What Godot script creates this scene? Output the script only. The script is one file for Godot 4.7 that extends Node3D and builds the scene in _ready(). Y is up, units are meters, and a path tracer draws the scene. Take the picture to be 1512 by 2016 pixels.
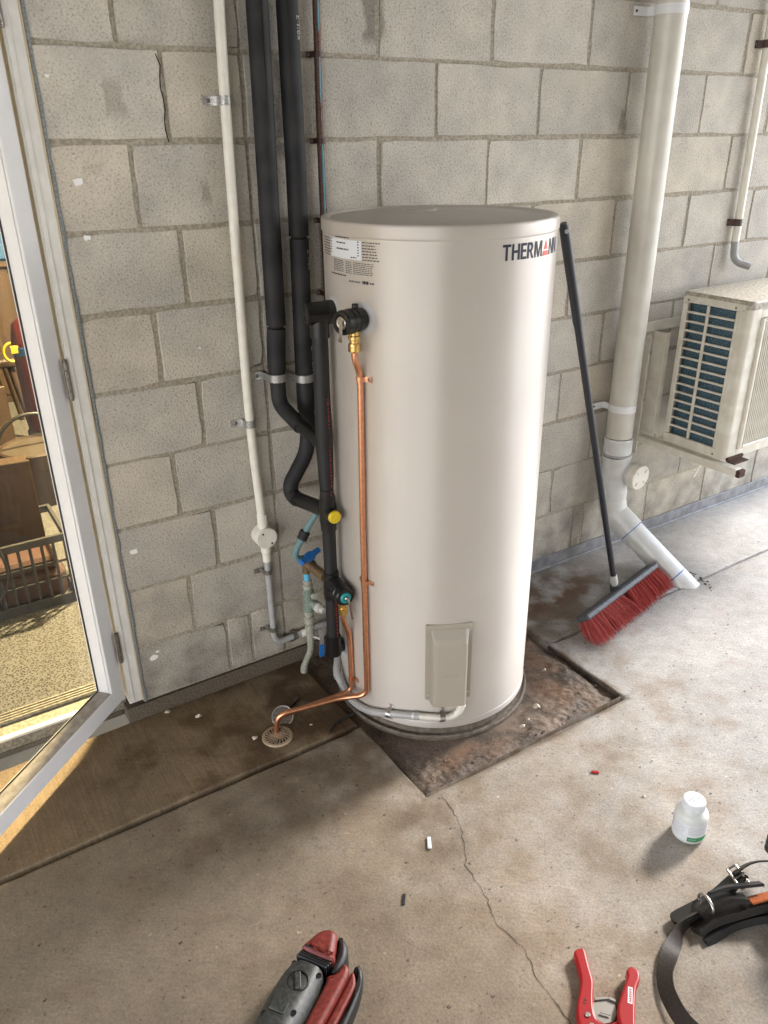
extends Node3D
# A water heater beside a concrete-block wall, seen from a roofed, open-ended yard. Metres, y up; the wall's face is z = 0.

const TANK := Vector3(-0.224, 0.0, 0.327)
const TANK_R := 0.306

# ---------------------------------------------------------------- mesh building
class MB:
	var P := PackedVector3Array()
	var N := PackedVector3Array()
	var U := PackedVector2Array()
	func tri(a: Vector3, b: Vector3, c: Vector3, na: Vector3, nb: Vector3, nc: Vector3, ua := Vector2.ZERO, ub := Vector2.ZERO, uc := Vector2.ZERO) -> void:
		var g := (b - a).cross(c - a)
		if g.length_squared() < 1e-18:
			return
		if g.dot(na + nb + nc) > 0.0:
			P.append_array([a, c, b]); N.append_array([na, nc, nb]); U.append_array([ua, uc, ub])
		else:
			P.append_array([a, b, c]); N.append_array([na, nb, nc]); U.append_array([ua, ub, uc])
	func uvof(p: Vector3, n: Vector3) -> Vector2:
		var m := n.abs()
		if m.x > m.y and m.x > m.z: return Vector2(p.z, -p.y)
		if m.y > m.z: return Vector2(p.x, p.z)
		return Vector2(p.x, -p.y)
	func flat3(a: Vector3, b: Vector3, c: Vector3, n: Vector3) -> void:
		tri(a, b, c, n, n, n, uvof(a, n), uvof(b, n), uvof(c, n))
	func quad(a: Vector3, b: Vector3, c: Vector3, d: Vector3, n: Vector3) -> void:
		flat3(a, b, c, n); flat3(a, c, d, n)
	func quadn(a: Vector3, b: Vector3, c: Vector3, d: Vector3, na: Vector3, nb: Vector3, nc: Vector3, nd: Vector3) -> void:
		tri(a, b, c, na, nb, nc, uvof(a, na), uvof(b, na), uvof(c, na))
		tri(a, c, d, na, nc, nd, uvof(a, na), uvof(c, na), uvof(d, na))
	# chamfered box; t places its centre
	func box(t: Transform3D, size: Vector3, bev := 0.002) -> void:
		var h := size * 0.5
		var b := minf(bev, minf(h.x, minf(h.y, h.z)) * 0.45)
		var f := func(ax: int, sx: int, sy: int, sz: int) -> Vector3:
			var p := Vector3(sx * (h.x - b), sy * (h.y - b), sz * (h.z - b))
			if ax == 0: p.x = sx * h.x
			elif ax == 1: p.y = sy * h.y
			else: p.z = sz * h.z
			return t * p
		var nb := t.basis.orthonormalized()
		for s in [-1, 1]:
			quad(f.call(0, s, -1, -1), f.call(0, s, 1, -1), f.call(0, s, 1, 1), f.call(0, s, -1, 1), nb * Vector3(s, 0, 0))
			quad(f.call(1, -1, s, -1), f.call(1, 1, s, -1), f.call(1, 1, s, 1), f.call(1, -1, s, 1), nb * Vector3(0, s, 0))
			quad(f.call(2, -1, -1, s), f.call(2, 1, -1, s), f.call(2, 1, 1, s), f.call(2, -1, 1, s), nb * Vector3(0, 0, s))
		if b <= 0.0: return
		for s in [-1, 1]:
			for q in [-1, 1]:
				quad(f.call(0, s, q, -1), f.call(0, s, q, 1), f.call(1, s, q, 1), f.call(1, s, q, -1), (nb * Vector3(s, q, 0)).normalized())
				quad(f.call(0, s, -1, q), f.call(0, s, 1, q), f.call(2, s, 1, q), f.call(2, s, -1, q), (nb * Vector3(s, 0, q)).normalized())
				quad(f.call(1, -1, s, q), f.call(1, 1, s, q), f.call(2, 1, s, q), f.call(2, -1, s, q), (nb * Vector3(0, s, q)).normalized())
				for r in [-1, 1]:
					flat3(f.call(0, s, q, r), f.call(1, s, q, r), f.call(2, s, q, r), (nb * Vector3(s, q, r)).normalized())
	func bx(c: Vector3, size: Vector3, bev := 0.002) -> void:
		box(Transform3D(Basis.IDENTITY, c), size, bev)
	# tube along a path; rad is one radius or one per point
	func tube(path: PackedVector3Array, rad, seg := 14, caps := true, squash := 1.0) -> void:
		var n := path.size()
		if n < 2: return
		var up := Vector3.UP
		var t0 := (path[1] - path[0]).normalized()
		if absf(t0.dot(up)) > 0.9: up = Vector3.BACK
		var x := t0.cross(up).normalized()
		var rings: Array = []
		var run := 0.0
		var lens := PackedFloat32Array()
		for i in n:
			var t := (path[mini(i + 1, n - 1)] - path[maxi(i - 1, 0)]).normalized()
			x = (x - t * x.dot(t)).normalized()
			var y := t.cross(x)
			var r: float = rad if (rad is float or rad is int) else rad[i]
			var ring := PackedVector3Array(); var nr := PackedVector3Array()
			for k in seg + 1:
				var a := TAU * k / seg
				var d := x * cos(a) + y * sin(a) * squash
				ring.append(path[i] + d * r); nr.append((x * cos(a) + y * sin(a) / squash).normalized())
			rings.append([ring, nr])
			if i > 0: run += path[i].distance_to(path[i - 1])
			lens.append(run)
		for i in n - 1:
			var A: PackedVector3Array = rings[i][0]; var B: PackedVector3Array = rings[i + 1][0]
			var NA: PackedVector3Array = rings[i][1]; var NB: PackedVector3Array = rings[i + 1][1]
			for k in seg:
				var u0 := float(k) / seg * 0.2; var u1 := float(k + 1) / seg * 0.2
				tri(A[k], A[k + 1], B[k + 1], NA[k], NA[k + 1], NB[k + 1], Vector2(u0, lens[i]), Vector2(u1, lens[i]), Vector2(u1, lens[i + 1]))
				tri(A[k], B[k + 1], B[k], NA[k], NB[k + 1], NB[k], Vector2(u0, lens[i]), Vector2(u1, lens[i + 1]), Vector2(u0, lens[i + 1]))
		if caps:
			for e in 2:
				var i := 0 if e == 0 else n - 1
				var t := (path[0] - path[1]).normalized() if e == 0 else (path[n - 1] - path[n - 2]).normalized()
				var R: PackedVector3Array = rings[i][0]
				for k in seg:
					flat3(path[i], R[k], R[k + 1], t)
	# surface of revolution about t's y axis; profile of (radius, height)
	func lathe(t: Transform3D, prof: Array, seg := 24, smooth := false, a0 := 0.0, a1 := TAU) -> void:
		var m := prof.size()
		var segn: Array = []
		for j in m - 1:
			var d: Vector2 = prof[j + 1] - prof[j]
			segn.append(Vector2(d.y, -d.x).normalized())
		for j in m - 1:
			var p0: Vector2 = prof[j]; var p1: Vector2 = prof[j + 1]
			var n0: Vector2 = segn[j]; var n1: Vector2 = segn[j]
			if smooth:
				if j > 0 and segn[j - 1].dot(n0) > 0.3: n0 = (n0 + segn[j - 1]).normalized()
				if j < m - 2 and segn[j + 1].dot(n1) > 0.3: n1 = (n1 + segn[j + 1]).normalized()
			for k in seg:
				var a := lerpf(a0, a1, float(k) / seg); var b := lerpf(a0, a1, float(k + 1) / seg)
				var da := Vector3(sin(a), 0, cos(a)); var db := Vector3(sin(b), 0, cos(b))
				var A := t * (da * p0.x + Vector3.UP * p0.y); var B := t * (db * p0.x + Vector3.UP * p0.y)
				var C := t * (db * p1.x + Vector3.UP * p1.y); var D := t * (da * p1.x + Vector3.UP * p1.y)
				var bs := t.basis
				var NA := (bs * (da * n0.x + Vector3.UP * n0.y)).normalized(); var NB := (bs * (db * n0.x + Vector3.UP * n0.y)).normalized()
				var NC := (bs * (db * n1.x + Vector3.UP * n1.y)).normalized(); var ND := (bs * (da * n1.x + Vector3.UP * n1.y)).normalized()
				var ua := Vector2(float(k) / seg, p0.y); var ub := Vector2(float(k + 1) / seg, p0.y)
				var uc := Vector2(float(k + 1) / seg, p1.y); var ud := Vector2(float(k) / seg, p1.y)
				tri(A, B, C, NA, NB, NC, ua, ub, uc); tri(A, C, D, NA, NC, ND, ua, uc, ud)
	# a polygon in t's xy plane, from z = 0 to depth, its front edge chamfered
	func prism(t: Transform3D, poly: PackedVector2Array, depth: float, bev := 0.0) -> void:
		var n := poly.size()
		var area := 0.0
		for i in n:
			area += poly[i].cross(poly[(i + 1) % n])
		var sg := 1.0 if area > 0.0 else -1.0
		var inner := PackedVector2Array()
		for i in n:
			var e0 := (poly[i] - poly[(i + n - 1) % n]).normalized(); var e1 := (poly[(i + 1) % n] - poly[i]).normalized()
			var m0 := Vector2(e0.y, -e0.x) * sg; var m1 := Vector2(e1.y, -e1.x) * sg
			var mm := (m0 + m1).normalized()
			inner.append(poly[i] - mm * bev / maxf(0.5, mm.dot(m0)))
		var id := Geometry2D.triangulate_polygon(poly)
		var bs := t.basis.orthonormalized()
		for k in range(0, id.size(), 3):
			var q: Array = []
			var w: Array = []
			for e in 3:
				q.append(t * Vector3(inner[id[k + e]].x, inner[id[k + e]].y, depth)); w.append(t * Vector3(poly[id[k + e]].x, poly[id[k + e]].y, 0))
			tri(q[0], q[1], q[2], bs.z, bs.z, bs.z, inner[id[k]], inner[id[k + 1]], inner[id[k + 2]])
			tri(w[0], w[1], w[2], -bs.z, -bs.z, -bs.z, poly[id[k]], poly[id[k + 1]], poly[id[k + 2]])
		for i in n:
			var j := (i + 1) % n
			var e := (poly[j] - poly[i]).normalized()
			var o2 := Vector2(e.y, -e.x) * sg
			var nn := bs * Vector3(o2.x, o2.y, 0)
			var zb := depth - bev
			quad(t * Vector3(poly[i].x, poly[i].y, 0), t * Vector3(poly[j].x, poly[j].y, 0), t * Vector3(poly[j].x, poly[j].y, zb), t * Vector3(poly[i].x, poly[i].y, zb), nn)
			if bev > 0.0:
				quad(t * Vector3(poly[i].x, poly[i].y, zb), t * Vector3(poly[j].x, poly[j].y, zb), t * Vector3(inner[j].x, inner[j].y, depth), t * Vector3(inner[i].x, inner[i].y, depth), (nn + bs.z).normalized())
	# a strap: path with a width direction at each point
	func strap(path: PackedVector3Array, wide: PackedVector3Array, widths, thick: float) -> void:
		var n := path.size()
		var q: Array = []
		for i in n:
			var t := (path[mini(i + 1, n - 1)] - path[maxi(i - 1, 0)]).normalized()
			var w := (wide[i] - t * wide[i].dot(t)).normalized()
			var u := t.cross(w).normalized()
			var width: float = widths if (widths is float or widths is int) else lerpf(widths[int(float(i) / (n - 1) * (widths.size() - 1))], widths[mini(int(float(i) / (n - 1) * (widths.size() - 1)) + 1, widths.size() - 1)], fmod(float(i) / (n - 1) * (widths.size() - 1), 1.0))
			q.append([path[i] + w * width / 2 + u * thick / 2, path[i] - w * width / 2 + u * thick / 2, path[i] - w * width / 2 - u * thick / 2, path[i] + w * width / 2 - u * thick / 2, w, u, t])
		for i in n - 1:
			var a: Array = q[i]; var b: Array = q[i + 1]
			quadn(a[0], a[1], b[1], b[0], a[5], a[5], b[5], b[5])
			quadn(a[2], a[3], b[3], b[2], -a[5], -a[5], -b[5], -b[5])
			quadn(a[3], a[0], b[0], b[3], a[4], a[4], b[4], b[4])
			quadn(a[1], a[2], b[2], b[1], -a[4], -a[4], -b[4], -b[4])
		quad(q[0][0], q[0][1], q[0][2], q[0][3], -q[0][6])
		quad(q[n - 1][0], q[n - 1][1], q[n - 1][2], q[n - 1][3], q[n - 1][6])
	# a moulded shape: a smooth closed outline in t's xy plane, its upper edge rolled over with radius r, a slight crown on top
	func pillow(t: Transform3D, pts: PackedVector2Array, depth: float, r: float, dense := 4, steps := 5) -> void:
		var o := PackedVector2Array()
		var m := pts.size()
		for i in m:
			for k in dense:
				o.append(pts[i].cubic_interpolate(pts[(i + 1) % m], pts[(i + m - 1) % m], pts[(i + 2) % m], float(k) / dense))
		var n := o.size()
		var area := 0.0
		for i in n: area += o[i].cross(o[(i + 1) % n])
		var sg := 1.0 if area > 0.0 else -1.0
		var nr := PackedVector2Array()
		for i in n:
			var e := (o[(i + 1) % n] - o[(i + n - 1) % n]).normalized()
			nr.append(Vector2(e.y, -e.x) * sg)
		var bs := t.basis.orthonormalized()
		var ring := func(s: int) -> Array:
			var a := PI / 2 * s / steps
			return [r * (1.0 - cos(a)), depth - r + r * sin(a), cos(a), sin(a)]
		for i in n:
			var j := (i + 1) % n
			var ni := bs * Vector3(nr[i].x, nr[i].y, 0); var nj := bs * Vector3(nr[j].x, nr[j].y, 0)
			quadn(t * Vector3(o[i].x, o[i].y, 0), t * Vector3(o[j].x, o[j].y, 0), t * Vector3(o[j].x, o[j].y, depth - r), t * Vector3(o[i].x, o[i].y, depth - r), ni, nj, nj, ni)
			for s in steps:
				var A: Array = ring.call(s); var B: Array = ring.call(s + 1)
				var pa: Vector2 = o[i] - nr[i] * A[0]; var pb: Vector2 = o[j] - nr[j] * A[0]; var pc: Vector2 = o[j] - nr[j] * B[0]; var pd: Vector2 = o[i] - nr[i] * B[0]
				quadn(t * Vector3(pa.x, pa.y, A[1]), t * Vector3(pb.x, pb.y, A[1]), t * Vector3(pc.x, pc.y, B[1]), t * Vector3(pd.x, pd.y, B[1]),
					(ni * A[2] + bs.z * A[3]).normalized(), (nj * A[2] + bs.z * A[3]).normalized(), (nj * B[2] + bs.z * B[3]).normalized(), (ni * B[2] + bs.z * B[3]).normalized())
		var top := PackedVector2Array()
		for i in n: top.append(o[i] - nr[i] * r)
		for f in [[top, depth, 1.0], [o, 0.0, -1.0]]:
			var id := Geometry2D.triangulate_polygon(f[0])
			if id.is_empty(): id = Geometry2D.triangulate_polygon(o)
			for k in range(0, id.size(), 3):
				flat3(t * Vector3(f[0][id[k]].x, f[0][id[k]].y, f[1]), t * Vector3(f[0][id[k + 1]].x, f[0][id[k + 1]].y, f[1]), t * Vector3(f[0][id[k + 2]].x, f[0][id[k + 2]].y, f[1]), bs.z * f[2])
	func mesh() -> ArrayMesh:
		var arr := []
		arr.resize(Mesh.ARRAY_MAX)
		arr[Mesh.ARRAY_VERTEX] = P; arr[Mesh.ARRAY_NORMAL] = N; arr[Mesh.ARRAY_TEX_UV] = U
		var m := ArrayMesh.new()
		m.add_surface_from_arrays(Mesh.PRIMITIVE_TRIANGLES, arr)
		return m

func at(p: Vector3, b := Basis.IDENTITY) -> Transform3D:
	return Transform3D(b, p)
# a frame whose y axis points along d
func along(p: Vector3, d: Vector3) -> Transform3D:
	var y := d.normalized()
	var x := y.cross(Vector3.BACK if absf(y.z) < 0.9 else Vector3.RIGHT).normalized()
	return Transform3D(Basis(x, y, x.cross(y)), p)
# a frame whose z axis points along d, y as upright as can be
func facing(p: Vector3, d: Vector3) -> Transform3D:
	var z := d.normalized()
	var x := (Vector3.UP if absf(z.y) < 0.95 else Vector3.BACK).cross(z).normalized()
	return Transform3D(Basis(x, z.cross(x), z), p)
# round the corners of a path
func bend(pts: Array, r: float, n := 8) -> PackedVector3Array:
	var out := PackedVector3Array([pts[0]])
	for i in range(1, pts.size() - 1):
		var p: Vector3 = pts[i]
		var a: Vector3 = pts[i - 1] - p; var b: Vector3 = pts[i + 1] - p
		var d := minf(r, minf(a.length(), b.length()) * 0.49)
		var s := p + a.normalized() * d; var e := p + b.normalized() * d
		for k in n + 1:
			var t := float(k) / n
			out.append(s.lerp(p, t).lerp(p.lerp(e, t), t))
	out.append(pts[-1])
	return out
func smooth_path(pts: Array, n := 8) -> PackedVector3Array:
	var out := PackedVector3Array()
	for i in pts.size() - 1:
		var p0: Vector3 = pts[maxi(i - 1, 0)]; var p1: Vector3 = pts[i]; var p2: Vector3 = pts[i + 1]; var p3: Vector3 = pts[mini(i + 2, pts.size() - 1)]
		for k in n:
			out.append(p1.cubic_interpolate(p2, p0, p3, float(k) / n))
	out.append(pts[-1])
	return out
func line(a: Vector3, b: Vector3) -> PackedVector3Array:
	return PackedVector3Array([a, b])
func tank_at(deg: float, y: float, out := 0.0) -> Vector3:
	var a := deg_to_rad(deg)
	return Vector3(TANK.x + sin(a) * (TANK_R + out), y, TANK.z + cos(a) * (TANK_R + out))
func tank_dir(deg: float) -> Vector3:
	return Vector3(sin(deg_to_rad(deg)), 0, cos(deg_to_rad(deg)))
func circle_poly(r: float, n := 24) -> PackedVector2Array:
	var p := PackedVector2Array()
	for k in n: p.append(Vector2(cos(TAU * k / n), sin(TAU * k / n)) * r)
	return p
func round_rect(w: float, h: float, r: float, n := 5) -> PackedVector2Array:
	var p := PackedVector2Array()
	for c in 4:
		var o: Vector2 = [Vector2(w / 2 - r, h / 2 - r), Vector2(-w / 2 + r, h / 2 - r), Vector2(-w / 2 + r, -h / 2 + r), Vector2(w / 2 - r, -h / 2 + r)][c]
		for k in n + 1:
			var a := PI / 2 * (c + float(k) / n)
			p.append(o + Vector2(cos(a), sin(a)) * r)
	return p

# ---------------------------------------------------------------- things and parts
var taken := {}
func thing(called: String, label: String, category: String, where := Vector3.ZERO, group := "") -> Node3D:
	var o := Node3D.new()
	var n: int = taken.get(called, 0)
	taken[called] = n + 1
	o.name = called if n == 0 else "%s_%03d" % [called, n]
	o.position = where
	add_child(o, true)
	o.set_meta("label", label); o.set_meta("category", category)
	if group: o.set_meta("group", group)
	return o
func setting(called: String) -> Node3D:
	var o := Node3D.new()
	o.name = called
	add_child(o, true)
	o.set_meta("kind", "structure")
	return o
# commit a mesh as a named part; positions are given in the world, the part's own origin is its parent's
func obj(called: String, b: MB, m: Material, parent: Node3D) -> MeshInstance3D:
	var o := MeshInstance3D.new()
	var off := Vector3.ZERO
	var p: Node = parent
	while p != self:
		off += (p as Node3D).position
		p = p.get_parent()
	if off != Vector3.ZERO:
		for i in b.P.size(): b.P[i] -= off
	o.mesh = b.mesh()
	o.material_override = m
	var kin := 0
	for c in parent.get_children():
		if c.name == called or String(c.name).begins_with(called + "_0"): kin += 1
	o.name = called if kin == 0 else "%s_%03d" % [called, kin]
	parent.add_child(o, true)
	return o
func single(called: String, label: String, category: String, b: MB, m: Material, where := Vector3.ZERO, group := "") -> MeshInstance3D:
	for i in b.P.size(): b.P[i] -= where
	var o := MeshInstance3D.new()
	o.mesh = b.mesh(); o.material_override = m; o.position = where
	var n: int = taken.get(called, 0)
	taken[called] = n + 1
	o.name = called if n == 0 else "%s_%03d" % [called, n]
	add_child(o, true)
	o.set_meta("label", label); o.set_meta("category", category)
	if group: o.set_meta("group", group)
	return o

# ---------------------------------------------------------------- materials
var M := {}
func mat(called: String, col: Color, rough := 0.6, metal := 0.0) -> StandardMaterial3D:
	var m := StandardMaterial3D.new()
	m.resource_name = called
	m.albedo_color = col; m.roughness = rough; m.metallic = metal
	M[called] = m
	return m
func lin(r: float, g: float, b: float) -> Color:
	return Color(r, g, b).linear_to_srgb()
func noise(s: int, freq: float, oct := 3, kind := FastNoiseLite.TYPE_SIMPLEX_SMOOTH) -> FastNoiseLite:
	var f := FastNoiseLite.new()
	f.seed = s; f.frequency = freq; f.noise_type = kind
	f.fractal_type = FastNoiseLite.FRACTAL_FBM if oct > 1 else FastNoiseLite.FRACTAL_NONE
	f.fractal_octaves = oct
	return f
# a small tile of mottled tone, used triplanar so that plain plastics and metals are not one flat colour
func mottle(called: String, s: int, freq: float, lo: Color, hi: Color, oct := 4) -> Texture2D:
	var n := NoiseTexture2D.new()
	n.width = 512; n.height = 512; n.seamless = true
	n.noise = noise(s, freq, oct)
	var g := Gradient.new()
	g.set_color(0, lo); g.set_color(1, hi)
	g.set_offset(0, 0.3); g.set_offset(1, 0.72)
	n.color_ramp = g
	return n
func wear(m: StandardMaterial3D, tex: Texture2D, scale := 2.0, bump := 0.0) -> StandardMaterial3D:
	m.albedo_texture = tex
	m.uv1_triplanar = true; m.uv1_world_triplanar = true
	m.uv1_scale = Vector3.ONE * scale
	if bump > 0.0:
		m.heightmap_enabled = true; m.heightmap_scale = bump; m.heightmap_texture = tex
	return m

# ---------------------------------------------------------------- computed surfaces
# wall face: blocks of a grainy grey concrete, 2048 x 1664 over x -1.15..1.75, y 0..2.36; colour and height
const WX0 := -1.15
const WX1 := 1.75
const WY1 := 2.36
func wall_maps() -> Array:
	var W := 1536; var H := 1248
	var T := 512
	# grain tile: coarse sand with small dark pits
	var ga := noise(3, 0.24, 3, FastNoiseLite.TYPE_SIMPLEX).get_seamless_image(T, T)
	var gb := noise(5, 0.42, 1, FastNoiseLite.TYPE_SIMPLEX).get_seamless_image(T, T)
	var gc := noise(8, 0.2, 2, FastNoiseLite.TYPE_SIMPLEX).get_seamless_image(T, T)
	for im in [ga, gb, gc]: im.convert(Image.FORMAT_L8)
	var A := ga.get_data(); var B := gb.get_data(); var C := gc.get_data()
	var lowa := noise(11, 0.016, 4); var lowb := noise(17, 0.008, 3)
	var col := PackedByteArray(); col.resize(W * H * 3)
	var hgt := PackedByteArray(); hgt.resize(W * H)
	var sx := (WX1 - WX0) / W; var sy := WY1 / H
	# damp runs and smears: centre x, top y, bottom y, half width, strength
	var runs := [[-0.215, 2.1, 1.88, 0.035, 0.45], [-0.485, 1.86, 1.60, 0.04, 0.5], [-0.93, 1.80, 1.70, 0.03, 0.28], [-0.74, 1.57, 1.50, 0.016, 0.30], [0.79, 1.75, 1.66, 0.02, 0.4], [-1.0, 1.62, 1.58, 0.03, 0.2], [-0.86, 1.88, 1.85, 0.08, 0.25]]
	var li := PackedFloat32Array(); li.resize((W / 4) * (H / 4))
	var lj := PackedFloat32Array(); lj.resize((W / 4) * (H / 4))
	for y in H / 4:
		for x in W / 4:
			li[y * (W / 4) + x] = lowa.get_noise_2d(x * 4, y * 4)
			lj[y * (W / 4) + x] = lowb.get_noise_2d(x * 4, y * 4 + 900)
	for y in H:
		var wy := WY1 - y * sy
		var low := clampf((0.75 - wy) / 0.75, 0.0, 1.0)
		for x in W:
			var wx := WX0 + x * sx
			var ti := (y & 511) * T + (x & 511)
			var tj := ((y * 2 + 77) & 511) * T + ((x * 2 + 31) & 511)
			var a := A[ti] / 255.0; var b := B[tj] / 255.0; var c := C[ti] / 255.0
			var l := li[(y >> 2) * (W / 4) + (x >> 2)]; var m := lj[(y >> 2) * (W / 4) + (x >> 2)]
			var g := 0.5 + (a - 0.5) * 0.62 + (b - 0.5) * 0.45
			var pit := clampf((0.36 - c) * 5.0, 0.0, 1.0) * clampf((0.62 - a) * 4.0, 0.0, 1.0)
			var v := 0.56 + (g - 0.5) * 0.24 + l * 0.075 + m * 0.09
			v *= 1.0 - 0.32 * pit
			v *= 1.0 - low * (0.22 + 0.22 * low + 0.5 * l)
			var warm := 0.5 + m * 0.5 + low * 0.5
			for r in runs:
				if wy < r[1] and wy > r[2]:
					var d: float = absf(wx - r[0] + l * 0.02) / r[3]
					if d < 1.0:
						var e: float = minf(1.0, (1.0 - d) * 3.0) * minf(1.0, minf(r[1] - wy, wy - r[2]) * 40.0)
						v *= 1.0 - r[4] * e; warm += 0.5 * e
			v = clampf(v, 0.04, 0.8)
			var i := (y * W + x) * 3
			var sv := pow(v, 0.4545) * 255.0
			col[i] = int(clampf(sv * (1.0 + 0.012 * warm), 0, 255)); col[i + 1] = int(sv * 0.985); col[i + 2] = int(sv * (0.955 - 0.03 * warm))
			hgt[y * W + x] = int(clampf((0.62 + (g - 0.5) * 0.7 - pit * 0.5) * 255.0, 0, 255))
	return [ImageTexture.create_from_image(Image.create_from_data(W, H, false, Image.FORMAT_RGB8, col)), ImageTexture.create_from_image(Image.create_from_data(W, H, false, Image.FORMAT_L8, hgt))]

# floor: 2048 x 1024 over x -2..2.4, z -0.05..2.15; colour and height. Stains and painted shade are where the photograph has them.
const FX0 := -2.0
const FZ0 := -0.05
const FW := 4.4
const FH := 2.2
func blob(x: float, z: float, cx: float, cz: float, rx: float, rz: float) -> float:
	var d := ((x - cx) / rx) ** 2 + ((z - cz) / rz) ** 2
	return clampf(1.35 - d, 0.0, 1.0) if d < 1.35 else 0.0
func floor_maps() -> Array:
	var W := 2048; var H := 1024
	var na := noise(21, 0.004, 5); var nb := noise(23, 0.03, 4); var nc := noise(29, 0.22, 2, FastNoiseLite.TYPE_SIMPLEX); var nd := noise(31, 0.012, 4); var ne := noise(37, 0.055, 2)
	var col := PackedByteArray(); col.resize(W * H * 3)
	var hgt := PackedByteArray(); hgt.resize(W * H)
	for j in H:
		var z := FZ0 + (j + 0.5) / H * FH
		for i in W:
			var x := FX0 + (i + 0.5) / W * FW
			var a := na.get_noise_2d(i, j); var b := nb.get_noise_2d(i, j); var c := nc.get_noise_2d(i, j)
			var d := nd.get_noise_2d(i, j)
			var h := 0.55 + c * 0.25 + b * 0.07
			var in_pit := x > -0.56 and x < 0.218 and z < 0.765
			var r: float; var g: float; var bl: float
			if in_pit:
				# damp soil over concrete, rust and pale scale
				var e := ne.get_noise_2d(i, j)
				var pale := clampf((d + 0.12 + 0.5 * e) * 2.2, 0.0, 1.0) * clampf((x + 0.45) * 2.5, 0.0, 1.0)
				var rust := clampf((blob(x, z, 0.09, 0.56, 0.09, 0.2) + blob(x, z, -0.33, 0.7, 0.12, 0.05) + blob(x, z, 0.12, 0.3, 0.12, 0.13)) * (0.75 + d * 1.6), 0.0, 1.0)
				var v := 0.078 + 0.035 * b + 0.04 * c + 0.05 * d
				r = v * 1.15; g = v * 0.79; bl = v * 0.53
				r = lerpf(r, 0.30, pale * 0.35); g = lerpf(g, 0.235, pale * 0.35); bl = lerpf(bl, 0.18, pale * 0.35)
				r = lerpf(r, 0.15, rust * 0.55); g = lerpf(g, 0.068, rust * 0.55); bl = lerpf(bl, 0.03, rust * 0.55)
			else:
				var v := 0.35 + a * 0.08 + b * 0.06 + c * 0.06
				# trowel scratches, slanting
				var sc := nc.get_noise_2d((i * 0.8 + j * 0.6) * 0.12, (j * 0.8 - i * 0.6) * 0.9)
				v += sc * 0.035 * clampf(a + 0.6, 0.0, 1.0)
				var tint := clampf(0.62 - (x + 0.30) * 0.85 + d * 0.5, 0.0, 1.0)   # browner and darker to the west
				r = v * 1.01; g = v * lerpf(0.96, 0.80, tint); bl = v * lerpf(0.895, 0.555, tint)
				var k := lerpf(0.98, 0.60, tint)
				r *= k; g *= k; bl *= k
				var st := 0.0
				if z < 0.422 and x < -0.55:
					# broom-finished strip, stained, with tank shade painted in towards the heater
					var br := nc.get_noise_2d(i * 1.6, j * 0.03)
					h += br * 0.16
					var b2 := 1.0 + br * 0.20
					r *= 0.90 * b2; g *= 0.815 * b2; bl *= 0.66 * b2
					st = clampf((x + 1.22) * 1.6 + d * 1.0 + b * 0.4, 0.03, 1.0) * 0.90
					st = maxf(st, clampf(1.0 - z * 6.0, 0.0, 1.0) * 0.5)
				elif z < 0.425 and x > 0.2:
					st = blob(x, z, 0.32, 0.16, 0.46, 0.27) * clampf(0.9 + d * 1.5, 0.0, 1.0) * 0.9
					var ru := blob(x, z, 0.42, 0.17, 0.33, 0.10) * clampf(0.3 + d * 2.0 + b, 0.0, 1.0)
					r = lerpf(r, 0.24, ru * 0.75); g = lerpf(g, 0.115, ru * 0.75); bl = lerpf(bl, 0.05, ru * 0.75)
				else:
					# brown tint with tank shadow painted below the strip; browned skirt round the pit
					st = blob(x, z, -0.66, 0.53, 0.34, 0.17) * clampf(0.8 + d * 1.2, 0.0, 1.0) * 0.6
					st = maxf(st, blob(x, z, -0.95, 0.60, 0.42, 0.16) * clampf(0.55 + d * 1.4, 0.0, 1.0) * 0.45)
					st = maxf(st, blob(x, z, -0.6, 0.86, 0.14, 0.14) * clampf(0.3 + d * 1.6, 0.0, 1.0) * 0.45)
					st = maxf(st, clampf(d - 0.18, 0.0, 1.0) * 0.3 * clampf(1.1 - x * 0.8, 0.3, 1.0))
					st = maxf(st, blob(x, z, 0.27, 0.56, 0.12, 0.16) * clampf(0.2 + b * 1.5, 0.0, 1.0) * 0.5)
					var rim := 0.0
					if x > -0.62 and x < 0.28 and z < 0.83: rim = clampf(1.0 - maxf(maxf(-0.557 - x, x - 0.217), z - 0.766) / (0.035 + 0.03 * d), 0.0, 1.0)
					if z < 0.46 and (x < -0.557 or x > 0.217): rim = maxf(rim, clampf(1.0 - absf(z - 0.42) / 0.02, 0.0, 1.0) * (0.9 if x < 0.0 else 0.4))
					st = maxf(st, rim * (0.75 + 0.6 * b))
					var pk := blob(x, z, -0.72, 1.3, 0.3, 0.25) * 0.35 + clampf(d * 1.4 - 0.3, 0.0, 0.3)
					g *= 1.0 - pk * 0.10; bl *= 1.0 - pk * 0.13
				st = minf(1.0, st + smoothstep(0.10, 0.14, d + 0.35 * b) * 0.05 + smoothstep(0.20, 0.225, ne.get_noise_2d(i * 0.16 + 900.0, j * 0.16) + 0.2 * b) * 0.05)
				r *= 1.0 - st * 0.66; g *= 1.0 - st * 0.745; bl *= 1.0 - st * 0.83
				var hs := ((i * 73856093) ^ (j * 19349663) ^ ((i * j) >> 3) * 83492791) & 255
				var gr := 1.0 + (hs - 128) * 0.0011
				r *= gr; g *= gr; bl *= gr
				# dark specks
				if c * 0.6 + ne.get_noise_2d(i * 2.3, j * 2.3) > 0.86:
					r *= 0.45; g *= 0.42; bl *= 0.4; h -= 0.3
			var q := (j * W + i) * 3
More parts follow.
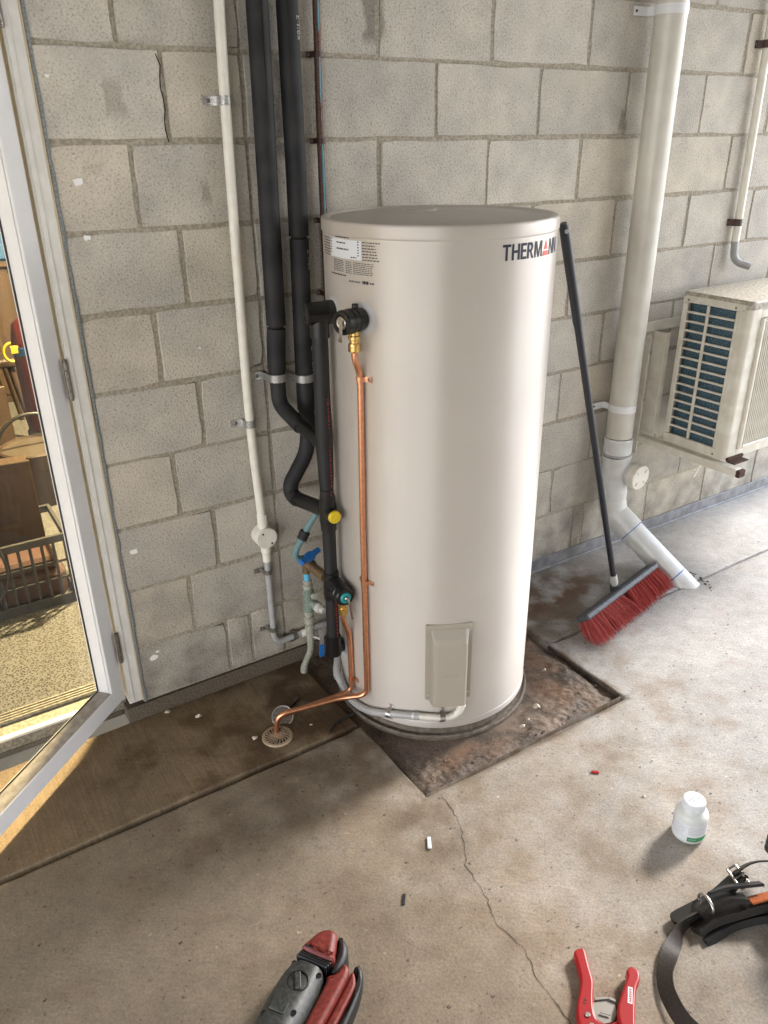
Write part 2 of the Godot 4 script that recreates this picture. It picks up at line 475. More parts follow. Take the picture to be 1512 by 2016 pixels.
			col[q] = int(clampf(pow(clampf(r, 0.005, 0.9), 0.4545) * 255.0, 0, 255)); col[q + 1] = int(clampf(pow(clampf(g, 0.004, 0.9), 0.4545) * 255.0, 0, 255)); col[q + 2] = int(clampf(pow(clampf(bl, 0.003, 0.9), 0.4545) * 255.0, 0, 255))
			hgt[j * W + i] = int(clampf(h, 0.0, 1.0) * 255.0)
	# trowel and drag marks, then grit ground into the surface
	var rng := RandomNumberGenerator.new(); rng.seed = 404
	for s in 700:
		var px := rng.randf() * W; var py := rng.randf_range(0.2, 1.0) * H
		var an := rng.randfn(0.75, 0.35) if rng.randf() < 0.75 else rng.randf() * TAU
		var ln := rng.randf_range(10.0, 70.0); var g0 := 1.0 + rng.randf_range(-0.16, 0.10)
		var cv := rng.randf_range(-0.006, 0.006)
		for k in int(ln):
			px += cos(an); py += sin(an) * 1.0; an += cv
			var ix := int(px); var iy := int(py)
			if ix < 0 or iy < 0 or ix >= W or iy >= H: break
			var q := (iy * W + ix) * 3
			var f := lerpf(1.0, g0, sin(PI * k / ln))
			for e in 3: col[q + e] = int(clampf(col[q + e] * f, 0, 255))
	for s in 900:
		var ix := rng.randi_range(2, W - 6); var iy := rng.randi_range(int(0.15 * H), H - 6)
		var g0 := rng.randf_range(0.35, 0.75) if rng.randf() < 0.8 else rng.randf_range(1.15, 1.4)
		for oy in rng.randi_range(1, 3):
			for ox in rng.randi_range(1, 4):
				var q := ((iy + oy) * W + ix + ox) * 3
				for e in 3: col[q + e] = int(clampf(col[q + e] * g0, 0, 255))
	return [ImageTexture.create_from_image(Image.create_from_data(W, H, false, Image.FORMAT_RGB8, col)), ImageTexture.create_from_image(Image.create_from_data(W, H, false, Image.FORMAT_L8, hgt))]

func terrazzo() -> Texture2D:
	var T := 768
	var ce := noise(41, 0.06, 1, FastNoiseLite.TYPE_CELLULAR)
	ce.cellular_return_type = FastNoiseLite.RETURN_CELL_VALUE
	var cd := noise(41, 0.06, 1, FastNoiseLite.TYPE_CELLULAR)
	cd.cellular_return_type = FastNoiseLite.RETURN_DISTANCE
	var im := Image.create(T, T, false, Image.FORMAT_RGB8)
	for y in T:
		for x in T:
			var v := ce.get_noise_2d(x, y)
			var d := cd.get_noise_2d(x, y)
			var c := lin(0.135, 0.135, 0.125)
			if d < -0.60:
				if v > 0.15: c = lin(0.014, 0.011, 0.008)
				elif v > -0.2: c = lin(0.035, 0.028, 0.02)
				elif v > -0.45: c = lin(0.08, 0.07, 0.055)
			im.set_pixel(x, y, c)
	return ImageTexture.create_from_image(im)

func wood(s: int, lo: Color, hi: Color) -> Texture2D:
	var f := noise(s, 0.02, 4); var g := noise(s + 1, 0.2, 2)
	var im := Image.create(256, 256, false, Image.FORMAT_RGB8)
	for y in 256:
		for x in 256:
			var v := 0.5 + 0.5 * sin((x + f.get_noise_2d(x * 0.6, y * 0.12) * 60.0) * 0.22) * 0.6 + g.get_noise_2d(x * 1.4, y * 0.08) * 0.35
			im.set_pixel(x, y, lo.lerp(hi, clampf(v, 0, 1)))
	return ImageTexture.create_from_image(im)

func make_materials() -> void:
	var wm := wall_maps()
	var block := mat("block concrete", Color.WHITE, 0.95)
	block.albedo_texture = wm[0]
	block.heightmap_enabled = true; block.heightmap_texture = wm[1]; block.heightmap_scale = 0.2
	for k in 4:   # blocks were cast in batches of slightly different tone
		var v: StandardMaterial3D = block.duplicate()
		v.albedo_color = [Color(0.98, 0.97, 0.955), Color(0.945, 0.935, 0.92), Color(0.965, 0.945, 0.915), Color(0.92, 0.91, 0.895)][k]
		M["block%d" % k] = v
	wear(mat("mortar", Color.WHITE, 0.95), mottle("mortar", 51, 0.05, lin(0.27, 0.24, 0.185), lin(0.40, 0.36, 0.29)), 3.0, 0.4)
	var fm := floor_maps()
	var fl := mat("floor concrete", Color.WHITE, 0.72)
	fl.albedo_texture = fm[0]
	fl.heightmap_enabled = true; fl.heightmap_texture = fm[1]; fl.heightmap_scale = 0.12
	fl.metallic_specular = 0.5
	wear(mat("yard", Color.WHITE, 0.85), mottle("yard", 53, 0.02, lin(0.30, 0.28, 0.25), lin(0.42, 0.40, 0.36)), 0.7)
	wear(mat("footing", Color.WHITE, 0.9), mottle("footing", 57, 0.06, lin(0.085, 0.066, 0.046), lin(0.13, 0.105, 0.075)), 3.0, 0.6)
	wear(mat("flashing", Color.WHITE, 0.55, 0.25), mottle("flashing", 59, 0.012, lin(0.17, 0.17, 0.175), lin(0.25, 0.25, 0.26)), 2.0, 0.15)
	wear(mat("soffit", Color.WHITE, 0.9), mottle("soffit", 60, 0.02, lin(0.22, 0.20, 0.17), lin(0.28, 0.26, 0.23)), 1.0)
	# paints, plastics, metals
	var tk := mat("heater paint", Color.WHITE, 0.46, 0.3)
	wear(tk, mottle("heater paint", 110, 0.006, lin(0.515, 0.473, 0.425), lin(0.535, 0.493, 0.443)), 1.0)
	tk.metallic_specular = 0.75
	tk.anisotropy_enabled = true; tk.anisotropy = -0.85
	var lidm := mat("heater lid paint", lin(0.36, 0.325, 0.285), 0.42)  # darker than the body: the lid's shade is put into its colour
	lidm.clearcoat_enabled = true; lidm.clearcoat = 0.2; lidm.clearcoat_roughness = 0.3
	mat("cover plastic", lin(0.34, 0.305, 0.25), 0.5)
	mat("escutcheon", lin(0.46, 0.46, 0.45), 0.5)
	wear(mat("white powder coat", Color.WHITE, 0.4), mottle("wpc", 61, 0.008, lin(0.70, 0.70, 0.70), lin(0.74, 0.74, 0.74)), 2.0)
	wear(mat("dusty ledge", Color.WHITE, 0.85), mottle("dust", 63, 0.02, lin(0.28, 0.255, 0.225), lin(0.38, 0.355, 0.325)), 3.0)
	wear(mat("jamb paint", Color.WHITE, 0.5), mottle("jamb", 65, 0.008, lin(0.66, 0.645, 0.60), lin(0.72, 0.71, 0.67)), 3.0)
	mat("cream edge", lin(0.62, 0.5, 0.32), 0.7)
	wear(mat("sealant", Color.WHITE, 0.8), mottle("seal", 66, 0.05, lin(0.16, 0.17, 0.17), lin(0.27, 0.29, 0.29)), 6.0, 0.3)
	mat("gasket", lin(0.012, 0.012, 0.012), 0.5)
	var gl := mat("pane", Color(0.5, 0.55, 0.52, 0.025), 0.02)
	gl.metallic_specular = 0.3
	gl.transparency = BaseMaterial3D.TRANSPARENCY_ALPHA
	mat("steel", lin(0.5, 0.48, 0.45), 0.32, 1.0)
	wear(mat("old steel", Color.WHITE, 0.45, 0.85), mottle("olds", 67, 0.06, lin(0.10, 0.085, 0.07), lin(0.48, 0.46, 0.43)), 8.0)
	wear(mat("galvanised", Color.WHITE, 0.45, 0.7), mottle("galv", 68, 0.05, lin(0.22, 0.22, 0.21), lin(0.56, 0.55, 0.52)), 10.0)
	wear(mat("sill metal", Color.WHITE, 0.55, 0.2), mottle("sill", 69, 0.03, lin(0.20, 0.185, 0.14), lin(0.33, 0.31, 0.25)), 4.0)
	wear(mat("cream pvc", Color.WHITE, 0.38), mottle("cpvc", 70, 0.01, lin(0.70, 0.665, 0.575), lin(0.76, 0.735, 0.65)), 3.0)
	wear(mat("grey pvc", Color.WHITE, 0.4), mottle("gpvc", 71, 0.012, lin(0.33, 0.33, 0.325), lin(0.38, 0.38, 0.375)), 4.0)
	wear(mat("downpipe pvc", Color.WHITE, 0.30), mottle("dpvc", 72, 0.006, lin(0.555, 0.53, 0.46), lin(0.60, 0.58, 0.51)), 2.5)
	wear(mat("white pvc", Color.WHITE, 0.3), mottle("wpvc", 73, 0.008, lin(0.56, 0.56, 0.53), lin(0.66, 0.67, 0.66)), 2.5)
	wear(mat("lagging", Color.WHITE, 0.72), mottle("lag", 74, 0.008, lin(0.005, 0.005, 0.006), lin(0.018, 0.018, 0.0185)), 2.0, 0.1)
	wear(mat("new lagging", Color.WHITE, 0.6), mottle("nlag", 75, 0.01, lin(0.006, 0.006, 0.007), lin(0.010, 0.010, 0.011)), 2.0, 0.05)
	mat("black plastic", lin(0.0045, 0.0045, 0.005), 0.34)
	mat("yellow plastic", lin(0.66, 0.50, 0.02), 0.45)
	mat("red print", lin(0.32, 0.02, 0.02), 0.6)
	mat("pale print", lin(0.45, 0.45, 0.45), 0.6)
	wear(mat("copper", Color.WHITE, 0.36, 1.0), mottle("cu", 76, 0.03, lin(0.72, 0.33, 0.18), lin(0.82, 0.41, 0.24)), 4.0)
	wear(mat("old copper", Color.WHITE, 0.55, 0.5), mottle("ocu", 77, 0.05, lin(0.07, 0.04, 0.032), lin(0.16, 0.09, 0.07)), 6.0)
	mat("verdigris", lin(0.12, 0.30, 0.36), 0.7)
	wear(mat("corroded copper", Color.WHITE, 0.7, 0.1), mottle("ccu", 78, 0.06, lin(0.08, 0.16, 0.17), lin(0.22, 0.33, 0.33)), 8.0)
	wear(mat("green brass", Color.WHITE, 0.7, 0.15), mottle("gbr", 79, 0.07, lin(0.08, 0.125, 0.10), lin(0.30, 0.34, 0.27)), 5.0, 0.2)
	wear(mat("old brass", Color.WHITE, 0.5, 0.7), mottle("obr", 80, 0.06, lin(0.16, 0.10, 0.05), lin(0.34, 0.25, 0.15)), 8.0)
	wear(mat("pale patina", Color.WHITE, 0.75, 0.1), mottle("ppat", 111, 0.06, lin(0.20, 0.21, 0.165), lin(0.46, 0.45, 0.37)), 5.0, 0.2)
	mat("brass", lin(0.78, 0.52, 0.18), 0.25, 1.0)
	mat("blue handle", lin(0.01, 0.13, 0.42), 0.42)
	mat("light blue", lin(0.10, 0.42, 0.66), 0.6)
	mat("teal", lin(0.01, 0.26, 0.26), 0.4)
	wear(mat("grey cap", Color.WHITE, 0.7), mottle("gcap", 81, 0.06, lin(0.36, 0.35, 0.32), lin(0.55, 0.54, 0.50)), 8.0)
	mat("strap yellow", lin(0.30, 0.21, 0.012), 0.5)
	mat("dark print", lin(0.02, 0.02, 0.022), 0.6)
	mat("navy print", lin(0.005, 0.007, 0.03), 0.6)
	mat("red logo", lin(0.75, 0.09, 0.06), 0.5)
	mat("label white", lin(0.62, 0.64, 0.66), 0.5)
	wear(mat("grate", Color.WHITE, 0.6, 0.2), mottle("grate", 82, 0.05, lin(0.26, 0.19, 0.12), lin(0.50, 0.40, 0.29)), 8.0)
	wear(mat("hollow", Color.WHITE, 0.9), mottle("hollow", 83, 0.05, lin(0.012, 0.009, 0.006), lin(0.025, 0.018, 0.012)), 5.0)
	wear(mat("stone", Color.WHITE, 0.9), mottle("stone", 84, 0.06, lin(0.35, 0.28, 0.20), lin(0.72, 0.66, 0.55)), 12.0)
	wear(mat("soil crumb", Color.WHITE, 0.95), mottle("soil", 85, 0.06, lin(0.04, 0.027, 0.018), lin(0.17, 0.12, 0.08)), 9.0)
	wear(mat("tray", Color.WHITE, 0.7), mottle("tray", 86, 0.02, lin(0.09, 0.07, 0.05), lin(0.17, 0.14, 0.11)), 4.0)
	mat("broom black", lin(0.018, 0.02, 0.026), 0.36)
	wear(mat("broom block", Color.WHITE, 0.6), mottle("bblk", 87, 0.04, lin(0.03, 0.033, 0.04), lin(0.10, 0.105, 0.115)), 5.0)
	mat("bristle a", lin(0.40, 0.06, 0.052), 0.6)
	mat("bristle b", lin(0.54, 0.13, 0.11), 0.6)
	mat("bristle c", lin(0.32, 0.04, 0.036), 0.6)
	wear(mat("unit casing", Color.WHITE, 0.42), mottle("unit", 88, 0.012, lin(0.58, 0.54, 0.45), lin(0.67, 0.64, 0.55)), 2.0)
	wear(mat("unit top", Color.WHITE, 0.6), mottle("utop", 89, 0.035, lin(0.26, 0.235, 0.19), lin(0.46, 0.42, 0.35)), 3.0)
	wear(mat("coil", Color.WHITE, 0.5, 0.3), mottle("coil", 90, 0.2, lin(0.018, 0.042, 0.058), lin(0.13, 0.22, 0.275)), 1.6, 0.3)
	wear(mat("rust", Color.WHITE, 0.9), mottle("rust", 91, 0.05, lin(0.02, 0.011, 0.007), lin(0.12, 0.05, 0.025)), 8.0, 0.3)
	mat("brown clip", lin(0.055, 0.02, 0.016), 0.5)
	var bo := mat("bottle plastic", lin(0.56, 0.58, 0.55), 0.35)
	bo.subsurf_scatter_enabled = true; bo.subsurf_scatter_strength = 0.15
	mat("white cap", lin(0.62, 0.64, 0.67), 0.4)
	mat("green print", lin(0.01, 0.22, 0.07), 0.5)
	mat("grey print", lin(0.30, 0.32, 0.35), 0.6)
	wear(mat("leather", Color.WHITE, 0.42), mottle("lea", 92, 0.05, lin(0.006, 0.0055, 0.005), lin(0.022, 0.019, 0.016)), 6.0, 0.15)
	wear(mat("brown leather", Color.WHITE, 0.62), mottle("blea", 93, 0.05, lin(0.012, 0.008, 0.005), lin(0.035, 0.023, 0.015)), 6.0, 0.15)
	wear(mat("tan leather", Color.WHITE, 0.5), mottle("tlea", 94, 0.05, lin(0.30, 0.07, 0.018), lin(0.42, 0.12, 0.03)), 6.0)
	wear(mat("tool red", Color.WHITE, 0.5), mottle("tred", 95, 0.03, lin(0.14, 0.016, 0.011), lin(0.22, 0.032, 0.021)), 5.0)
	wear(mat("tool grey", Color.WHITE, 0.45, 0.25), mottle("tgry", 96, 0.03, lin(0.035, 0.038, 0.036), lin(0.078, 0.080, 0.074)), 5.0)
	mat("tool black", lin(0.013, 0.013, 0.014), 0.5)
	mat("cutter red", lin(0.30, 0.007, 0.009), 0.36)
	mat("blade", lin(0.42, 0.40, 0.37), 0.35, 0.9)
	# indoors
	var tz := mat("terrazzo", Color.WHITE, 0.35)
	wear(tz, terrazzo(), 3.0)
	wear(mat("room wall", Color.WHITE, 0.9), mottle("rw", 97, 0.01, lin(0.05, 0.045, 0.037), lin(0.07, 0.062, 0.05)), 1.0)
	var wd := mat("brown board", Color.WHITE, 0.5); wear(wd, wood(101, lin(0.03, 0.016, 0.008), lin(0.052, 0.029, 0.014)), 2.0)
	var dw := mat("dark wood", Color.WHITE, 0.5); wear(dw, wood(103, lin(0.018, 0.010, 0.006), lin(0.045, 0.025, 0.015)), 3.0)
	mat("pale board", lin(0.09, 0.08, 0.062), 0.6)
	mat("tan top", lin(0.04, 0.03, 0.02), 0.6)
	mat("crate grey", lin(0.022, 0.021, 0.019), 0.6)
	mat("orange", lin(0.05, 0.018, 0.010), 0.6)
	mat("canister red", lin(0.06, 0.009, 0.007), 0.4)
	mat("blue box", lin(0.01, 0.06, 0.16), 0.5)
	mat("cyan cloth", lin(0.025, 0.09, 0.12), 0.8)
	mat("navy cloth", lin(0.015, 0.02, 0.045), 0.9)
	mat("splash white", lin(0.82, 0.82, 0.80), 0.7)
	mat("white rag", lin(0.62, 0.58, 0.5), 0.9)

# ---------------------------------------------------------------- the setting
func slab(called: String, parent: Node3D, xs: PackedFloat32Array, zs: PackedFloat32Array, height: Callable, skip := Rect2(), m: Material = null) -> void:
	var b := MB.new()
	var nz := func(x: float, z: float) -> Vector3:
		var e := 0.004
		return Vector3(height.call(x - e, z) - height.call(x + e, z), 2 * e, height.call(x, z - e) - height.call(x, z + e)).normalized()
	for i in xs.size() - 1:
		for j in zs.size() - 1:
			var x0 := xs[i]; var x1 := xs[i + 1]; var z0 := zs[j]; var z1 := zs[j + 1]
			if skip.has_area() and skip.has_point(Vector2((x0 + x1) / 2, (z0 + z1) / 2)):
				continue
			var q: Array = []
			for c in [[x0, z0], [x1, z0], [x1, z1], [x0, z1]]:
				var p := Vector3(c[0], height.call(c[0], c[1]), c[1])
				q.append([p, nz.call(c[0], c[1]), Vector2((c[0] - FX0) / FW, (c[1] - FZ0) / FH)])
			b.tri(q[0][0], q[1][0], q[2][0], q[0][1], q[1][1], q[2][1], q[0][2], q[1][2], q[2][2])
			b.tri(q[0][0], q[2][0], q[3][0], q[0][1], q[2][1], q[3][1], q[0][2], q[2][2], q[3][2])
	obj(called, b, m if m else M["floor concrete"], parent)
func steps(a: float, b: float, edge_a: bool, edge_b: bool, s := 0.04) -> PackedFloat32Array:
	var o := PackedFloat32Array()
	var fine := [0.0, 0.0015, 0.004, 0.008, 0.014, 0.022, 0.034]
	if edge_a:
		for f in fine: o.append(a + f)
	else: o.append(a)
	var lo := o[o.size() - 1]
	var hi := b - (0.034 if edge_b else 0.0)
	var n := maxi(1, int((hi - lo) / s))
	for k in range(1, n + 1): o.append(lerpf(lo, hi, float(k) / n))
	if edge_b:
		for k in range(fine.size() - 2, -1, -1): o.append(b - fine[k])
	return o
func arris(d: float, r: float, deep: float) -> float:   # how far a worn slab edge has dropped, d metres in from it
	if d >= r: return 0.0
	var t := 1.0 - maxf(d, 0.0) / r
	return deep * (1.0 - sqrt(maxf(0.0, 1.0 - t * t)))
func build_ground() -> void:
	var y := setting("ground")
	var g := MB.new()
	for s in [[-60.0, 4.2, 0.0, 60.0], [4.2, 60.0, -60.0, 60.0], [-60.0, -60.0, 0, 0]]:
		if s[0] < s[1]:
			g.quad(Vector3(s[0], -0.07, s[2]), Vector3(s[1], -0.07, s[2]), Vector3(s[1], -0.07, s[3]), Vector3(s[0], -0.07, s[3]), Vector3.UP)
	obj("yard", g, M["yard"], y)
	var f := setting("floor")
	var wob := noise(71, 2.2, 2)
	var chip := noise(73, 22.0, 2)
	var top := 0.008
	# narrow strips along the wall
	slab("slab", f, steps(-2.0, -0.563, false, true), steps(0.010, 0.416, true, true), func(x: float, z: float) -> float:
		var k := 0.006 + 0.006 * maxf(0.0, chip.get_noise_2d(x, z))
		return top + wob.get_noise_2d(x, z) * 0.0015 - arris(-0.563 - x, k, 0.03) - arris(0.416 - z, k, 0.03) - arris(z - 0.008, k, 0.02))
	slab("slab", f, steps(0.222, 2.4, true, false), steps(0.004, 0.424, true, true), func(x: float, z: float) -> float:
		var k := 0.006 + 0.007 * maxf(0.0, chip.get_noise_2d(x, z))
		return top + wob.get_noise_2d(x, z) * 0.0015 - arris(x - 0.222, k + 0.002, 0.032) - arris(0.424 - z, k, 0.02) - arris(z - 0.004, k, 0.02))
	# the big slab in front, notched round the pit, its lip worn round
	var xs := steps(-2.0, -0.557, false, true)
	xs.append_array(steps(-0.557, 0.217, true, true).slice(1)); xs.append_array(steps(0.217, 2.4, true, false).slice(1))
	var zs := steps(0.427, 0.766, true, true)
	zs.append_array(steps(0.766, 2.15, true, false).slice(1))
	slab("slab", f, xs, zs, func(x: float, z: float) -> float:
		var h := top + wob.get_noise_2d(x + 9.0, z) * 0.0025
		var k := 0.006 + 0.008 * maxf(0.0, chip.get_noise_2d(x, z))
		if z < 0.766:
			if x <= -0.557: h -= arris(-0.557 - x, k, 0.03)
			if x >= 0.217: h -= arris(x - 0.217, k + 0.004, 0.035)
		elif x > -0.557 - 0.04 and x < 0.217 + 0.04:
			var dx := maxf(0.0, maxf(-0.557 - x, x - 0.217))
			var worn := lerpf(0.010, 0.046, clampf((x + 0.5) * 2.2, 0.0, 1.0)) + 0.006 * chip.get_noise_2d(x * 0.5, z)
			h -= arris(Vector2(dx, z - 0.766).length(), worn, 0.034)
		if x < -0.6 or x > 0.24: h -= arris(z - 0.427, k, 0.02)
		return h, Rect2(-0.557, 0.0, 0.774, 0.766))
	# soil at the bottom of the pit, which the joints between the slabs also show
	var lump := noise(75, 6.0, 4); var fine := noise(77, 34.0, 3)
	slab("soil_bed", f, steps(-2.0, -0.58, false, false, 0.3), steps(0.0, 0.80, false, false, 0.02), func(_x: float, _z: float) -> float: return -0.012, Rect2(), M["hollow"])
	slab("soil_bed", f, steps(-0.58, 0.25, false, false, 0.008), steps(0.0, 0.785, false, false, 0.008), func(x: float, z: float) -> float:
		var d := Vector2(x - TANK.x, z - TANK.z).length()
		var e := clampf(minf(minf(x + 0.56, 0.22 - x), 0.77 - z) / 0.04, 0.0, 1.0)
		var heap := clampf((d - 0.33) * 8.0, 0.0, 1.0)
		return -0.006 - 0.007 * smoothstep(-0.1, 0.2, x) + e * heap * (0.009 + 0.012 * lump.get_noise_2d(x, z) + 0.006 * fine.get_noise_2d(x, z)) + 0.008 * blob(x, z, 0.12, 0.5, 0.1, 0.2) * e)
	slab("soil_bed", f, steps(0.25, 2.4, false, false, 0.3), steps(0.0, 0.80, false, false, 0.02), func(_x: float, _z: float) -> float: return -0.012, Rect2(), M["hollow"])
	# the rest of the roofed floor, out to the yard
	var r := MB.new()
	for s in [[-4.2, -2.0, 0.0, 5.2], [2.4, 4.2, 0.0, 5.2], [-2.0, 2.4, 2.15, 5.2]]:
		r.bx(Vector3((s[0] + s[1]) / 2, -0.031, (s[2] + s[3]) / 2), Vector3(s[1] - s[0], 0.078, s[3] - s[2]), 0.0)
	obj("slab", r, M["yard"], f)
	# crack across the big slab: a ragged dark gap a few millimetres wide
	var cr := MB.new()
	var pts := [Vector2(-0.523, 0.785), Vector2(-0.536, 0.879), Vector2(-0.571, 0.957), Vector2(-0.610, 1.01), Vector2(-0.627, 1.117), Vector2(-0.655, 1.179), Vector2(-0.640, 1.253), Vector2(-0.663, 1.333), Vector2(-0.67, 1.431), Vector2(-0.69, 1.56), Vector2(-0.68, 1.75)]
	var rng := RandomNumberGenerator.new(); rng.seed = 5
	var path: Array = []
	for i in pts.size() - 1:
		for k in 7:
			path.append(pts[i].lerp(pts[i + 1], k / 7.0) + Vector2(rng.randf_range(-0.0035, 0.0035), rng.randf_range(-0.003, 0.003)))
	for i in path.size() - 1:
		var w0 := 0.0003 + 0.0006 * absf(sin(i * 0.37)); var w1 := 0.0003 + 0.0006 * absf(sin((i + 1) * 0.37))
		var h0: float = top + wob.get_noise_2d(path[i].x + 9.0, path[i].y) * 0.0025 + 0.0012; var h1: float = top + wob.get_noise_2d(path[i + 1].x + 9.0, path[i + 1].y) * 0.0025 + 0.0012
		cr.quad(Vector3(path[i].x - w0, h0, path[i].y), Vector3(path[i].x + w0, h0, path[i].y), Vector3(path[i + 1].x + w1, h1, path[i + 1].y), Vector3(path[i + 1].x - w1, h1, path[i + 1].y), Vector3.UP)
	obj("crack", cr, M["hollow"], f)
	# loose soil crumbs and grit: nobody could count them
	var crumbs := MultiMeshInstance3D.new()
	crumbs.name = "grit"
	var sb := MB.new()
	var rr := RandomNumberGenerator.new(); rr.seed = 9
	var vs: Array = []
	for k in 6: vs.append([Vector3(0.5, 0, 0), Vector3(-0.5, 0.05, 0), Vector3(0.05, 0.35, 0), Vector3(0, -0.3, 0.05), Vector3(0, 0, 0.45), Vector3(0.04, 0, -0.5)][k] * rr.randf_range(0.8, 1.15))
	for s in [[0, 2, 4], [4, 2, 1], [1, 2, 5], [5, 2, 0], [0, 3, 4], [4, 3, 1], [1, 3, 5], [5, 3, 0]]:
		sb.flat3(vs[s[0]], vs[s[1]], vs[s[2]], ((vs[s[0]] + vs[s[1]] + vs[s[2]]) / 3.0).normalized())
	var mm := MultiMesh.new()
	mm.transform_format = MultiMesh.TRANSFORM_3D
	mm.mesh = sb.mesh()
	var tf: Array = []
	while tf.size() < 1700:
		var x := rr.randf_range(-0.55, 0.21); var z := rr.randf_range(0.02, 0.76)
		if rr.randf() < 0.42:
			x = rr.randf_range(-1.3, 1.6); z = rr.randf_range(0.02, 1.6)
			if rr.randf() > 0.35: z = absf(rr.randfn(0.0, 0.02)) + (0.012 if rr.randf() < 0.5 else 0.43)
		var in_pit := x > -0.55 and x < 0.21 and z < 0.76
		if in_pit and Vector2(x - TANK.x, z - TANK.z).length() < 0.345: continue
		var s := rr.randf_range(0.002, 0.0065) if in_pit else rr.randf_range(0.0015, 0.004)
		if in_pit and rr.randf() < 0.06: s *= 2.2
		var yy := 0.001 - 0.005 * smoothstep(-0.1, 0.2, x) if in_pit else 0.0085
		tf.append(Transform3D(Basis(Vector3(rr.randf(), rr.randf(), 0.3).normalized(), rr.randf() * TAU).scaled(Vector3(s, s * 0.7, s)), Vector3(x, yy + s * 0.2, z)))
	mm.instance_count = tf.size()
	for k in tf.size(): mm.set_instance_transform(k, tf[k])
	crumbs.multimesh = mm; crumbs.material_override = M["soil crumb"]
	crumbs.set_meta("kind", "stuff"); crumbs.set_meta("label", "loose soil crumbs and grit round the heater and along the joints"); crumbs.set_meta("category", "grit")
	add_child(crumbs, true)

func build_wall() -> void:
	var w := thing("block_wall", "long wall of grey concrete blocks behind the water heater", "wall")
	# mortar and hollow cores behind the block faces
	var mb := MB.new()
	var joint := noise(91, 14.0, 3)
	for s in [[-1.105, -0.6085], [-0.6015, 2.62]]:
		mb.bx(Vector3((s[0] + s[1]) / 2, 1.375, -0.0965), Vector3(s[1] - s[0], 2.64, 0.185), 0.001)
	mb.bx(Vector3(-0.605, 1.375, -0.10), Vector3(0.0068, 2.64, 0.186), 0.0)
	mb.bx(Vector3(-3.2, 1.375, -0.0985), Vector3(2.0, 2.64, 0.185), 0.001)
	mb.bx(Vector3(-1.65, 2.41, -0.0985), Vector3(1.1, 0.57, 0.185), 0.001)
	obj("mortar", mb, M["mortar"], w)
	var rng := RandomNumberGenerator.new(); rng.seed = 77
	for k in range(-4, 9):
		var y1 := 1.850 - 0.2 * k; var y0 := y1 - 0.190
		var cuts: Array = []
		var left := [-1.105, -0.81 if k % 2 == 0 else -0.91, -0.605]
		if k == 8: left = [-1.105, -0.81, -0.728, -0.605]
		for i in left.size() - 1: cuts.append([left[i] + (0.0 if i == 0 else 0.005), left[i + 1] - (0.004 if i == left.size() - 2 else 0.005)])
		var x := -0.4 if k % 2 == 0 else -0.2
		var prev := -0.605 + 0.004
		while prev < 2.6:
			if k == 8 and absf(x - 0.8) < 0.01:
				cuts.append([prev, 0.735]); cuts.append([0.745, 0.787])
			else:
				cuts.append([prev, x - 0.005])
			prev = x + 0.005
			x += 0.4
		for c in cuts:
			var b := MB.new()
			block(b, c[0] + rng.randf_range(-0.0018, 0.0018), c[1] + rng.randf_range(-0.0018, 0.0018), y0 + rng.randf_range(-0.002, 0.002), y1 + rng.randf_range(-0.002, 0.002), rng.randf_range(-0.0022, 0.0012), rng)
			obj("block", b, M["block%d" % rng.randi_range(0, 3)], w)
	# a gap where the perpend's mortar has shrunk away
	var cr := MB.new()
	var last := Vector3(-0.822, 1.842, 0.0018)
	for i in range(1, 9):
		var p := Vector3(-0.8165 + 0.003 * sin(i * 1.7), 1.842 - 0.0235 * i, 0.0018)
		cr.quad(last + Vector3(-0.0013, 0, 0), last + Vector3(0.0013, 0, 0), p + Vector3(0.0016, 0, 0), p - Vector3(0.0016, 0, 0), Vector3.BACK)
		last = p
	obj("crack", cr, M["hollow"], w)
	# white paint flecks
	for fk in [[-1.045, 1.572, 0.014, 3], [-1.045, 1.445, 0.010, 5], [-1.06, 0.585, 0.013, 8], [-1.055, 0.21, 0.016, 11], [-1.04, 0.225, 0.007, 4], [-1.075, 1.79, 0.006, 2], [-0.795, 1.14, 0.004, 9]]:
		var fb := MB.new()
		var rf := RandomNumberGenerator.new(); rf.seed = fk[3]
		var pg := PackedVector2Array()
		for k in 9: pg.append(Vector2(cos(TAU * k / 9), sin(TAU * k / 9) * 0.8) * fk[2] * rf.randf_range(0.45, 1.1))
		fb.prism(at(Vector3(fk[0], fk[1], -0.0005)), pg, 0.0034)
		obj("paint_fleck", fb, M["splash white"], w)
	var fo := MB.new()
	fo.prism(facing(Vector3(-1.16, 0, 0), Vector3.RIGHT), PackedVector2Array([Vector2(0.1, 0), Vector2(0.1, 0.045), Vector2(-0.004, 0.053), Vector2(-0.012, 0.03), Vector2(-0.016, 0.0)]), 1.24, 0.0)
	fo.bx(Vector3(-1.62, 0.011, -0.115), Vector3(0.92, 0.021, 0.14), 0.004)  # dark block standing for the shaded recess under the sill
	obj("footing", fo, M["footing"], w)
	var fs := MB.new()
	fs.bx(Vector3(1.355, 0.031, 0.0035), Vector3(2.53, 0.066, 0.007), 0.002)
	fs.bx(Vector3(1.355, 0.0085, 0.009), Vector3(2.53, 0.017, 0.012), 0.003)
	obj("flashing_strip", fs, M["flashing"], w)
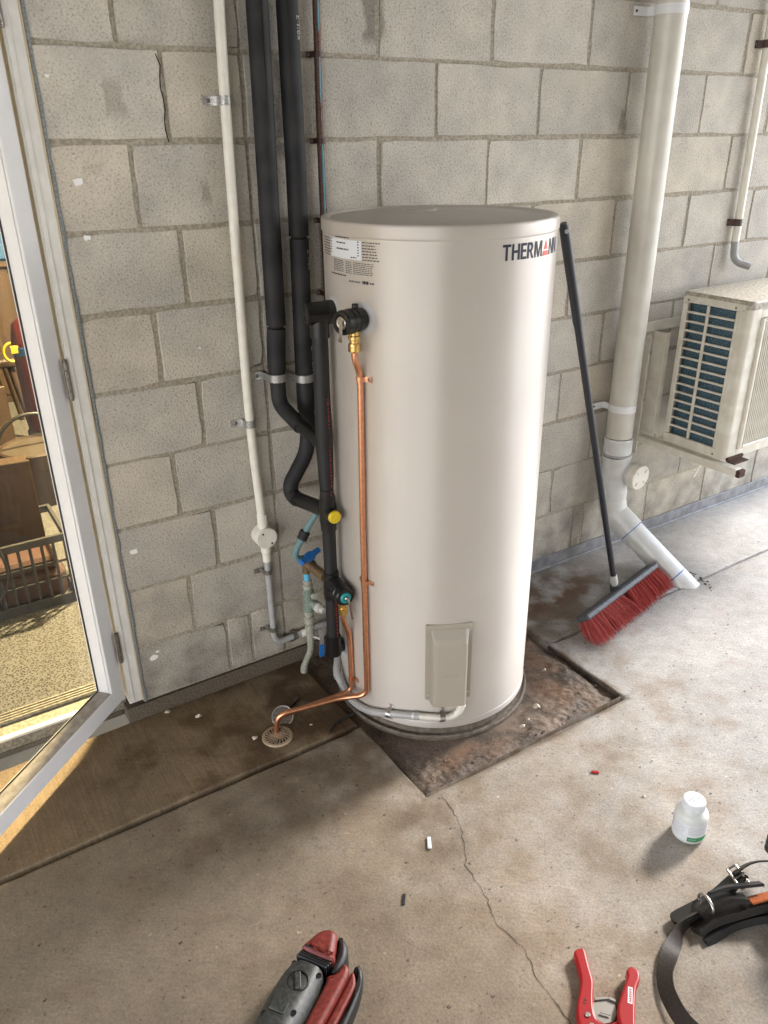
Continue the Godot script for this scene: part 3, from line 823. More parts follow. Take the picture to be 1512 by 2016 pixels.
func block(b: MB, x0: float, x1: float, y0: float, y1: float, z: float, rng: RandomNumberGenerator) -> void:
	# face outline with uneven arrises, a rounded edge back to the mortar
	var p: Array = []
	var nx := clampi(int((x1 - x0) / 0.06), 1, 7); var ny := 4
	for i in nx: p.append(Vector2(lerpf(x0, x1, float(i) / nx), y0))
	for i in ny: p.append(Vector2(x1, lerpf(y0, y1, float(i) / ny)))
	for i in nx: p.append(Vector2(lerpf(x1, x0, float(i) / nx), y1))
	for i in ny: p.append(Vector2(x0, lerpf(y1, y0, float(i) / ny)))
	var n := p.size()
	var c := Vector2((x0 + x1) / 2, (y0 + y1) / 2)
	var outer: Array = []; var inner: Array = []
	for q in p:
		var s := Vector2(signf(q.x - c.x) if absf(absf(q.x - c.x) - (x1 - x0) / 2) < 0.001 else 0.0, signf(q.y - c.y) if absf(absf(q.y - c.y) - (y1 - y0) / 2) < 0.001 else 0.0)
		var e: Vector2 = q + Vector2(rng.randf_range(-0.0016, 0.0016), rng.randf_range(-0.0016, 0.0016))
		var cut := rng.randf_range(0.0012, 0.0034) * (1.5 if s.x != 0.0 and s.y != 0.0 else 1.0)
		if rng.randf() < 0.10: cut *= rng.randf_range(1.2, 2.2)
		outer.append(e); inner.append(e - s * cut)
	var uv := func(q: Vector2) -> Vector2: return Vector2((q.x - WX0) / (WX1 - WX0), (WY1 - q.y) / WY1)
	for i in n:
		var j := (i + 1) % n
		var a: Vector2 = inner[i]; var d: Vector2 = inner[j]; var oa: Vector2 = outer[i]; var od: Vector2 = outer[j]
		b.tri(Vector3(c.x, c.y, z), Vector3(a.x, a.y, z), Vector3(d.x, d.y, z), Vector3.BACK, Vector3.BACK, Vector3.BACK, uv.call(c), uv.call(a), uv.call(d))
		var na := Vector3((oa - a).x, (oa - a).y, 0.003).normalized(); var nd := Vector3((od - d).x, (od - d).y, 0.003).normalized()
		b.tri(Vector3(a.x, a.y, z), Vector3(d.x, d.y, z), Vector3(od.x, od.y, z - 0.008), na, nd, nd, uv.call(a), uv.call(d), uv.call(od))
		b.tri(Vector3(a.x, a.y, z), Vector3(od.x, od.y, z - 0.008), Vector3(oa.x, oa.y, z - 0.008), na, nd, na, uv.call(a), uv.call(od), uv.call(oa))

func build_shelter() -> void:
	var s := setting("ceiling")  # unseen roof; its edges are set to shape the daylight
	var b := MB.new()
	b.bx(Vector3(-1.7, 2.82, 2.5), Vector3(9.0, 0.14, 5.4), 0.0)
	obj("soffit", b, M["soffit"], s)
	var e := setting("added_sky_screen")  # unseen wall added to keep out sky light from the front
	b = MB.new()
	b.bx(Vector3(0.25, 1.34, 5.0), Vector3(7.5, 2.82, 0.2), 0.0)
	obj("far_wall", b, M["yard"], e)

func build_room() -> void:
	var r := setting("room_shell")
	var f := MB.new()
	f.bx(Vector3(-1.0, 0.0, -2.6), Vector3(5.0, 0.118, 4.83), 0.0)
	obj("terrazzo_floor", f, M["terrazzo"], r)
	var w := MB.new()
	w.bx(Vector3(-1.0, 1.35, -4.9), Vector3(5.2, 2.7, 0.15), 0.0)
	w.bx(Vector3(-3.55, 1.35, -2.5), Vector3(0.15, 2.7, 4.65), 0.0)
	w.bx(Vector3(1.55, 1.35, -2.5), Vector3(0.15, 2.7, 4.65), 0.0)
	w.bx(Vector3(-1.0, 2.76, -2.5), Vector3(5.2, 0.12, 4.62), 0.0)
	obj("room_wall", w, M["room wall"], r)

# ---------------------------------------------------------------- door and room behind it
func build_door() -> void:
	var fr := thing("door_frame", "white painted door frame sealed against the block wall", "door frame", Vector3(-1.13, 0.06, 0))
	var b := MB.new()
	b.bx(Vector3(-1.1285, 1.085, -0.058), Vector3(0.042, 2.03, 0.126), 0.002)
	obj("jamb", b, M["jamb paint"], fr)
	b = MB.new(); b.bx(Vector3(-1.1395, 1.085, 0.0065), Vector3(0.012, 2.02, 0.006), 0.0015)
	obj("stop_bead", b, M["jamb paint"], fr)
	b = MB.new(); b.bx(Vector3(-1.1065, 1.085, -0.02), Vector3(0.0028, 2.03, 0.052), 0.0005)
	obj("timber_edge", b, M["cream edge"], fr)
	# hand-run sealant, uneven
	b = MB.new()
	var pts := PackedVector3Array(); var rad := PackedFloat32Array()
	var n := noise(131, 9.0, 3)
	for k in 70:
		var y := 0.06 + k * 0.0295
		pts.append(Vector3(-1.0995 + 0.003 * n.get_noise_1d(y), y, -0.002 + 0.0015 * n.get_noise_1d(y + 30))); rad.append(0.0068 + 0.0022 * n.get_noise_1d(y * 2 + 9))
	b.tube(pts, rad, 8)
	obj("sealant", b, M["sealant"], fr)
	# sill with two tracks
	b = MB.new(); b.bx(Vector3(-1.6, 0.0415, -0.108), Vector3(0.9, 0.035, 0.128), 0.002)
	obj("sill", b, M["sill metal"], fr)
	for z in [-0.172, -0.158, -0.145, -0.132]:
		b = MB.new(); b.bx(Vector3(-1.6, 0.0665, z + 0.006), Vector3(0.9, 0.012, 0.007), 0.001)
		obj("track", b, M["sill metal"], fr)
	b = MB.new(); b.bx(Vector3(-1.6, 0.0645, -0.052), Vector3(0.9, 0.010, 0.022), 0.002)
	obj("sill_nose", b, M["jamb paint"], fr)
	b = MB.new(); b.bx(Vector3(-1.65, 2.105, -0.058), Vector3(1.0, 0.04, 0.124), 0.002)
	obj("head", b, M["jamb paint"], fr)

	var H := Vector3(-1.1575, 0.0, 0.002)
	var d := Vector3(-0.747, 0, 0.665).normalized()
	var dt := Transform3D(Basis(d, Vector3.UP, d.cross(Vector3.UP)), H)
	var dr := thing("glass_door", "open white aluminium glass door, hinged at the frame", "door", H + Vector3(0, 0.1, 0))
	var L := 0.86
	var st := func(x0: float, x1: float, y0: float, y1: float, z0: float, z1: float, bev: float) -> MB:
		var m := MB.new()
		m.box(dt * at(Vector3((x0 + x1) / 2, (y0 + y1) / 2, (z0 + z1) / 2)), Vector3(x1 - x0, y1 - y0, z1 - z0), bev)
		return m
	var stile := obj("stile", st.call(0.0, 0.058, 0.1, 2.07, 0.0, 0.056, 0.002), M["white powder coat"], dr)
	var sb: MB = st.call(0.0582, 0.0605, 0.16, 2.02, 0.008, 0.013, 0.0008)
	obj("bead_line", sb, M["white powder coat"], stile)
	obj("stile", st.call(L - 0.058, L, 0.1, 2.07, 0.0, 0.056, 0.002), M["white powder coat"], dr)
	obj("rail", st.call(0.0585, L - 0.0585, 0.1, 0.157, 0.0, 0.056, 0.002), M["white powder coat"], dr)
	obj("rail", st.call(0.0585, L - 0.0585, 2.012, 2.07, 0.0, 0.056, 0.002), M["white powder coat"], dr)
	# years of dust lie on the bottom rail's ledge
	var dust: MB = st.call(0.060, L - 0.060, 0.1571, 0.1582, 0.003, 0.046, 0.0003)
	obj("dusty_ledge", dust, M["dusty ledge"], dr)
	obj("pane", st.call(0.056, L - 0.056, 0.155, 2.014, 0.0495, 0.0545, 0.0), M["pane"], dr)
	obj("gasket", st.call(0.0575, 0.0615, 0.1585, 2.012, 0.0455, 0.0492, 0.0005), M["gasket"], dr)
	obj("gasket", st.call(0.0615, L - 0.06, 0.1585, 0.1615, 0.0455, 0.0492, 0.0005), M["gasket"], dr)
	for y in [1.11, 0.29, 1.93]:
		var h := MB.new()
		var c := Vector3(-1.1535, y, 0.0155)
		for k in 3:
			var y0: float = [-0.05, -0.026, 0.027][k]; var y1: float = [-0.028, 0.025, 0.050][k]
			h.lathe(at(c), [Vector2(0, y0), Vector2(0.0055, y0), Vector2(0.0065, y0 + 0.001), Vector2(0.0065, y1 - 0.001), Vector2(0.0055, y1), Vector2(0, y1)], 14)
		h.lathe(at(c), [Vector2(0.0048, -0.053), Vector2(0.0048, 0.053)], 12)
		var hg := obj("hinge", h, M["old steel"], dr)
		var lf := MB.new(); lf.bx(c + Vector3(0.0125, 0.0, -0.0105), Vector3(0.015, 0.098, 0.0026), 0.0008)
		obj("leaf", lf, M["steel"], hg)

func build_indoors() -> void:
	# the lamp whose yellow light falls out through the doorway
	var lp := thing("ceiling_lamp", "round glowing ceiling lamp inside the room behind the wall", "lamp", Vector3(0.06, 2.70, -1.60))
	var b := MB.new()
	b.lathe(at(Vector3(0.06, 2.62, -1.60)), [Vector2(0, -0.045), Vector2(0.08, -0.04), Vector2(0.14, -0.02), Vector2(0.16, 0.02)], 28, true)
	var gm := mat("lamp glow", lin(0.9, 0.8, 0.55), 0.6)
	gm.emission_enabled = true; gm.emission = Color(1.0, 0.90, 0.68); gm.emission_energy_multiplier = 3.0
	obj("lamp_shade", b, gm, lp)
	b = MB.new(); b.lathe(at(Vector3(0.06, 2.64, -1.60)), [Vector2(0.168, 0.0), Vector2(0.17, 0.03), Vector2(0.168, 0.058), Vector2(0, 0.058)], 28)
	obj("lamp_base", b, M["white powder coat"], lp)
	var li := OmniLight3D.new()
	li.name = "lamp_light"
	li.light_color = Color(1.0, 0.90, 0.68); li.light_energy = 4.0 * LAMP; li.omni_range = 9.0; li.omni_attenuation = 2.0; li.light_size = 0.08; li.shadow_enabled = true
	lp.add_child(li, true)
	li.position = Vector3(0, -0.30, 0)

	# grey slatted crate just inside, with a brown board box standing in it
	var cr := thing("storage_crate", "grey plastic crate with open slatted sides behind the door glass", "crate", Vector3(-1.30, 0.06, -0.90))
	var o := Vector3(-1.30, 0.059, -0.90)
	var cw := 0.34; var cd := 0.30; var ch := 0.29
	for s in [-1, 1]:
		b = MB.new(); b.bx(o + Vector3(0, ch - 0.015, s * cd / 2), Vector3(cw + 0.012, 0.03, 0.014)); obj("rim", b, M["crate grey"], cr)
		b = MB.new(); b.bx(o + Vector3(s * cw / 2, ch - 0.015, 0), Vector3(0.014, 0.03, cd - 0.016)); obj("rim", b, M["crate grey"], cr)
		b = MB.new(); b.bx(o + Vector3(0, 0.02, s * cd / 2), Vector3(cw, 0.04, 0.010)); obj("rim", b, M["crate grey"], cr)
		b = MB.new(); b.bx(o + Vector3(s * cw / 2, 0.02, 0), Vector3(0.010, 0.04, cd - 0.012)); obj("rim", b, M["crate grey"], cr)
	b = MB.new(); b.bx(o + Vector3(0, 0.006, 0), Vector3(cw - 0.012, 0.008, cd - 0.012)); obj("base", b, M["crate grey"], cr)
	for k in 9:
		b = MB.new(); b.bx(o + Vector3(-cw / 2 + 0.008 + k * (cw - 0.016) / 8.0, 0.15, cd / 2), Vector3(0.011, 0.218, 0.008)); obj("slat", b, M["crate grey"], cr)
	for k in 7:
		b = MB.new(); b.bx(o + Vector3(-cw / 2, 0.15, -cd / 2 + 0.02 + k * 0.043), Vector3(0.008, 0.218, 0.011)); obj("slat", b, M["crate grey"], cr)
	for y in [0.11, 0.18]:
		b = MB.new(); b.bx(o + Vector3(0, y, cd / 2 - 0.001), Vector3(cw - 0.01, 0.010, 0.005)); obj("slat", b, M["crate grey"], cr)
		b = MB.new(); b.bx(o + Vector3(-cw / 2 + 0.001, y, 0), Vector3(0.005, 0.010, cd - 0.02)); obj("slat", b, M["crate grey"], cr)
	var og := thing("folded_cloth", "orange folded cloth packed low in the grey slatted crate", "cloth", o + Vector3(0.03, 0.012, 0.02))
	b = MB.new(); b.bx(o + Vector3(0.03, 0.075, 0.05), Vector3(0.24, 0.12, 0.15), 0.02); obj("lower_fold", b, M["orange"], og)
	b = MB.new(); b.bx(o + Vector3(0.02, 0.165, 0.05), Vector3(0.22, 0.055, 0.14), 0.02); obj("upper_fold", b, M["orange"], og)
	var bb := thing("board_box", "brown wooden box standing up out of the grey crate", "box", o + Vector3(0.02, 0.012, -0.08))
	b = MB.new(); b.box(at(o + Vector3(0.025, 0.265, -0.085), Basis(Vector3.UP, -0.12)), Vector3(0.21, 0.50, 0.018), 0.002); obj("front_panel", b, M["brown board"], bb)
	b = MB.new(); b.box(at(o + Vector3(0.025, 0.265, -0.135), Basis(Vector3.UP, -0.12)), Vector3(0.20, 0.49, 0.06), 0.002); obj("body", b, M["brown board"], bb)
	var bg := thing("cloth_bag", "dark navy cloth bag with trailing cord at the left of the crate", "bag", o + Vector3(-0.11, 0.25, 0.02))
	b = MB.new(); b.lathe(at(o + Vector3(-0.13, 0.29, 0.0), Basis.from_scale(Vector3(1.0, 1.1, 1.1))), [Vector2(0.0, 0.0), Vector2(0.06, 0.02), Vector2(0.085, 0.09), Vector2(0.07, 0.17), Vector2(0.03, 0.21), Vector2(0.0, 0.215)], 18, true); obj("body", b, M["navy cloth"], bg)
	b = MB.new(); b.tube(smooth_path([o + Vector3(-0.17, 0.47, 0.09), o + Vector3(-0.10, 0.42, 0.13), o + Vector3(-0.06, 0.30, 0.165), o + Vector3(-0.05, 0.18, 0.17), o + Vector3(-0.09, 0.10, 0.17), o + Vector3(-0.16, 0.07, 0.175)]), 0.005, 8); obj("cord", b, M["tool black"], bg)
	b = MB.new(); b.tube(line(o + Vector3(-0.145, 0.315, 0.12), o + Vector3(-0.085, 0.335, 0.13)), 0.013, 12); obj("toggle", b, M["grey cap"], bg)
	# handled tub behind it
	var tb := thing("lidded_tub", "low tub with tan lid, dark rim and black hoop handle", "tub", Vector3(-1.03, 0.06, -1.85))
	var to := Vector3(-1.03, 0.059, -1.85)
	b = MB.new(); b.lathe(at(to), [Vector2(0, 0), Vector2(0.14, 0.0), Vector2(0.165, 0.19), Vector2(0.16, 0.2)], 28); obj("body", b, M["dark wood"], tb)
	b = MB.new(); b.lathe(at(to), [Vector2(0.172, 0.195), Vector2(0.172, 0.27), Vector2(0.16, 0.275), Vector2(0.155, 0.262)], 28); obj("rim", b, M["dark wood"], tb)
	b = MB.new(); b.lathe(at(to), [Vector2(0.157, 0.262), Vector2(0, 0.268)], 28); obj("lid", b, M["tan top"], tb)
	var hp := PackedVector3Array()
	for k in 17: hp.append(to + Vector3(-0.165 * cos(PI * k / 16.0), 0.255 + 0.17 * sin(PI * k / 16.0), -0.02))
	b = MB.new(); b.tube(hp, 0.009, 10); obj("handle", b, M["tool black"], tb)
	# red canister with a yellow strap, and the furniture beyond
	var rc := thing("canister", "tall red canister with black foot and yellow strap", "canister", Vector3(-0.86, 0.06, -2.55))
	var ro := Vector3(-0.86, 0.059, -2.55)
	b = MB.new(); b.lathe(at(ro), [Vector2(0, 0), Vector2(0.10, 0.0), Vector2(0.105, 0.12), Vector2(0.085, 0.13)], 24); obj("foot", b, M["tool black"], rc)
	b = MB.new(); b.lathe(at(ro), [Vector2(0.085, 0.125), Vector2(0.092, 0.16), Vector2(0.095, 0.62), Vector2(0.075, 0.72), Vector2(0.03, 0.76), Vector2(0, 0.76)], 24, true); obj("body", b, M["canister red"], rc)
	b = MB.new(); b.lathe(at(ro), [Vector2(0.0965, 0.56), Vector2(0.0985, 0.565), Vector2(0.0985, 0.605), Vector2(0.0965, 0.61)], 24); obj("strap", b, M["blue box"], rc)
	var lp2 := PackedVector3Array()
	for k in 13: lp2.append(ro + Vector3(-0.10 - 0.045 * sin(PI * k / 12.0), 0.585 - 0.05 * cos(PI * k / 12.0), 0.045))
	b = MB.new(); b.tube(lp2, 0.008, 8); obj("strap_loop", b, M["strap yellow"], rc)
	b = MB.new(); b.bx(ro + Vector3(-0.085, 0.60, 0.055), Vector3(0.05, 0.04, 0.02)); obj("buckle", b, M["strap yellow"], rc)
	var chr := thing("wooden_chair", "dark wooden chair standing on the terrazzo indoors", "chair", Vector3(-1.12, 0.06, -3.0))
	var co := Vector3(-1.12, 0.059, -3.0)
	for s in [[-0.19, -0.18], [0.19, -0.18], [-0.19, 0.18], [0.19, 0.18]]:
		b = MB.new(); b.tube(line(co + Vector3(s[0] * 1.15, 0, s[1] * 1.15), co + Vector3(s[0] * 0.9, 0.44, s[1] * 0.9)), PackedFloat32Array([0.014, 0.02]), 8); obj("leg", b, M["dark wood"], chr)
	b = MB.new(); b.bx(co + Vector3(0, 0.46, 0), Vector3(0.44, 0.05, 0.42), 0.015); obj("seat", b, M["dark wood"], chr)
	b = MB.new(); b.box(at(co + Vector3(0, 0.76, -0.20), Basis(Vector3.RIGHT, -0.12)), Vector3(0.42, 0.3, 0.03), 0.01); obj("backrest", b, M["dark wood"], chr)
	for s in [-1, 1]:
		b = MB.new(); b.box(at(co + Vector3(s * 0.19, 0.62, -0.19), Basis(Vector3.RIGHT, -0.12)), Vector3(0.03, 0.34, 0.028), 0.004); obj("back_post", b, M["dark wood"], chr)
	var cab := thing("cabinet", "brown wooden cabinet against the back of the room", "cabinet", Vector3(-0.7, 0.06, -3.9))
	var ca := Vector3(-0.7, 0.059, -3.9)
	b = MB.new(); b.bx(ca + Vector3(0, 0.44, 0), Vector3(1.5, 0.88, 0.5), 0.004); obj("carcass", b, M["dark wood"], cab)
	b = MB.new(); b.bx(ca + Vector3(0, 0.897, 0.01), Vector3(1.56, 0.03, 0.54), 0.004); obj("top", b, M["brown board"], cab)
	for k in 3:
		b = MB.new(); b.bx(ca + Vector3(-0.5 + k * 0.5, 0.45, 0.258), Vector3(0.47, 0.78, 0.014), 0.003); var dd := obj("door", b, M["brown board"], cab)
		b = MB.new(); b.bx(ca + Vector3(-0.32 + k * 0.5, 0.6, 0.272), Vector3(0.014, 0.09, 0.014), 0.003); obj("handle", b, M["old steel"], dd)
	var pb := thing("leaning_board", "pale framed board leaning in front of the cabinet", "board", Vector3(-1.13, 0.06, -2.45))
	b = MB.new(); b.box(at(Vector3(-1.235, 0.70, -2.5), Basis(Vector3.UP, 0.25) * Basis(Vector3.BACK, -0.10)), Vector3(0.30, 0.50, 0.02), 0.003); obj("panel", b, M["pale board"], pb)
	b = MB.new(); b.box(at(Vector3(-1.075, 0.68, -2.53), Basis(Vector3.UP, 0.25) * Basis(Vector3.BACK, -0.10)), Vector3(0.025, 0.54, 0.03), 0.003); obj("edge_strip", b, M["crate grey"], pb)
	b = MB.new(); b.box(at(Vector3(-1.16, 0.26, -2.52), Basis(Vector3.UP, 0.25)), Vector3(0.26, 0.40, 0.02), 0.003); obj("foot_panel", b, M["dark wood"], pb)
	var bx1 := thing("storage_bin", "blue plastic storage bin on top of the brown cabinet", "bin", ca + Vector3(-0.2, 0.912, 0.05))
	b = MB.new(); b.bx(ca + Vector3(-0.22, 1.02, 0.05), Vector3(0.42, 0.21, 0.3), 0.012); obj("body", b, M["blue box"], bx1)
	b = MB.new(); b.bx(ca + Vector3(-0.22, 1.135, 0.05), Vector3(0.45, 0.025, 0.33), 0.008); obj("lid", b, M["grey cap"], bx1)
	var bx2 := thing("carton", "plain yellowish carton stacked above the blue storage bin", "carton", ca + Vector3(-0.2, 1.148, 0.05))
	b = MB.new(); b.bx(ca + Vector3(-0.18, 1.25, 0.05), Vector3(0.36, 0.20, 0.26), 0.004); obj("body", b, M["pale board"], bx2)
	b = MB.new(); b.bx(ca + Vector3(-0.18, 1.251, 0.05), Vector3(0.05, 0.203, 0.263), 0.001); obj("tape", b, M["tan top"], bx2)
	var bx3 := thing("rag_pile", "white rag heaped on the cabinet beside the blue bin", "rag", ca + Vector3(0.2, 0.912, 0.1))
	b = MB.new()
	for k in 5: b.lathe(at(ca + Vector3(0.2 + 0.07 * sin(k * 2.1), 0.915 + 0.02 * k, 0.08 + 0.05 * cos(k * 1.7)), Basis(Vector3(0.3, 0.2, 1).normalized(), k * 0.4)), [Vector2(0, 0), Vector2(0.09, 0.01), Vector2(0.10, 0.04), Vector2(0.05, 0.075), Vector2(0, 0.08)], 14, true)
	obj("cloth", b, M["grey cap"], bx3)
	var bx4 := thing("cyan_towel", "small cyan towel hanging over the cabinet edge", "towel", ca + Vector3(0.05, 0.7, 0.3))
	b = MB.new(); b.strap(smooth_path([ca + Vector3(0.08, 0.925, 0.1), ca + Vector3(0.08, 0.93, 0.24), ca + Vector3(0.08, 0.90, 0.298), ca + Vector3(0.08, 0.66, 0.305)]), smooth_path([Vector3.RIGHT, Vector3.RIGHT, Vector3.RIGHT, Vector3.RIGHT]), 0.22, 0.012); obj("cloth", b, M["cyan cloth"], bx4)

# ---------------------------------------------------------------- pipes on the wall
# a saddle strap over a pipe: axis point, pipe direction, surface normal, pipe radius, height of the axis over the surface, flange on one or both sides
func saddle(parent: Node3D, c: Vector3, axis: Vector3, n: Vector3, r: float, gap: float, m: Material, side := 1.0, both := false, wide := 0.017, flange := 0.024, called := "clip") -> void:
	var s := axis.cross(n).normalized() * side
	var pts: Array = []
	var R := r + 0.0012
	pts.append(c + s * (R + flange) - n * (gap - 0.0012))
	pts.append(c + s * (R + 0.003) - n * (gap - 0.0012))
	for k in 11:
		var a := PI * k / 10.0
		pts.append(c + s * R * cos(a) + n * R * sin(a))
	pts.append(c - s * R - n * (gap - 0.001))
	if both: pts.append(c - s * (R + flange) - n * (gap - 0.0012))
	var path := PackedVector3Array(pts)
	var wd := PackedVector3Array()
	for k in path.size(): wd.append(axis)
	var b := MB.new()
	b.strap(path, wd, wide, 0.0018)
	var o := obj(called, b, m, parent)
	for q in ([1.0, -1.0] if both else [1.0]):
		b = MB.new()
		b.lathe(along(c + s * q * (R + flange * 0.62) - n * (gap - 0.002), n), [Vector2(0.0050, 0), Vector2(0.0048, 0.0016), Vector2(0.0028, 0.0030), Vector2(0.0012, 0.0030), Vector2(0.0008, 0.0014), Vector2(0, 0.0014)], 10)
		obj("screw", b, M["old steel"], o)

func build_wall_pipes() -> void:
	# white conduit, left of the black pipes
	var t := thing("white_conduit", "thin cream-white conduit running down the wall left of the black pipes", "conduit pipe", Vector3(-0.668, 0.57, 0.03))
	var b := MB.new()
	b.tube(smooth_path([Vector3(-0.655, 2.74, 0.028), Vector3(-0.659, 2.1, 0.028), Vector3(-0.667, 1.745, 0.026), Vector3(-0.676, 1.3, 0.030), Vector3(-0.677, 0.905, 0.026), Vector3(-0.668, 0.60, 0.03)], 6), 0.0132, 20)
	obj("pipe", b, M["cream pvc"], t)
	saddle(t, Vector3(-0.667, 1.745, 0.026), Vector3.UP, Vector3.BACK, 0.0134, 0.026, M["galvanised"], -1.0, false, 0.022, 0.034)
	saddle(t, Vector3(-0.6765, 0.905, 0.026), Vector3.UP, Vector3.BACK, 0.0134, 0.026, M["galvanised"], -1.0, false, 0.022, 0.034)
	# round junction box
	var j := thing("junction_box", "round cream junction box with two-screw lid at the conduit's foot", "junction box", Vector3(-0.664, 0.53, 0.0))
	var c := Vector3(-0.664, 0.532, 0.0)
	b = MB.new(); b.lathe(along(c + Vector3(0, 0, 0.002), Vector3.BACK), [Vector2(0.032, 0), Vector2(0.0335, 0.002), Vector2(0.0335, 0.044), Vector2(0.031, 0.046)], 30); obj("body", b, M["cream pvc"], j)
	b = MB.new(); b.lathe(along(c + Vector3(0, 0, 0.046), Vector3.BACK), [Vector2(0.0345, 0), Vector2(0.0345, 0.0035), Vector2(0.0325, 0.005), Vector2(0, 0.0055)], 30); var ld := obj("lid", b, M["cream pvc"], j)
	for q in [[-0.013, 0.018], [0.015, -0.02]]:
		b = MB.new(); b.lathe(along(c + Vector3(q[0], q[1], 0.0508), Vector3.BACK), [Vector2(0.0034, 0), Vector2(0.0034, 0.001), Vector2(0, 0.001)], 10); obj("screw", b, M["tool black"], ld)
	b = MB.new(); b.lathe(at(c + Vector3(-0.002, 0.031, 0.029)), [Vector2(0.0165, 0), Vector2(0.0168, 0.045), Vector2(0.0155, 0.047), Vector2(0.0135, 0.047)], 20); obj("upper_spigot", b, M["cream pvc"], j)
	b = MB.new(); b.lathe(at(c + Vector3(0.004, -0.092, 0.024)), [Vector2(0.0115, 0), Vector2(0.0135, 0.0), Vector2(0.0140, 0.028), Vector2(0.0165, 0.034), Vector2(0.0165, 0.062)], 20); obj("lower_spigot", b, M["cream pvc"], j)
	# grey conduit on to the heater
	var g := thing("grey_conduit", "grey conduit elbowed low on the wall below the junction box", "conduit pipe", Vector3(-0.655, 0.12, 0.02))
	b = MB.new(); b.tube(bend([Vector3(-0.660, 0.44, 0.024), Vector3(-0.657, 0.118, 0.022), Vector3(-0.490, 0.131, 0.028), Vector3(-0.462, 0.132, 0.028)], 0.045, 10), 0.0105, 18); obj("pipe", b, M["grey pvc"], g)
	b = MB.new(); b.tube(line(Vector3(-0.558, 0.1248, 0.0275), Vector3(-0.522, 0.1285, 0.0300)), 0.0130, 18); obj("coupling", b, M["cream pvc"], g)
	saddle(g, Vector3(-0.6595, 0.40, 0.024), Vector3.UP, Vector3.BACK, 0.0107, 0.024, M["old steel"], -1.0, false, 0.016, 0.026)
	saddle(g, Vector3(-0.6575, 0.178, 0.022), Vector3.UP, Vector3.BACK, 0.0107, 0.022, M["old steel"], -1.0, false, 0.016, 0.026)
	saddle(g, Vector3(-0.583, 0.123, 0.0258), Vector3.RIGHT, Vector3.BACK, 0.0107, 0.0258, M["old steel"], 1.0, false, 0.016, 0.024)
	# two lagged pipes coming down the wall
	var a := thing("lagged_pipe", "black lagged pipe nearest the white conduit, elbowing at its foot", "lagged pipe", Vector3(-0.58, 0.9, 0.05))
	b = MB.new(); b.tube(smooth_path([Vector3(-0.571, 2.74, 0.048), Vector3(-0.573, 1.95, 0.048), Vector3(-0.580, 1.5, 0.052), Vector3(-0.583, 1.186, 0.05)], 6), 0.0275, 22); obj("lagging", b, M["lagging"], a)
	b = MB.new(); b.tube(line(Vector3(-0.583, 1.184, 0.05), Vector3(-0.5832, 1.178, 0.05)), 0.0215, 18); obj("open_joint", b, M["hollow"], a)
	b = MB.new(); b.tube(smooth_path([Vector3(-0.583, 1.176, 0.05), Vector3(-0.588, 1.10, 0.048), Vector3(-0.589, 1.048, 0.047)], 5), PackedFloat32Array([0.0262, 0.0268, 0.0270, 0.0270, 0.0270, 0.0270, 0.0270, 0.0268, 0.0262, 0.0250, 0.023]), 22); obj("lagging", b, M["lagging"], a)
	b = MB.new(); b.tube(bend([Vector3(-0.589, 1.046, 0.046), Vector3(-0.590, 0.955, 0.050), Vector3(-0.5785, 0.915, 0.16)], 0.030, 8), 0.0225, 20); obj("elbow", b, M["lagging"], a)
	b = MB.new(); b.tube(line(Vector3(-0.5815, 0.927, 0.122), Vector3(-0.566, 0.893, 0.268)), 0.0212, 20); obj("branch", b, M["black plastic"], a)
	saddle(a, Vector3(-0.589, 1.035, 0.046), Vector3.UP, Vector3.BACK, 0.0242, 0.046, M["galvanised"], -1.0, false, 0.022, 0.03)
	var p := thing("lagged_pipe", "black lagged pipe beside the thin copper riser, curving back at its foot", "lagged pipe", Vector3(-0.5, 0.7, 0.05))
	b = MB.new(); b.tube(smooth_path([Vector3(-0.490, 2.74, 0.048), Vector3(-0.493, 1.95, 0.048), Vector3(-0.495, 1.60, 0.052), Vector3(-0.496, 1.418, 0.05)], 6), 0.0275, 22); obj("lagging", b, M["lagging"], p)
	b = MB.new(); b.tube(line(Vector3(-0.496, 1.416, 0.05), Vector3(-0.496, 1.412, 0.05)), 0.0215, 18); obj("open_joint", b, M["hollow"], p)
	b = MB.new(); b.tube(smooth_path([Vector3(-0.496, 1.410, 0.05), Vector3(-0.501, 1.2, 0.052), Vector3(-0.503, 1.035, 0.05)], 6), 0.0268, 22); obj("lagging", b, M["lagging"], p)
	b = MB.new(); b.tube(line(Vector3(-0.503, 1.012, 0.05), Vector3(-0.504, 0.925, 0.05)), PackedFloat32Array([0.0262, 0.0262]), 22); obj("sleeve", b, M["new lagging"], p)
	b = MB.new(); b.tube(smooth_path([Vector3(-0.504, 0.93, 0.05), Vector3(-0.503, 0.86, 0.052), Vector3(-0.516, 0.79, 0.055), Vector3(-0.550, 0.735, 0.056), Vector3(-0.573, 0.70, 0.057), Vector3(-0.578, 0.672, 0.068), Vector3(-0.577, 0.664, 0.105)], 6), 0.0235, 20); obj("swept_bend", b, M["lagging"], p)
	b = MB.new(); b.tube(line(Vector3(-0.577, 0.665, 0.098), Vector3(-0.567, 0.688, 0.262)), 0.0222, 20); obj("branch", b, M["black plastic"], p)
	saddle(p, Vector3(-0.5035, 1.022, 0.05), Vector3.UP, Vector3.BACK, 0.0262, 0.05, M["galvanised"], -1.0, false, 0.022, 0.032)
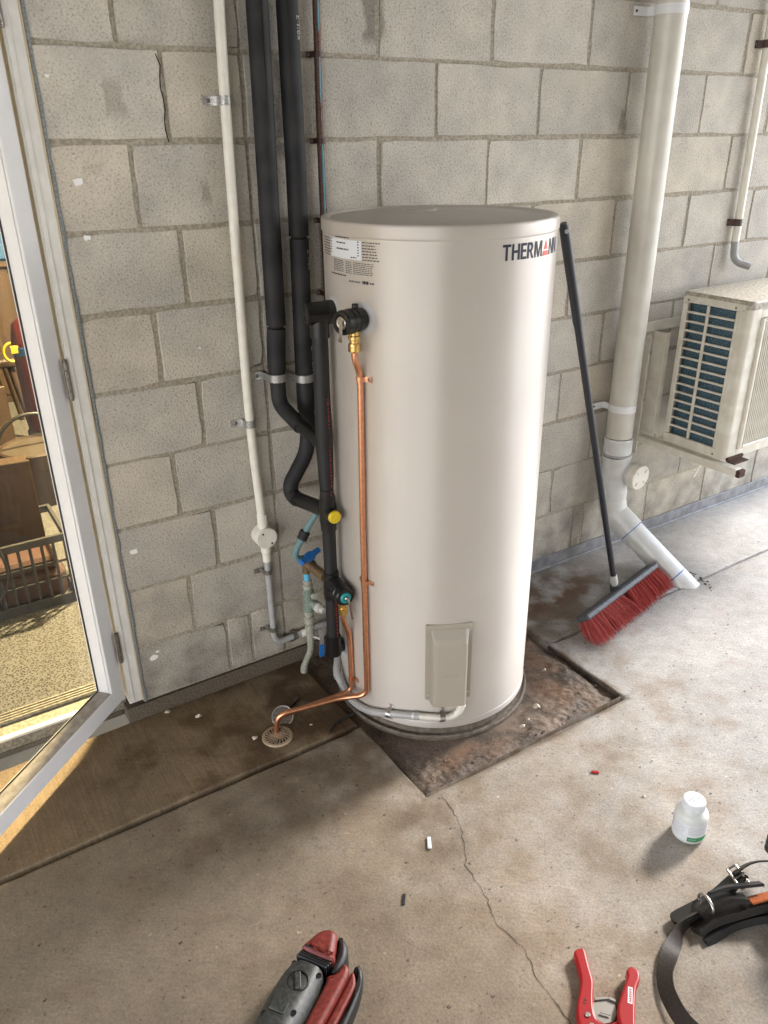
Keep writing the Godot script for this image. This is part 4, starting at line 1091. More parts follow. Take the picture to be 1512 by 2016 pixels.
	for q in [[a, -0.5725, -0.5815, 1.20, 2.55, -8.0], [p, -0.4925, -0.4955, 1.43, 2.55, -30.0]]:
		# the lagging's glued slit, not quite straight
		var sn := noise(151, 3.0, 2)
		var sp := PackedVector3Array()
		for k in 24:
			var yy := lerpf(q[3], q[4], k / 23.0)
			var an := deg_to_rad(q[5] + 9.0 * sn.get_noise_1d(yy * 0.6))
			sp.append(Vector3(lerpf(q[2], q[1], smoothstep(1.2, 1.95, yy)), yy, 0.0495) + Vector3(sin(an), 0, cos(an)) * 0.0272)
		b = MB.new(); b.tube(sp, 0.0011, 6); obj("slit", b, M["hollow"], q[0])
	print_line(p, "E-flex", 0.022, Vector3(-0.4935, 1.93, 0.0485), 0.0277, 24.0, M["pale print"])
	print_line(p, "E-flex", 0.022, Vector3(-0.4965, 1.38, 0.0503), 0.0270, 24.0, M["pale print"])
	print_line(p, "E-flex", 0.030, Vector3(-0.5015, 1.115, 0.052), 0.0268, 26.0, M["pale print"])
	# thin copper riser with a run of verdigris
	var r := thing("copper_riser", "thin tarnished copper riser with blue-green streak on the wall", "copper pipe", Vector3(-0.4, 1.2, 0.02))
	b = MB.new(); b.tube(smooth_path([Vector3(-0.392, 2.74, 0.019), Vector3(-0.396, 1.97, 0.019), Vector3(-0.400, 1.65, 0.019), Vector3(-0.399, 1.2, 0.019), Vector3(-0.398, 0.9, 0.019)], 6), 0.0098, 16); obj("pipe", b, M["old copper"], r)
	b = MB.new()
	var vn := noise(141, 5.0, 3)
	var vp := PackedVector3Array(); var vr := PackedFloat32Array()
	for k in 60:
		var y := 2.72 - k * 0.022
		vp.append(Vector3(-0.3935 - 0.006 * smoothstep(2.2, 1.65, y) , y, 0.0268)); vr.append(clampf(0.0028 + 0.0035 * vn.get_noise_1d(y) + (0.0014 if y < 1.64 else -0.0006), 0.0006, 0.006))
	b.tube(vp, vr, 8); obj("verdigris", b, M["verdigris"], r)
	for y in [1.855, 1.652, 1.45, 1.25]:
		saddle(r, Vector3(-0.3985 + 0.002 * (y - 1.6), y, 0.019), Vector3.UP, Vector3.BACK, 0.0100, 0.019, M["brown clip"], 1.0, true, 0.014, 0.012)

# lettering run down a pipe: the text reads from top to bottom, bent round the pipe
func print_line(parent: Node3D, text: String, size: float, c: Vector3, r: float, deg: float, m: Material, turn := true) -> void:
	var b := MB.new()
	letters(b, text, size, false, func(u: float, v: float) -> Array:
		# u along the text, v across it
		var a := deg_to_rad(deg) + (v / r if turn else u / r)
		var n := Vector3(sin(a), 0, cos(a))
		return [c + n * (r + 0.0007) + Vector3.UP * (-u if turn else v), n])
	obj("print", b, m, parent)
# the outline of a text, put on a surface by place(u, v) -> [point, normal]
func letters(b: MB, text: String, size: float, bold: bool, place: Callable, stretch := 1.0) -> float:
	var f := SystemFont.new()
	f.font_names = PackedStringArray(["Droid Sans"])
	f.font_weight = 700 if bold else 400
	var tm := TextMesh.new()
	tm.font = f; tm.text = text; tm.font_size = 64; tm.pixel_size = 1.0 / 64.0; tm.depth = 0.0; tm.curve_step = 1.0
	tm.horizontal_alignment = HORIZONTAL_ALIGNMENT_LEFT
	var arr := tm.get_mesh_arrays()
	var P: PackedVector3Array = arr[Mesh.ARRAY_VERTEX]
	var I: PackedInt32Array = arr[Mesh.ARRAY_INDEX] if arr[Mesh.ARRAY_INDEX] != null else PackedInt32Array(range(P.size()))
	var lo := 1e9; var hi := -1e9; var yl := 1e9
	for p in P: lo = minf(lo, p.x); hi = maxf(hi, p.x); yl = minf(yl, p.y)
	for k in range(0, I.size(), 3):
		var t: Array = []
		for e in 3:
			var p := P[I[k + e]]
			t.append(place.call((p.x - lo) * size * stretch, (p.y - yl) * size))
		b.tri(t[0][0], t[1][0], t[2][0], t[0][1], t[1][1], t[2][1])
	return (hi - lo) * size * stretch

# ---------------------------------------------------------------- the heater and what is plumbed to it
func build_heater() -> void:
	var h := thing("water_heater", "tall beige cylindrical electric water heater standing in the floor pit", "water heater", Vector3(TANK.x, 0.03, TANK.z))
	var o := at(TANK)
	var b := MB.new()
	b.lathe(o, [Vector2(TANK_R, 0.058), Vector2(TANK_R, 1.446)], 128, true); obj("shell", b, M["heater paint"], h)
	b = MB.new(); b.lathe(o, [Vector2(0.29, 0.030), Vector2(0.302, 0.030), Vector2(0.3055, 0.033), Vector2(0.3068, 0.040), Vector2(0.3068, 0.054), Vector2(0.3052, 0.057)], 96); obj("base_ring", b, M["heater paint"], h)
	b = MB.new(); b.lathe(o, [Vector2(0.3055, 1.442), Vector2(0.3085, 1.444), Vector2(0.3095, 1.448), Vector2(0.3092, 1.470), Vector2(0.3075, 1.4755), Vector2(0.3035, 1.4775), Vector2(0.295, 1.4765), Vector2(0.286, 1.4735)], 96, true); var lid := obj("lid_rim", b, M["heater paint"], h)
	b = MB.new(); b.lathe(o, [Vector2(0.286, 1.4735), Vector2(0.255, 1.4725), Vector2(0.235, 1.4755), Vector2(0.12, 1.4775), Vector2(0.0, 1.478)], 96, true); var top := obj("lid", b, M["heater lid paint"], h)
	b = MB.new(); b.lathe(at(TANK + Vector3(0.03, 1.4755, -0.13)), [Vector2(0.046, 0.0), Vector2(0.046, 0.004), Vector2(0.043, 0.006), Vector2(0.036, 0.005), Vector2(0, 0.005)], 32); obj("lid_plug", b, M["heater lid paint"], top)
	# round plates where the pipes enter
	for q in [[-73.5, 1.256, 0.040], [-98.0, 1.252, 0.040], [-103.0, 0.19, 0.040]]:
		b = MB.new()
		var prof := 20
		# a disc bent to the shell
		for k in prof:
			for w in 2:
				var r0: float = q[2] * (0.0 if w == 0 else 0.93); var r1: float = q[2] * (0.93 if w == 0 else 1.0)
				var f := func(r: float, a: float, lift: float) -> Vector3:
					return tank_at(q[0] + rad_to_deg(r * cos(a) / TANK_R), q[1] + r * sin(a), lift)
				var a0 := TAU * k / prof; var a1 := TAU * (k + 1) / prof
				var n := tank_dir(q[0])
				b.quadn(f.call(r0, a0, 0.0025), f.call(r1, a0, 0.0025 if w == 0 else 0.0004), f.call(r1, a1, 0.0025 if w == 0 else 0.0004), f.call(r0, a1, 0.0025), n, n, n, n)
		obj("escutcheon", b, M["escutcheon"], h)
	# element cover
	var cv := Node3D.new()
	var ang := -27.0
	var n := tank_dir(ang)
	var base := tank_at(ang, 0.275, 0.0)
	var ct := facing(base, n)
	b = MB.new()
	b.prism(ct * at(Vector3(0, 0.002, -0.0065)), round_rect(0.136, 0.262, 0.004, 2), 0.0085, 0.001)
	var fl := obj("cover_flange", b, M["cover plastic"], h)
	b = MB.new()
	var hw := 0.050; var yb := -0.131; var yt := 0.098
	# raised body with a long sloping shoulder at its top and soft edges
	var rows := [[yb, 0.038, hw], [0.055, 0.038, hw], [yt - 0.012, 0.036, hw], [yt, 0.029, hw], [yt + 0.020, 0.003, hw + 0.004]]
	var sec := func(row: Array) -> Array:
		var d: float = row[1]; var w: float = row[2]
		return [Vector3(-w - 0.006, row[0], 0.001), Vector3(-w, row[0], d * 0.80), Vector3(-w + 0.006, row[0], d * 0.96), Vector3(-w + 0.014, row[0], d), Vector3(w - 0.014, row[0], d), Vector3(w - 0.006, row[0], d * 0.96), Vector3(w, row[0], d * 0.80), Vector3(w + 0.006, row[0], 0.001)]
	for i in rows.size() - 1:
		var A: Array = sec.call(rows[i]); var B: Array = sec.call(rows[i + 1])
		var slope := atan2(rows[i][1] - rows[i + 1][1], rows[i + 1][0] - rows[i][0])
		for k in 7:
			var e: Vector3 = A[k + 1] - A[k]
			var nn := Vector3(-e.z, 0, e.x).normalized()
			nn = (nn + Vector3(0, sin(slope), 0) * absf(nn.z)).normalized()
			b.quad(ct * A[k], ct * A[k + 1], ct * B[k + 1], ct * B[k], ct.basis * nn)
	var A0: Array = sec.call(rows[0])
	for k in range(1, 7): b.flat3(ct * A0[0], ct * A0[k], ct * A0[k + 1], ct.basis * Vector3.DOWN)
	obj("element_cover", b, M["cover plastic"], h)
	for k in 2:
		b = MB.new(); b.box(ct * at(Vector3(0, -0.018 - 0.006 * k, 0.0381)), Vector3(0.05, 0.0012, 0.0012), 0.0002); obj("vent_rib", b, M["cover plastic"], h)
	for q in [[-0.0585, -0.115], [0.0595, -0.108]]:
		b = MB.new(); b.lathe(along(ct * Vector3(q[0], q[1], 0.002), n), [Vector2(0.0045, 0), Vector2(0.004, 0.002), Vector2(0.0015, 0.003), Vector2(0, 0.003)], 12); obj("screw", b, M["steel"], h)
	cv.free()
	# maker's name: navy capitals, the A a red triangle cut by a bar
	var wide := 0.236
	var a_start := -7.5
	var put := func(u: float, v: float) -> Array:
		var a := a_start + rad_to_deg(u / TANK_R)
		return [tank_at(a, 1.3935 + v, 0.0006), tank_dir(a)]
	var cap := 0.0365
	var size := cap / 0.714
	var x := 0.0
	for chunk in ["T", "H", "E", "R", "M", "^", "N", "N"]:
		var marks := MB.new()
		if chunk == "^":
			var tr := MB.new()
			for band in [[0.0, 0.30], [0.40, 1.0]]:
				var hw0: float = 0.0165 * (1.0 - band[0]); var hw1: float = 0.0165 * (1.0 - band[1])
				var cx := x + 0.0165
				var q0: Array = put.call(cx - hw0, cap * band[0]); var q1: Array = put.call(cx + hw0, cap * band[0]); var q2: Array = put.call(cx + hw1, cap * band[1]); var q3: Array = put.call(cx - hw1, cap * band[1])
				tr.quadn(q0[0], q1[0], q2[0], q3[0], q0[1], q1[1], q2[1], q3[1])
			obj("red_triangle", tr, M["red logo"], h)
			x += 0.0355
		else:
			var x0 := x
			x += letters(marks, chunk, size, true, func(u: float, v: float) -> Array: return put.call(x0 + u, v), 0.89) + 0.0028
			obj("letter", marks, M["navy print"], h)
	# rating plate and the small print round it
	var plate := MB.new()
	for k in 8:
		var a0 := lerpf(-97.5, -73.2, k / 8.0); var a1 := lerpf(-97.5, -73.2, (k + 1) / 8.0)
		plate.quadn(tank_at(a0, 1.393, 0.0005), tank_at(a1, 1.393, 0.0005), tank_at(a1, 1.437, 0.0005), tank_at(a0, 1.437, 0.0005), tank_dir(a0), tank_dir(a1), tank_dir(a1), tank_dir(a0))
	var pl := obj("rating_plate", plate, M["label white"], h)
	var ink := MB.new()
	var dash := func(m: MB, a0: float, a1: float, y: float, t: float, lift: float) -> void:
		m.quadn(tank_at(a0, y, lift), tank_at(a1, y, lift), tank_at(a1, y + t, lift), tank_at(a0, y + t, lift), tank_dir(a0), tank_dir(a1), tank_dir(a1), tank_dir(a0))
	var rng := RandomNumberGenerator.new(); rng.seed = 12
	var words := func(m: MB, a0: float, a1: float, y: float, t: float, lift: float) -> void:
		var a := a0
		while a < a1 - 0.5:
			var w := minf(rng.randf_range(0.6, 1.7), a1 - a)
			dash.call(m, a, a + w, y, t, lift)
			a += w + rng.randf_range(0.25, 0.5)
	words.call(ink, -91.0, -83.5, 1.4270, 0.0032, 0.0009)
	words.call(ink, -91.0, -81.5, 1.4125, 0.0036, 0.0009)
	words.call(ink, -80.0, -76.0, 1.3965, 0.0026, 0.0009)
	for k in 6:
		dash.call(ink, -75.6, -74.6, 1.4330 - k * 0.0062, 0.0024, 0.0009)
		dash.call(ink, -97.0, -95.8, 1.4330 - k * 0.0062, 0.0024, 0.0009)
	obj("plate_print", ink, M["dark print"], pl).set_meta("kind", "stuff")
	var sp := MB.new()
	words.call(sp, -92.0, -81.0, 1.4400, 0.0026, 0.0006)
	for k in 7:
		words.call(sp, -72.6, -72.6 + rng.randf_range(6.0, 10.0), 1.4330 - k * 0.0066, 0.0024, 0.0006)
		words.call(sp, -108.0, -98.2, 1.4330 - k * 0.0066, 0.0024, 0.0006)
	for k in 7:
		words.call(sp, -94.5, -85.5, 1.3860 - k * 0.0042, 0.0016, 0.0006)
		words.call(sp, -84.0, -79.5, 1.3850 - k * 0.0042, 0.0016, 0.0006)
		words.call(sp, -78.5, -66.5, 1.3850 - k * 0.0042, 0.0016, 0.0006)
	words.call(sp, -97.5, -84.0, 1.3510, 0.0032, 0.0006)
	for k in 7: dash.call(sp, -73.0 + k * 0.55, -72.7 + k * 0.55 + 0.12 * (k % 3), 1.3385, 0.0075, 0.0006)
	words.call(sp, -68.6, -65.5, 1.3400, 0.0032, 0.0006)
	obj("small_print", sp, M["dark print"], h).set_meta("kind", "stuff")
	var rv := MB.new()
	letters(rv, "RELIEF VALVE", 0.0062, true, func(u: float, v: float) -> Array:
		var a := -81.5 + rad_to_deg(u / TANK_R)
		return [tank_at(a, 1.3395 + v, 0.0006), tank_dir(a)])
	obj("relief_print", rv, M["dark print"], h).set_meta("kind", "stuff")
	# the shallow tray under it
	var t := thing("drip_tray", "shallow round grimy tray under the water heater", "tray", Vector3(TANK.x, -0.02, TANK.z))
	b = MB.new(); b.lathe(o, [Vector2(0.316, -0.03), Vector2(0.319, 0.006), Vector2(0.316, 0.0105), Vector2(0.311, 0.0105), Vector2(0.309, 0.006)], 72); obj("tray_rim", b, M["tray"], t)
	b = MB.new(); b.lathe(o, [Vector2(0.310, 0.006), Vector2(0.300, 0.008), Vector2(0.298, 0.0295), Vector2(0.0, 0.0295)], 72); obj("tray_bed", b, M["tray"], t)

func build_plumbing() -> void:
	# upright black pipe against the tank
	var t := thing("heater_manifold", "upright black lagged pipe beside the tank with tees and yellow plug", "lagged pipe", Vector3(-0.565, 0.2, 0.277))
	var z := 0.277
	var X := -0.5655
	var d98 := tank_dir(-98.0)
	var port := Vector3(X, 1.2535, z)
	var b := MB.new()
	b.tube(line(tank_at(-98.0, 1.2535, 0.002), tank_at(-98.0, 1.2535, 0.020)), 0.0305, 24); obj("collar", b, M["black plastic"], t)
	b = MB.new(); b.tube(PackedVector3Array([tank_at(-98.0, 1.2535, 0.018), tank_at(-98.0, 1.2535, 0.065), tank_at(-98.0, 1.2535, 0.066), tank_at(-98.0, 1.2535, 0.074)]), PackedFloat32Array([0.0285, 0.0285, 0.0262, 0.0262]), 24)
	b.tube(line(Vector3(X, 1.245, z), Vector3(X, 1.190, z)), PackedFloat32Array([0.0255, 0.0255]), 24); obj("top_tee", b, M["black plastic"], t)
	b = MB.new(); b.lathe(along(tank_at(-98.0, 1.2535, 0.0735), d98), [Vector2(0.024, 0), Vector2(0.024, 0.002), Vector2(0.018, 0.0022), Vector2(0.015, -0.004), Vector2(0, -0.004)], 22); var pg := obj("end_cap", b, M["black plastic"], t)
	b = MB.new(); b.lathe(along(tank_at(-98.0, 1.2535, 0.0702), d98), [Vector2(0.0105, 0), Vector2(0.0105, 0.0012), Vector2(0, 0.0014)], 16); obj("brass_plug", b, M["brass"], pg)
	b = MB.new(); b.tube(smooth_path([Vector3(X, 1.192, z), Vector3(X - 0.001, 1.05, z), Vector3(X - 0.002, 0.93, z + 0.001), Vector3(X - 0.001, 0.80, z), Vector3(X - 0.001, 0.762, z)], 5), PackedFloat32Array([0.0205, 0.0213, 0.0215, 0.0215, 0.0215, 0.0215, 0.0218, 0.0222, 0.0228, 0.0236, 0.0242, 0.0240, 0.0236, 0.0228, 0.0222, 0.0218, 0.0212, 0.0205, 0.0200, 0.0198, 0.0195]), 22); obj("lagging", b, M["new lagging"], t)
	b = MB.new(); b.tube(line(Vector3(X - 0.001, 0.760, z), Vector3(X - 0.001, 0.736, z)), 0.0198, 22); obj("lagging", b, M["new lagging"], t)
	# yellow-plugged tee, wrapped
	b = MB.new()
	b.tube(PackedVector3Array([Vector3(X, 0.742, z), Vector3(X, 0.736, z), Vector3(X, 0.722, z), Vector3(X, 0.716, z), Vector3(X, 0.66, z), Vector3(X, 0.655, z), Vector3(X, 0.632, z), Vector3(X, 0.628, z)]), PackedFloat32Array([0.0205, 0.0232, 0.0232, 0.0252, 0.0258, 0.0240, 0.0232, 0.0205]), 24)
	b.tube(line(Vector3(X, 0.690, z), Vector3(X - 0.003, 0.690, z + 0.040)), 0.0195, 20)
	obj("tee", b, M["black plastic"], t)
	b = MB.new(); b.lathe(along(Vector3(X - 0.003, 0.690, z + 0.0405), Vector3(-0.1, 0, 1)), [Vector2(0.0175, 0), Vector2(0.0190, 0.002), Vector2(0.0185, 0.009), Vector2(0.015, 0.012), Vector2(0.005, 0.011), Vector2(0, 0.0105)], 20)
	b.box(facing(Vector3(X - 0.005, 0.690, z + 0.053), Vector3(-0.1, 0, 1)) * at(Vector3.ZERO, Basis(Vector3.BACK, 0.6)), Vector3(0.026, 0.005, 0.005), 0.001)
	obj("yellow_plug", b, M["yellow plastic"], t)
	b = MB.new(); b.tube(smooth_path([Vector3(X, 0.63, z), Vector3(X, 0.55, z), Vector3(X, 0.49, z)], 4), 0.0195, 22); obj("lagging", b, M["new lagging"], t)
	# lower cross, wrapped in tape, its branch reaching forward to the valve
	b = MB.new()
	var rp := PackedVector3Array(); var rr := PackedFloat32Array()
	for k in 12: rp.append(Vector3(X + 0.001 * sin(k * 2.0), 0.492 - k * 0.0085, z)); rr.append(0.0225 + 0.0022 * absf(sin(k * 1.3)))
	b.tube(rp, rr, 20)
	rp = PackedVector3Array(); rr = PackedFloat32Array()
	for k in 9: rp.append(Vector3(X, 0.462 - k * 0.0012, z + 0.008 + k * 0.0062)); rr.append(0.0215 + 0.0020 * absf(sin(k * 1.5)))
	b.tube(rp, rr, 20)
	obj("taped_cross", b, M["black plastic"], t)
	b = MB.new(); b.tube(smooth_path([Vector3(X, 0.399, z), Vector3(X - 0.001, 0.33, z), Vector3(X - 0.002, 0.262, z)], 4), 0.0205, 22); obj("lagging", b, M["new lagging"], t)
	b = MB.new()
	b.tube(PackedVector3Array([Vector3(X - 0.002, 0.266, z), Vector3(X - 0.002, 0.262, z), Vector3(X - 0.002, 0.21, z), Vector3(X - 0.002, 0.196, z), Vector3(X - 0.002, 0.192, z)]), PackedFloat32Array([0.021, 0.0248, 0.0258, 0.0245, 0.018]), 24)
	b.tube(line(Vector3(X - 0.002, 0.215, z), tank_at(-103.0, 0.205, 0.004)), 0.0225, 22)
	obj("bottom_elbow", b, M["black plastic"], t)
	for q in [[1.03, 0.78], [0.76, 0.738], [0.40, 0.27]]:
		# faint red maker's lettering down the lagging
		var rng := RandomNumberGenerator.new(); rng.seed = int(q[0] * 100)
		var pm := MB.new()
		var y: float = q[0]
		while y > q[1]:
			var l := rng.randf_range(0.003, 0.010)
			var a := deg_to_rad(8.0)
			var r := 0.0213
			if y > 0.78: r = 0.0246
			if y < 0.42: r = 0.0209
			var c := Vector3(X - 0.0012, y, z) + Vector3(sin(a), 0, cos(a)) * r
			var s := Vector3(cos(a), 0, -sin(a)) * rng.randf_range(0.0012, 0.0026)
			pm.quad(c - s, c + s, c + s - Vector3(0, l, 0), c - s - Vector3(0, l, 0), Vector3(sin(a), 0, cos(a)))
			y -= l + rng.randf_range(0.003, 0.007)
		obj("red_print", pm, M["red print"], t)
	# upper relief valve
	var v := thing("relief_valve", "black relief valve high on the tank with steel test lever", "valve", tank_at(-73.5, 1.256, 0.03))
	var n := tank_dir(-76.0)
	var base := tank_at(-73.5, 1.256, 0.0)
	b = MB.new(); b.lathe(along(base, n), [Vector2(0.026, 0.003), Vector2(0.0275, 0.006), Vector2(0.0275, 0.018), Vector2(0.0300, 0.020), Vector2(0.0300, 0.030), Vector2(0.0285, 0.032), Vector2(0.0285, 0.036), Vector2(0.0305, 0.038), Vector2(0.0305, 0.046), Vector2(0.0288, 0.048), Vector2(0.0288, 0.052), Vector2(0.0302, 0.054), Vector2(0.0302, 0.068), Vector2(0.0285, 0.073), Vector2(0.020, 0.074), Vector2(0.017, 0.070), Vector2(0, 0.070)], 30); obj("body", b, M["black plastic"], v)
	b = MB.new(); b.bx(base + n * 0.024 + Vector3(0, 0.033, 0), Vector3(0.014, 0.014, 0.012), 0.002); obj("top_lug", b, M["black plastic"], v)
	b = MB.new(); b.lathe(along(base + n * 0.069, n), [Vector2(0.0165, 0), Vector2(0.0165, 0.004), Vector2(0.0145, 0.006), Vector2(0.011, 0.0065), Vector2(0.006, 0.005), Vector2(0.005, 0.010), Vector2(0, 0.011)], 20); obj("knob", b, M["steel"], v)
	var side := n.cross(Vector3.UP).normalized()
	b = MB.new(); b.strap(smooth_path([base + n * 0.080 - side * 0.010 + Vector3(0, 0.008, 0), base + n * 0.084 - side * 0.010 + Vector3(0, -0.004, 0), base + n * 0.083 - side * 0.008 + Vector3(0, -0.024, 0), base + n * 0.077 + side * 0.000 + Vector3(0, -0.040, 0), base + n * 0.068 + side * 0.010 + Vector3(0, -0.047, 0)]), smooth_path([side, side, side, side, side]), 0.009, 0.002); obj("lever", b, M["steel"], v)
	var fy := base + n * 0.030
	b = MB.new(); b.lathe(at(fy), [Vector2(0.0118, -0.075), Vector2(0.0138, -0.0735), Vector2(0.0138, -0.056), Vector2(0.0115, -0.054), Vector2(0.0115, -0.048), Vector2(0.0150, -0.046), Vector2(0.0150, -0.038), Vector2(0.0130, -0.036), Vector2(0.0130, -0.026)], 6 * 3); obj("brass_nipple", b, M["brass"], v)
	b = MB.new(); b.lathe(at(fy), [Vector2(0.0105, -0.079), Vector2(0.0150, -0.077), Vector2(0.0155, -0.074), Vector2(0.0155, -0.060), Vector2(0.0148, -0.057)], 6); obj("brass_nut", b, M["brass"], v)
	# long copper drain from it
	var cu := thing("copper_drain_pipe", "long copper drain pipe down the tank from the upper relief valve", "copper pipe", tank_at(-75.0, 0.1, 0.012))
	var cp := bend([fy + Vector3(0, -0.070, 0), fy + Vector3(0, -0.098, 0), tank_at(-73.8, 1.118, 0.011), tank_at(-74.6, 0.70, 0.0112), tank_at(-74.6, 0.105, 0.0112), Vector3(-0.60, 0.0935, 0.365), Vector3(-0.790, 0.0810, 0.316), Vector3(-0.800, 0.008, 0.311)], 0.030, 10)
	b = MB.new(); b.tube(cp, 0.0082, 18); obj("pipe", b, M["copper"], cu)
	saddle(cu, tank_at(-74.0, 1.105, 0.0112), Vector3.UP, tank_dir(-74.0), 0.0084, 0.0112, M["copper"], 1.0, false, 0.014, 0.022)
	saddle(cu, tank_at(-74.6, 0.507, 0.0112), Vector3.UP, tank_dir(-74.6), 0.0084, 0.0112, M["copper"], 1.0, true, 0.014, 0.018)
	# lower cold-water relief valve with teal cap
	var w := thing("relief_valve", "black relief valve low on the manifold with teal cap", "valve", Vector3(X, 0.45, 0.34))
	var wn := Vector3(-0.12, 0.05, 1.0).normalized()
	var wb := Vector3(X, 0.4475, 0.326)
	b = MB.new(); b.lathe(along(wb, wn), [Vector2(0.022, -0.016), Vector2(0.024, -0.004), Vector2(0.0285, 0.0), Vector2(0.0300, 0.006), Vector2(0.0295, 0.018), Vector2(0.0270, 0.021), Vector2(0.0270, 0.026), Vector2(0.0288, 0.029), Vector2(0.0280, 0.042), Vector2(0.025, 0.046), Vector2(0.016, 0.047)], 30); obj("body", b, M["black plastic"], w)
	b = MB.new(); b.lathe(along(wb + wn * 0.046, wn), [Vector2(0.0165, -0.001), Vector2(0.0168, 0.004), Vector2(0.0135, 0.007), Vector2(0.009, 0.007), Vector2(0.008, 0.004), Vector2(0, 0.004)], 22); var tc := obj("teal_cap", b, M["teal"], w)
	b = MB.new(); b.lathe(along(wb + wn * 0.050, wn), [Vector2(0.0055, 0), Vector2(0.0055, 0.005), Vector2(0.003, 0.007), Vector2(0, 0.007)], 14); obj("spindle", b, M["steel"], tc)
	b = MB.new(); b.strap(smooth_path([wb + wn * 0.056 + Vector3(0.004, 0.0, 0), wb + wn * 0.058 + Vector3(0.007, -0.016, 0), wb + wn * 0.050 + Vector3(0.014, -0.045, 0), wb + wn * 0.045 + Vector3(0.022, -0.085, 0.0)]), smooth_path([Vector3.RIGHT, Vector3.RIGHT, Vector3.RIGHT, Vector3.RIGHT]), 0.006, 0.0016); obj("lever", b, M["steel"], w)
	var wf := wb + wn * 0.022
	b = MB.new(); b.lathe(at(wf), [Vector2(0.0110, -0.066), Vector2(0.0130, -0.064), Vector2(0.0130, -0.048), Vector2(0.0112, -0.046), Vector2(0.0140, -0.041), Vector2(0.0140, -0.026)], 18); obj("brass_nipple", b, M["brass"], w)
	b = MB.new(); b.lathe(at(wf), [Vector2(0.0105, -0.070), Vector2(0.0143, -0.068), Vector2(0.0143, -0.052), Vector2(0.0125, -0.050)], 6); obj("brass_nut", b, M["brass"], w)
	var c2 := thing("copper_drain_pipe", "shorter copper drain pipe from the lower teal-capped valve to the grate", "copper pipe", tank_at(-89.0, 0.1, 0.012))
	b = MB.new(); b.tube(bend([wf + Vector3(0, -0.064, 0), wf + Vector3(0, -0.090, 0), tank_at(-88.8, 0.290, 0.0112), tank_at(-88.0, 0.0805, 0.0112), Vector3(-0.62, 0.066, 0.318), Vector3(-0.782, 0.0575, 0.300), Vector3(-0.793, 0.008, 0.296)], 0.026, 10), 0.0079, 18); obj("pipe", b, M["copper"], c2)
	saddle(c2, tank_at(-88.2, 0.125, 0.0112), Vector3.UP, tank_dir(-88.2), 0.0081, 0.0112, M["copper"], 1.0, true, 0.013, 0.016)
	# cold-water inlet
	var k := thing("inlet_valve", "corroded cold-water inlet valve with blue lever and two pale knobs", "valve", Vector3(-0.57, 0.2, 0.12))
	b = MB.new(); b.tube(smooth_path([Vector3(-0.525, 0.63, 0.14), Vector3(-0.553, 0.58, 0.125), Vector3(-0.575, 0.54, 0.12)], 5), 0.0098, 16); obj("supply_pipe", b, M["corroded copper"], k)
	b = MB.new(); b.tube(line(Vector3(-0.566, 0.560, 0.122), Vector3(-0.579, 0.536, 0.120)), 0.0165, 18); obj("rubber_sleeve", b, M["lagging"], k)
	b = MB.new(); b.tube(smooth_path([Vector3(-0.575, 0.54, 0.12), Vector3(-0.597, 0.508, 0.118), Vector3(-0.603, 0.482, 0.118), Vector3(-0.590, 0.466, 0.119), Vector3(-0.572, 0.458, 0.120)], 5), PackedFloat32Array([0.0130, 0.0125, 0.0108, 0.0105, 0.0104, 0.0104, 0.0104, 0.0104, 0.0104, 0.0105, 0.0106, 0.0106, 0.0108, 0.012, 0.0132, 0.0132, 0.0132, 0.0130, 0.0130, 0.0130, 0.0130]), 16); obj("elbow", b, M["corroded copper"], k)
	b = MB.new()
	b.tube(PackedVector3Array([Vector3(-0.578, 0.462, 0.112), Vector3(-0.573, 0.457, 0.135), Vector3(-0.573, 0.457, 0.137), Vector3(-0.570, 0.454, 0.160), Vector3(-0.570, 0.454, 0.162), Vector3(-0.566, 0.452, 0.215), Vector3(-0.566, 0.452, 0.24)]), PackedFloat32Array([0.0150, 0.0170, 0.0205, 0.0205, 0.0160, 0.0160, 0.0145]), 8)
	b.tube(line(Vector3(-0.572, 0.455, 0.125), Vector3(-0.571, 0.415, 0.122)), PackedFloat32Array([0.0130, 0.0125]), 16)
	obj("brass_tee", b, M["old brass"], k)
	b = MB.new()
	var lx := Vector3(0.90, 0.06, -0.42).normalized()
	var lz := (Vector3(0.0, 0.88, 0.48) - lx * Vector3(0.0, 0.88, 0.48).dot(lx)).normalized()
	b.prism(Transform3D(Basis(lx, lz.cross(lx), lz), Vector3(-0.572, 0.482, 0.150)), PackedVector2Array([Vector2(-0.042, -0.009), Vector2(-0.020, -0.0085), Vector2(-0.008, -0.015), Vector2(0.010, -0.015), Vector2(0.022, -0.0085), Vector2(0.048, -0.008), Vector2(0.051, 0.0), Vector2(0.048, 0.008), Vector2(0.022, 0.0095), Vector2(0.010, 0.015), Vector2(-0.008, 0.015), Vector2(-0.020, 0.0095), Vector2(-0.042, 0.010), Vector2(-0.045, 0.0)]), 0.012, 0.003)
	b.tube(line(Vector3(-0.572, 0.484, 0.150), Vector3(-0.571, 0.466, 0.148)), 0.011, 14)
	obj("blue_lever", b, M["blue handle"], k)
	b = MB.new(); b.tube(line(Vector3(-0.571, 0.418, 0.122), Vector3(-0.570, 0.383, 0.121)), 0.0098, 16); obj("blue_pipe", b, M["light blue"], k)
	b = MB.new(); b.lathe(at(Vector3(-0.5695, 0.355, 0.121)), [Vector2(0.0115, 0), Vector2(0.0172, 0.002), Vector2(0.0172, 0.016), Vector2(0.0125, 0.018), Vector2(0.0125, 0.022), Vector2(0.0150, 0.023), Vector2(0.0150, 0.031), Vector2(0.0110, 0.033)], 6); obj("union_nut", b, M["pale patina"], k)
	b = MB.new()
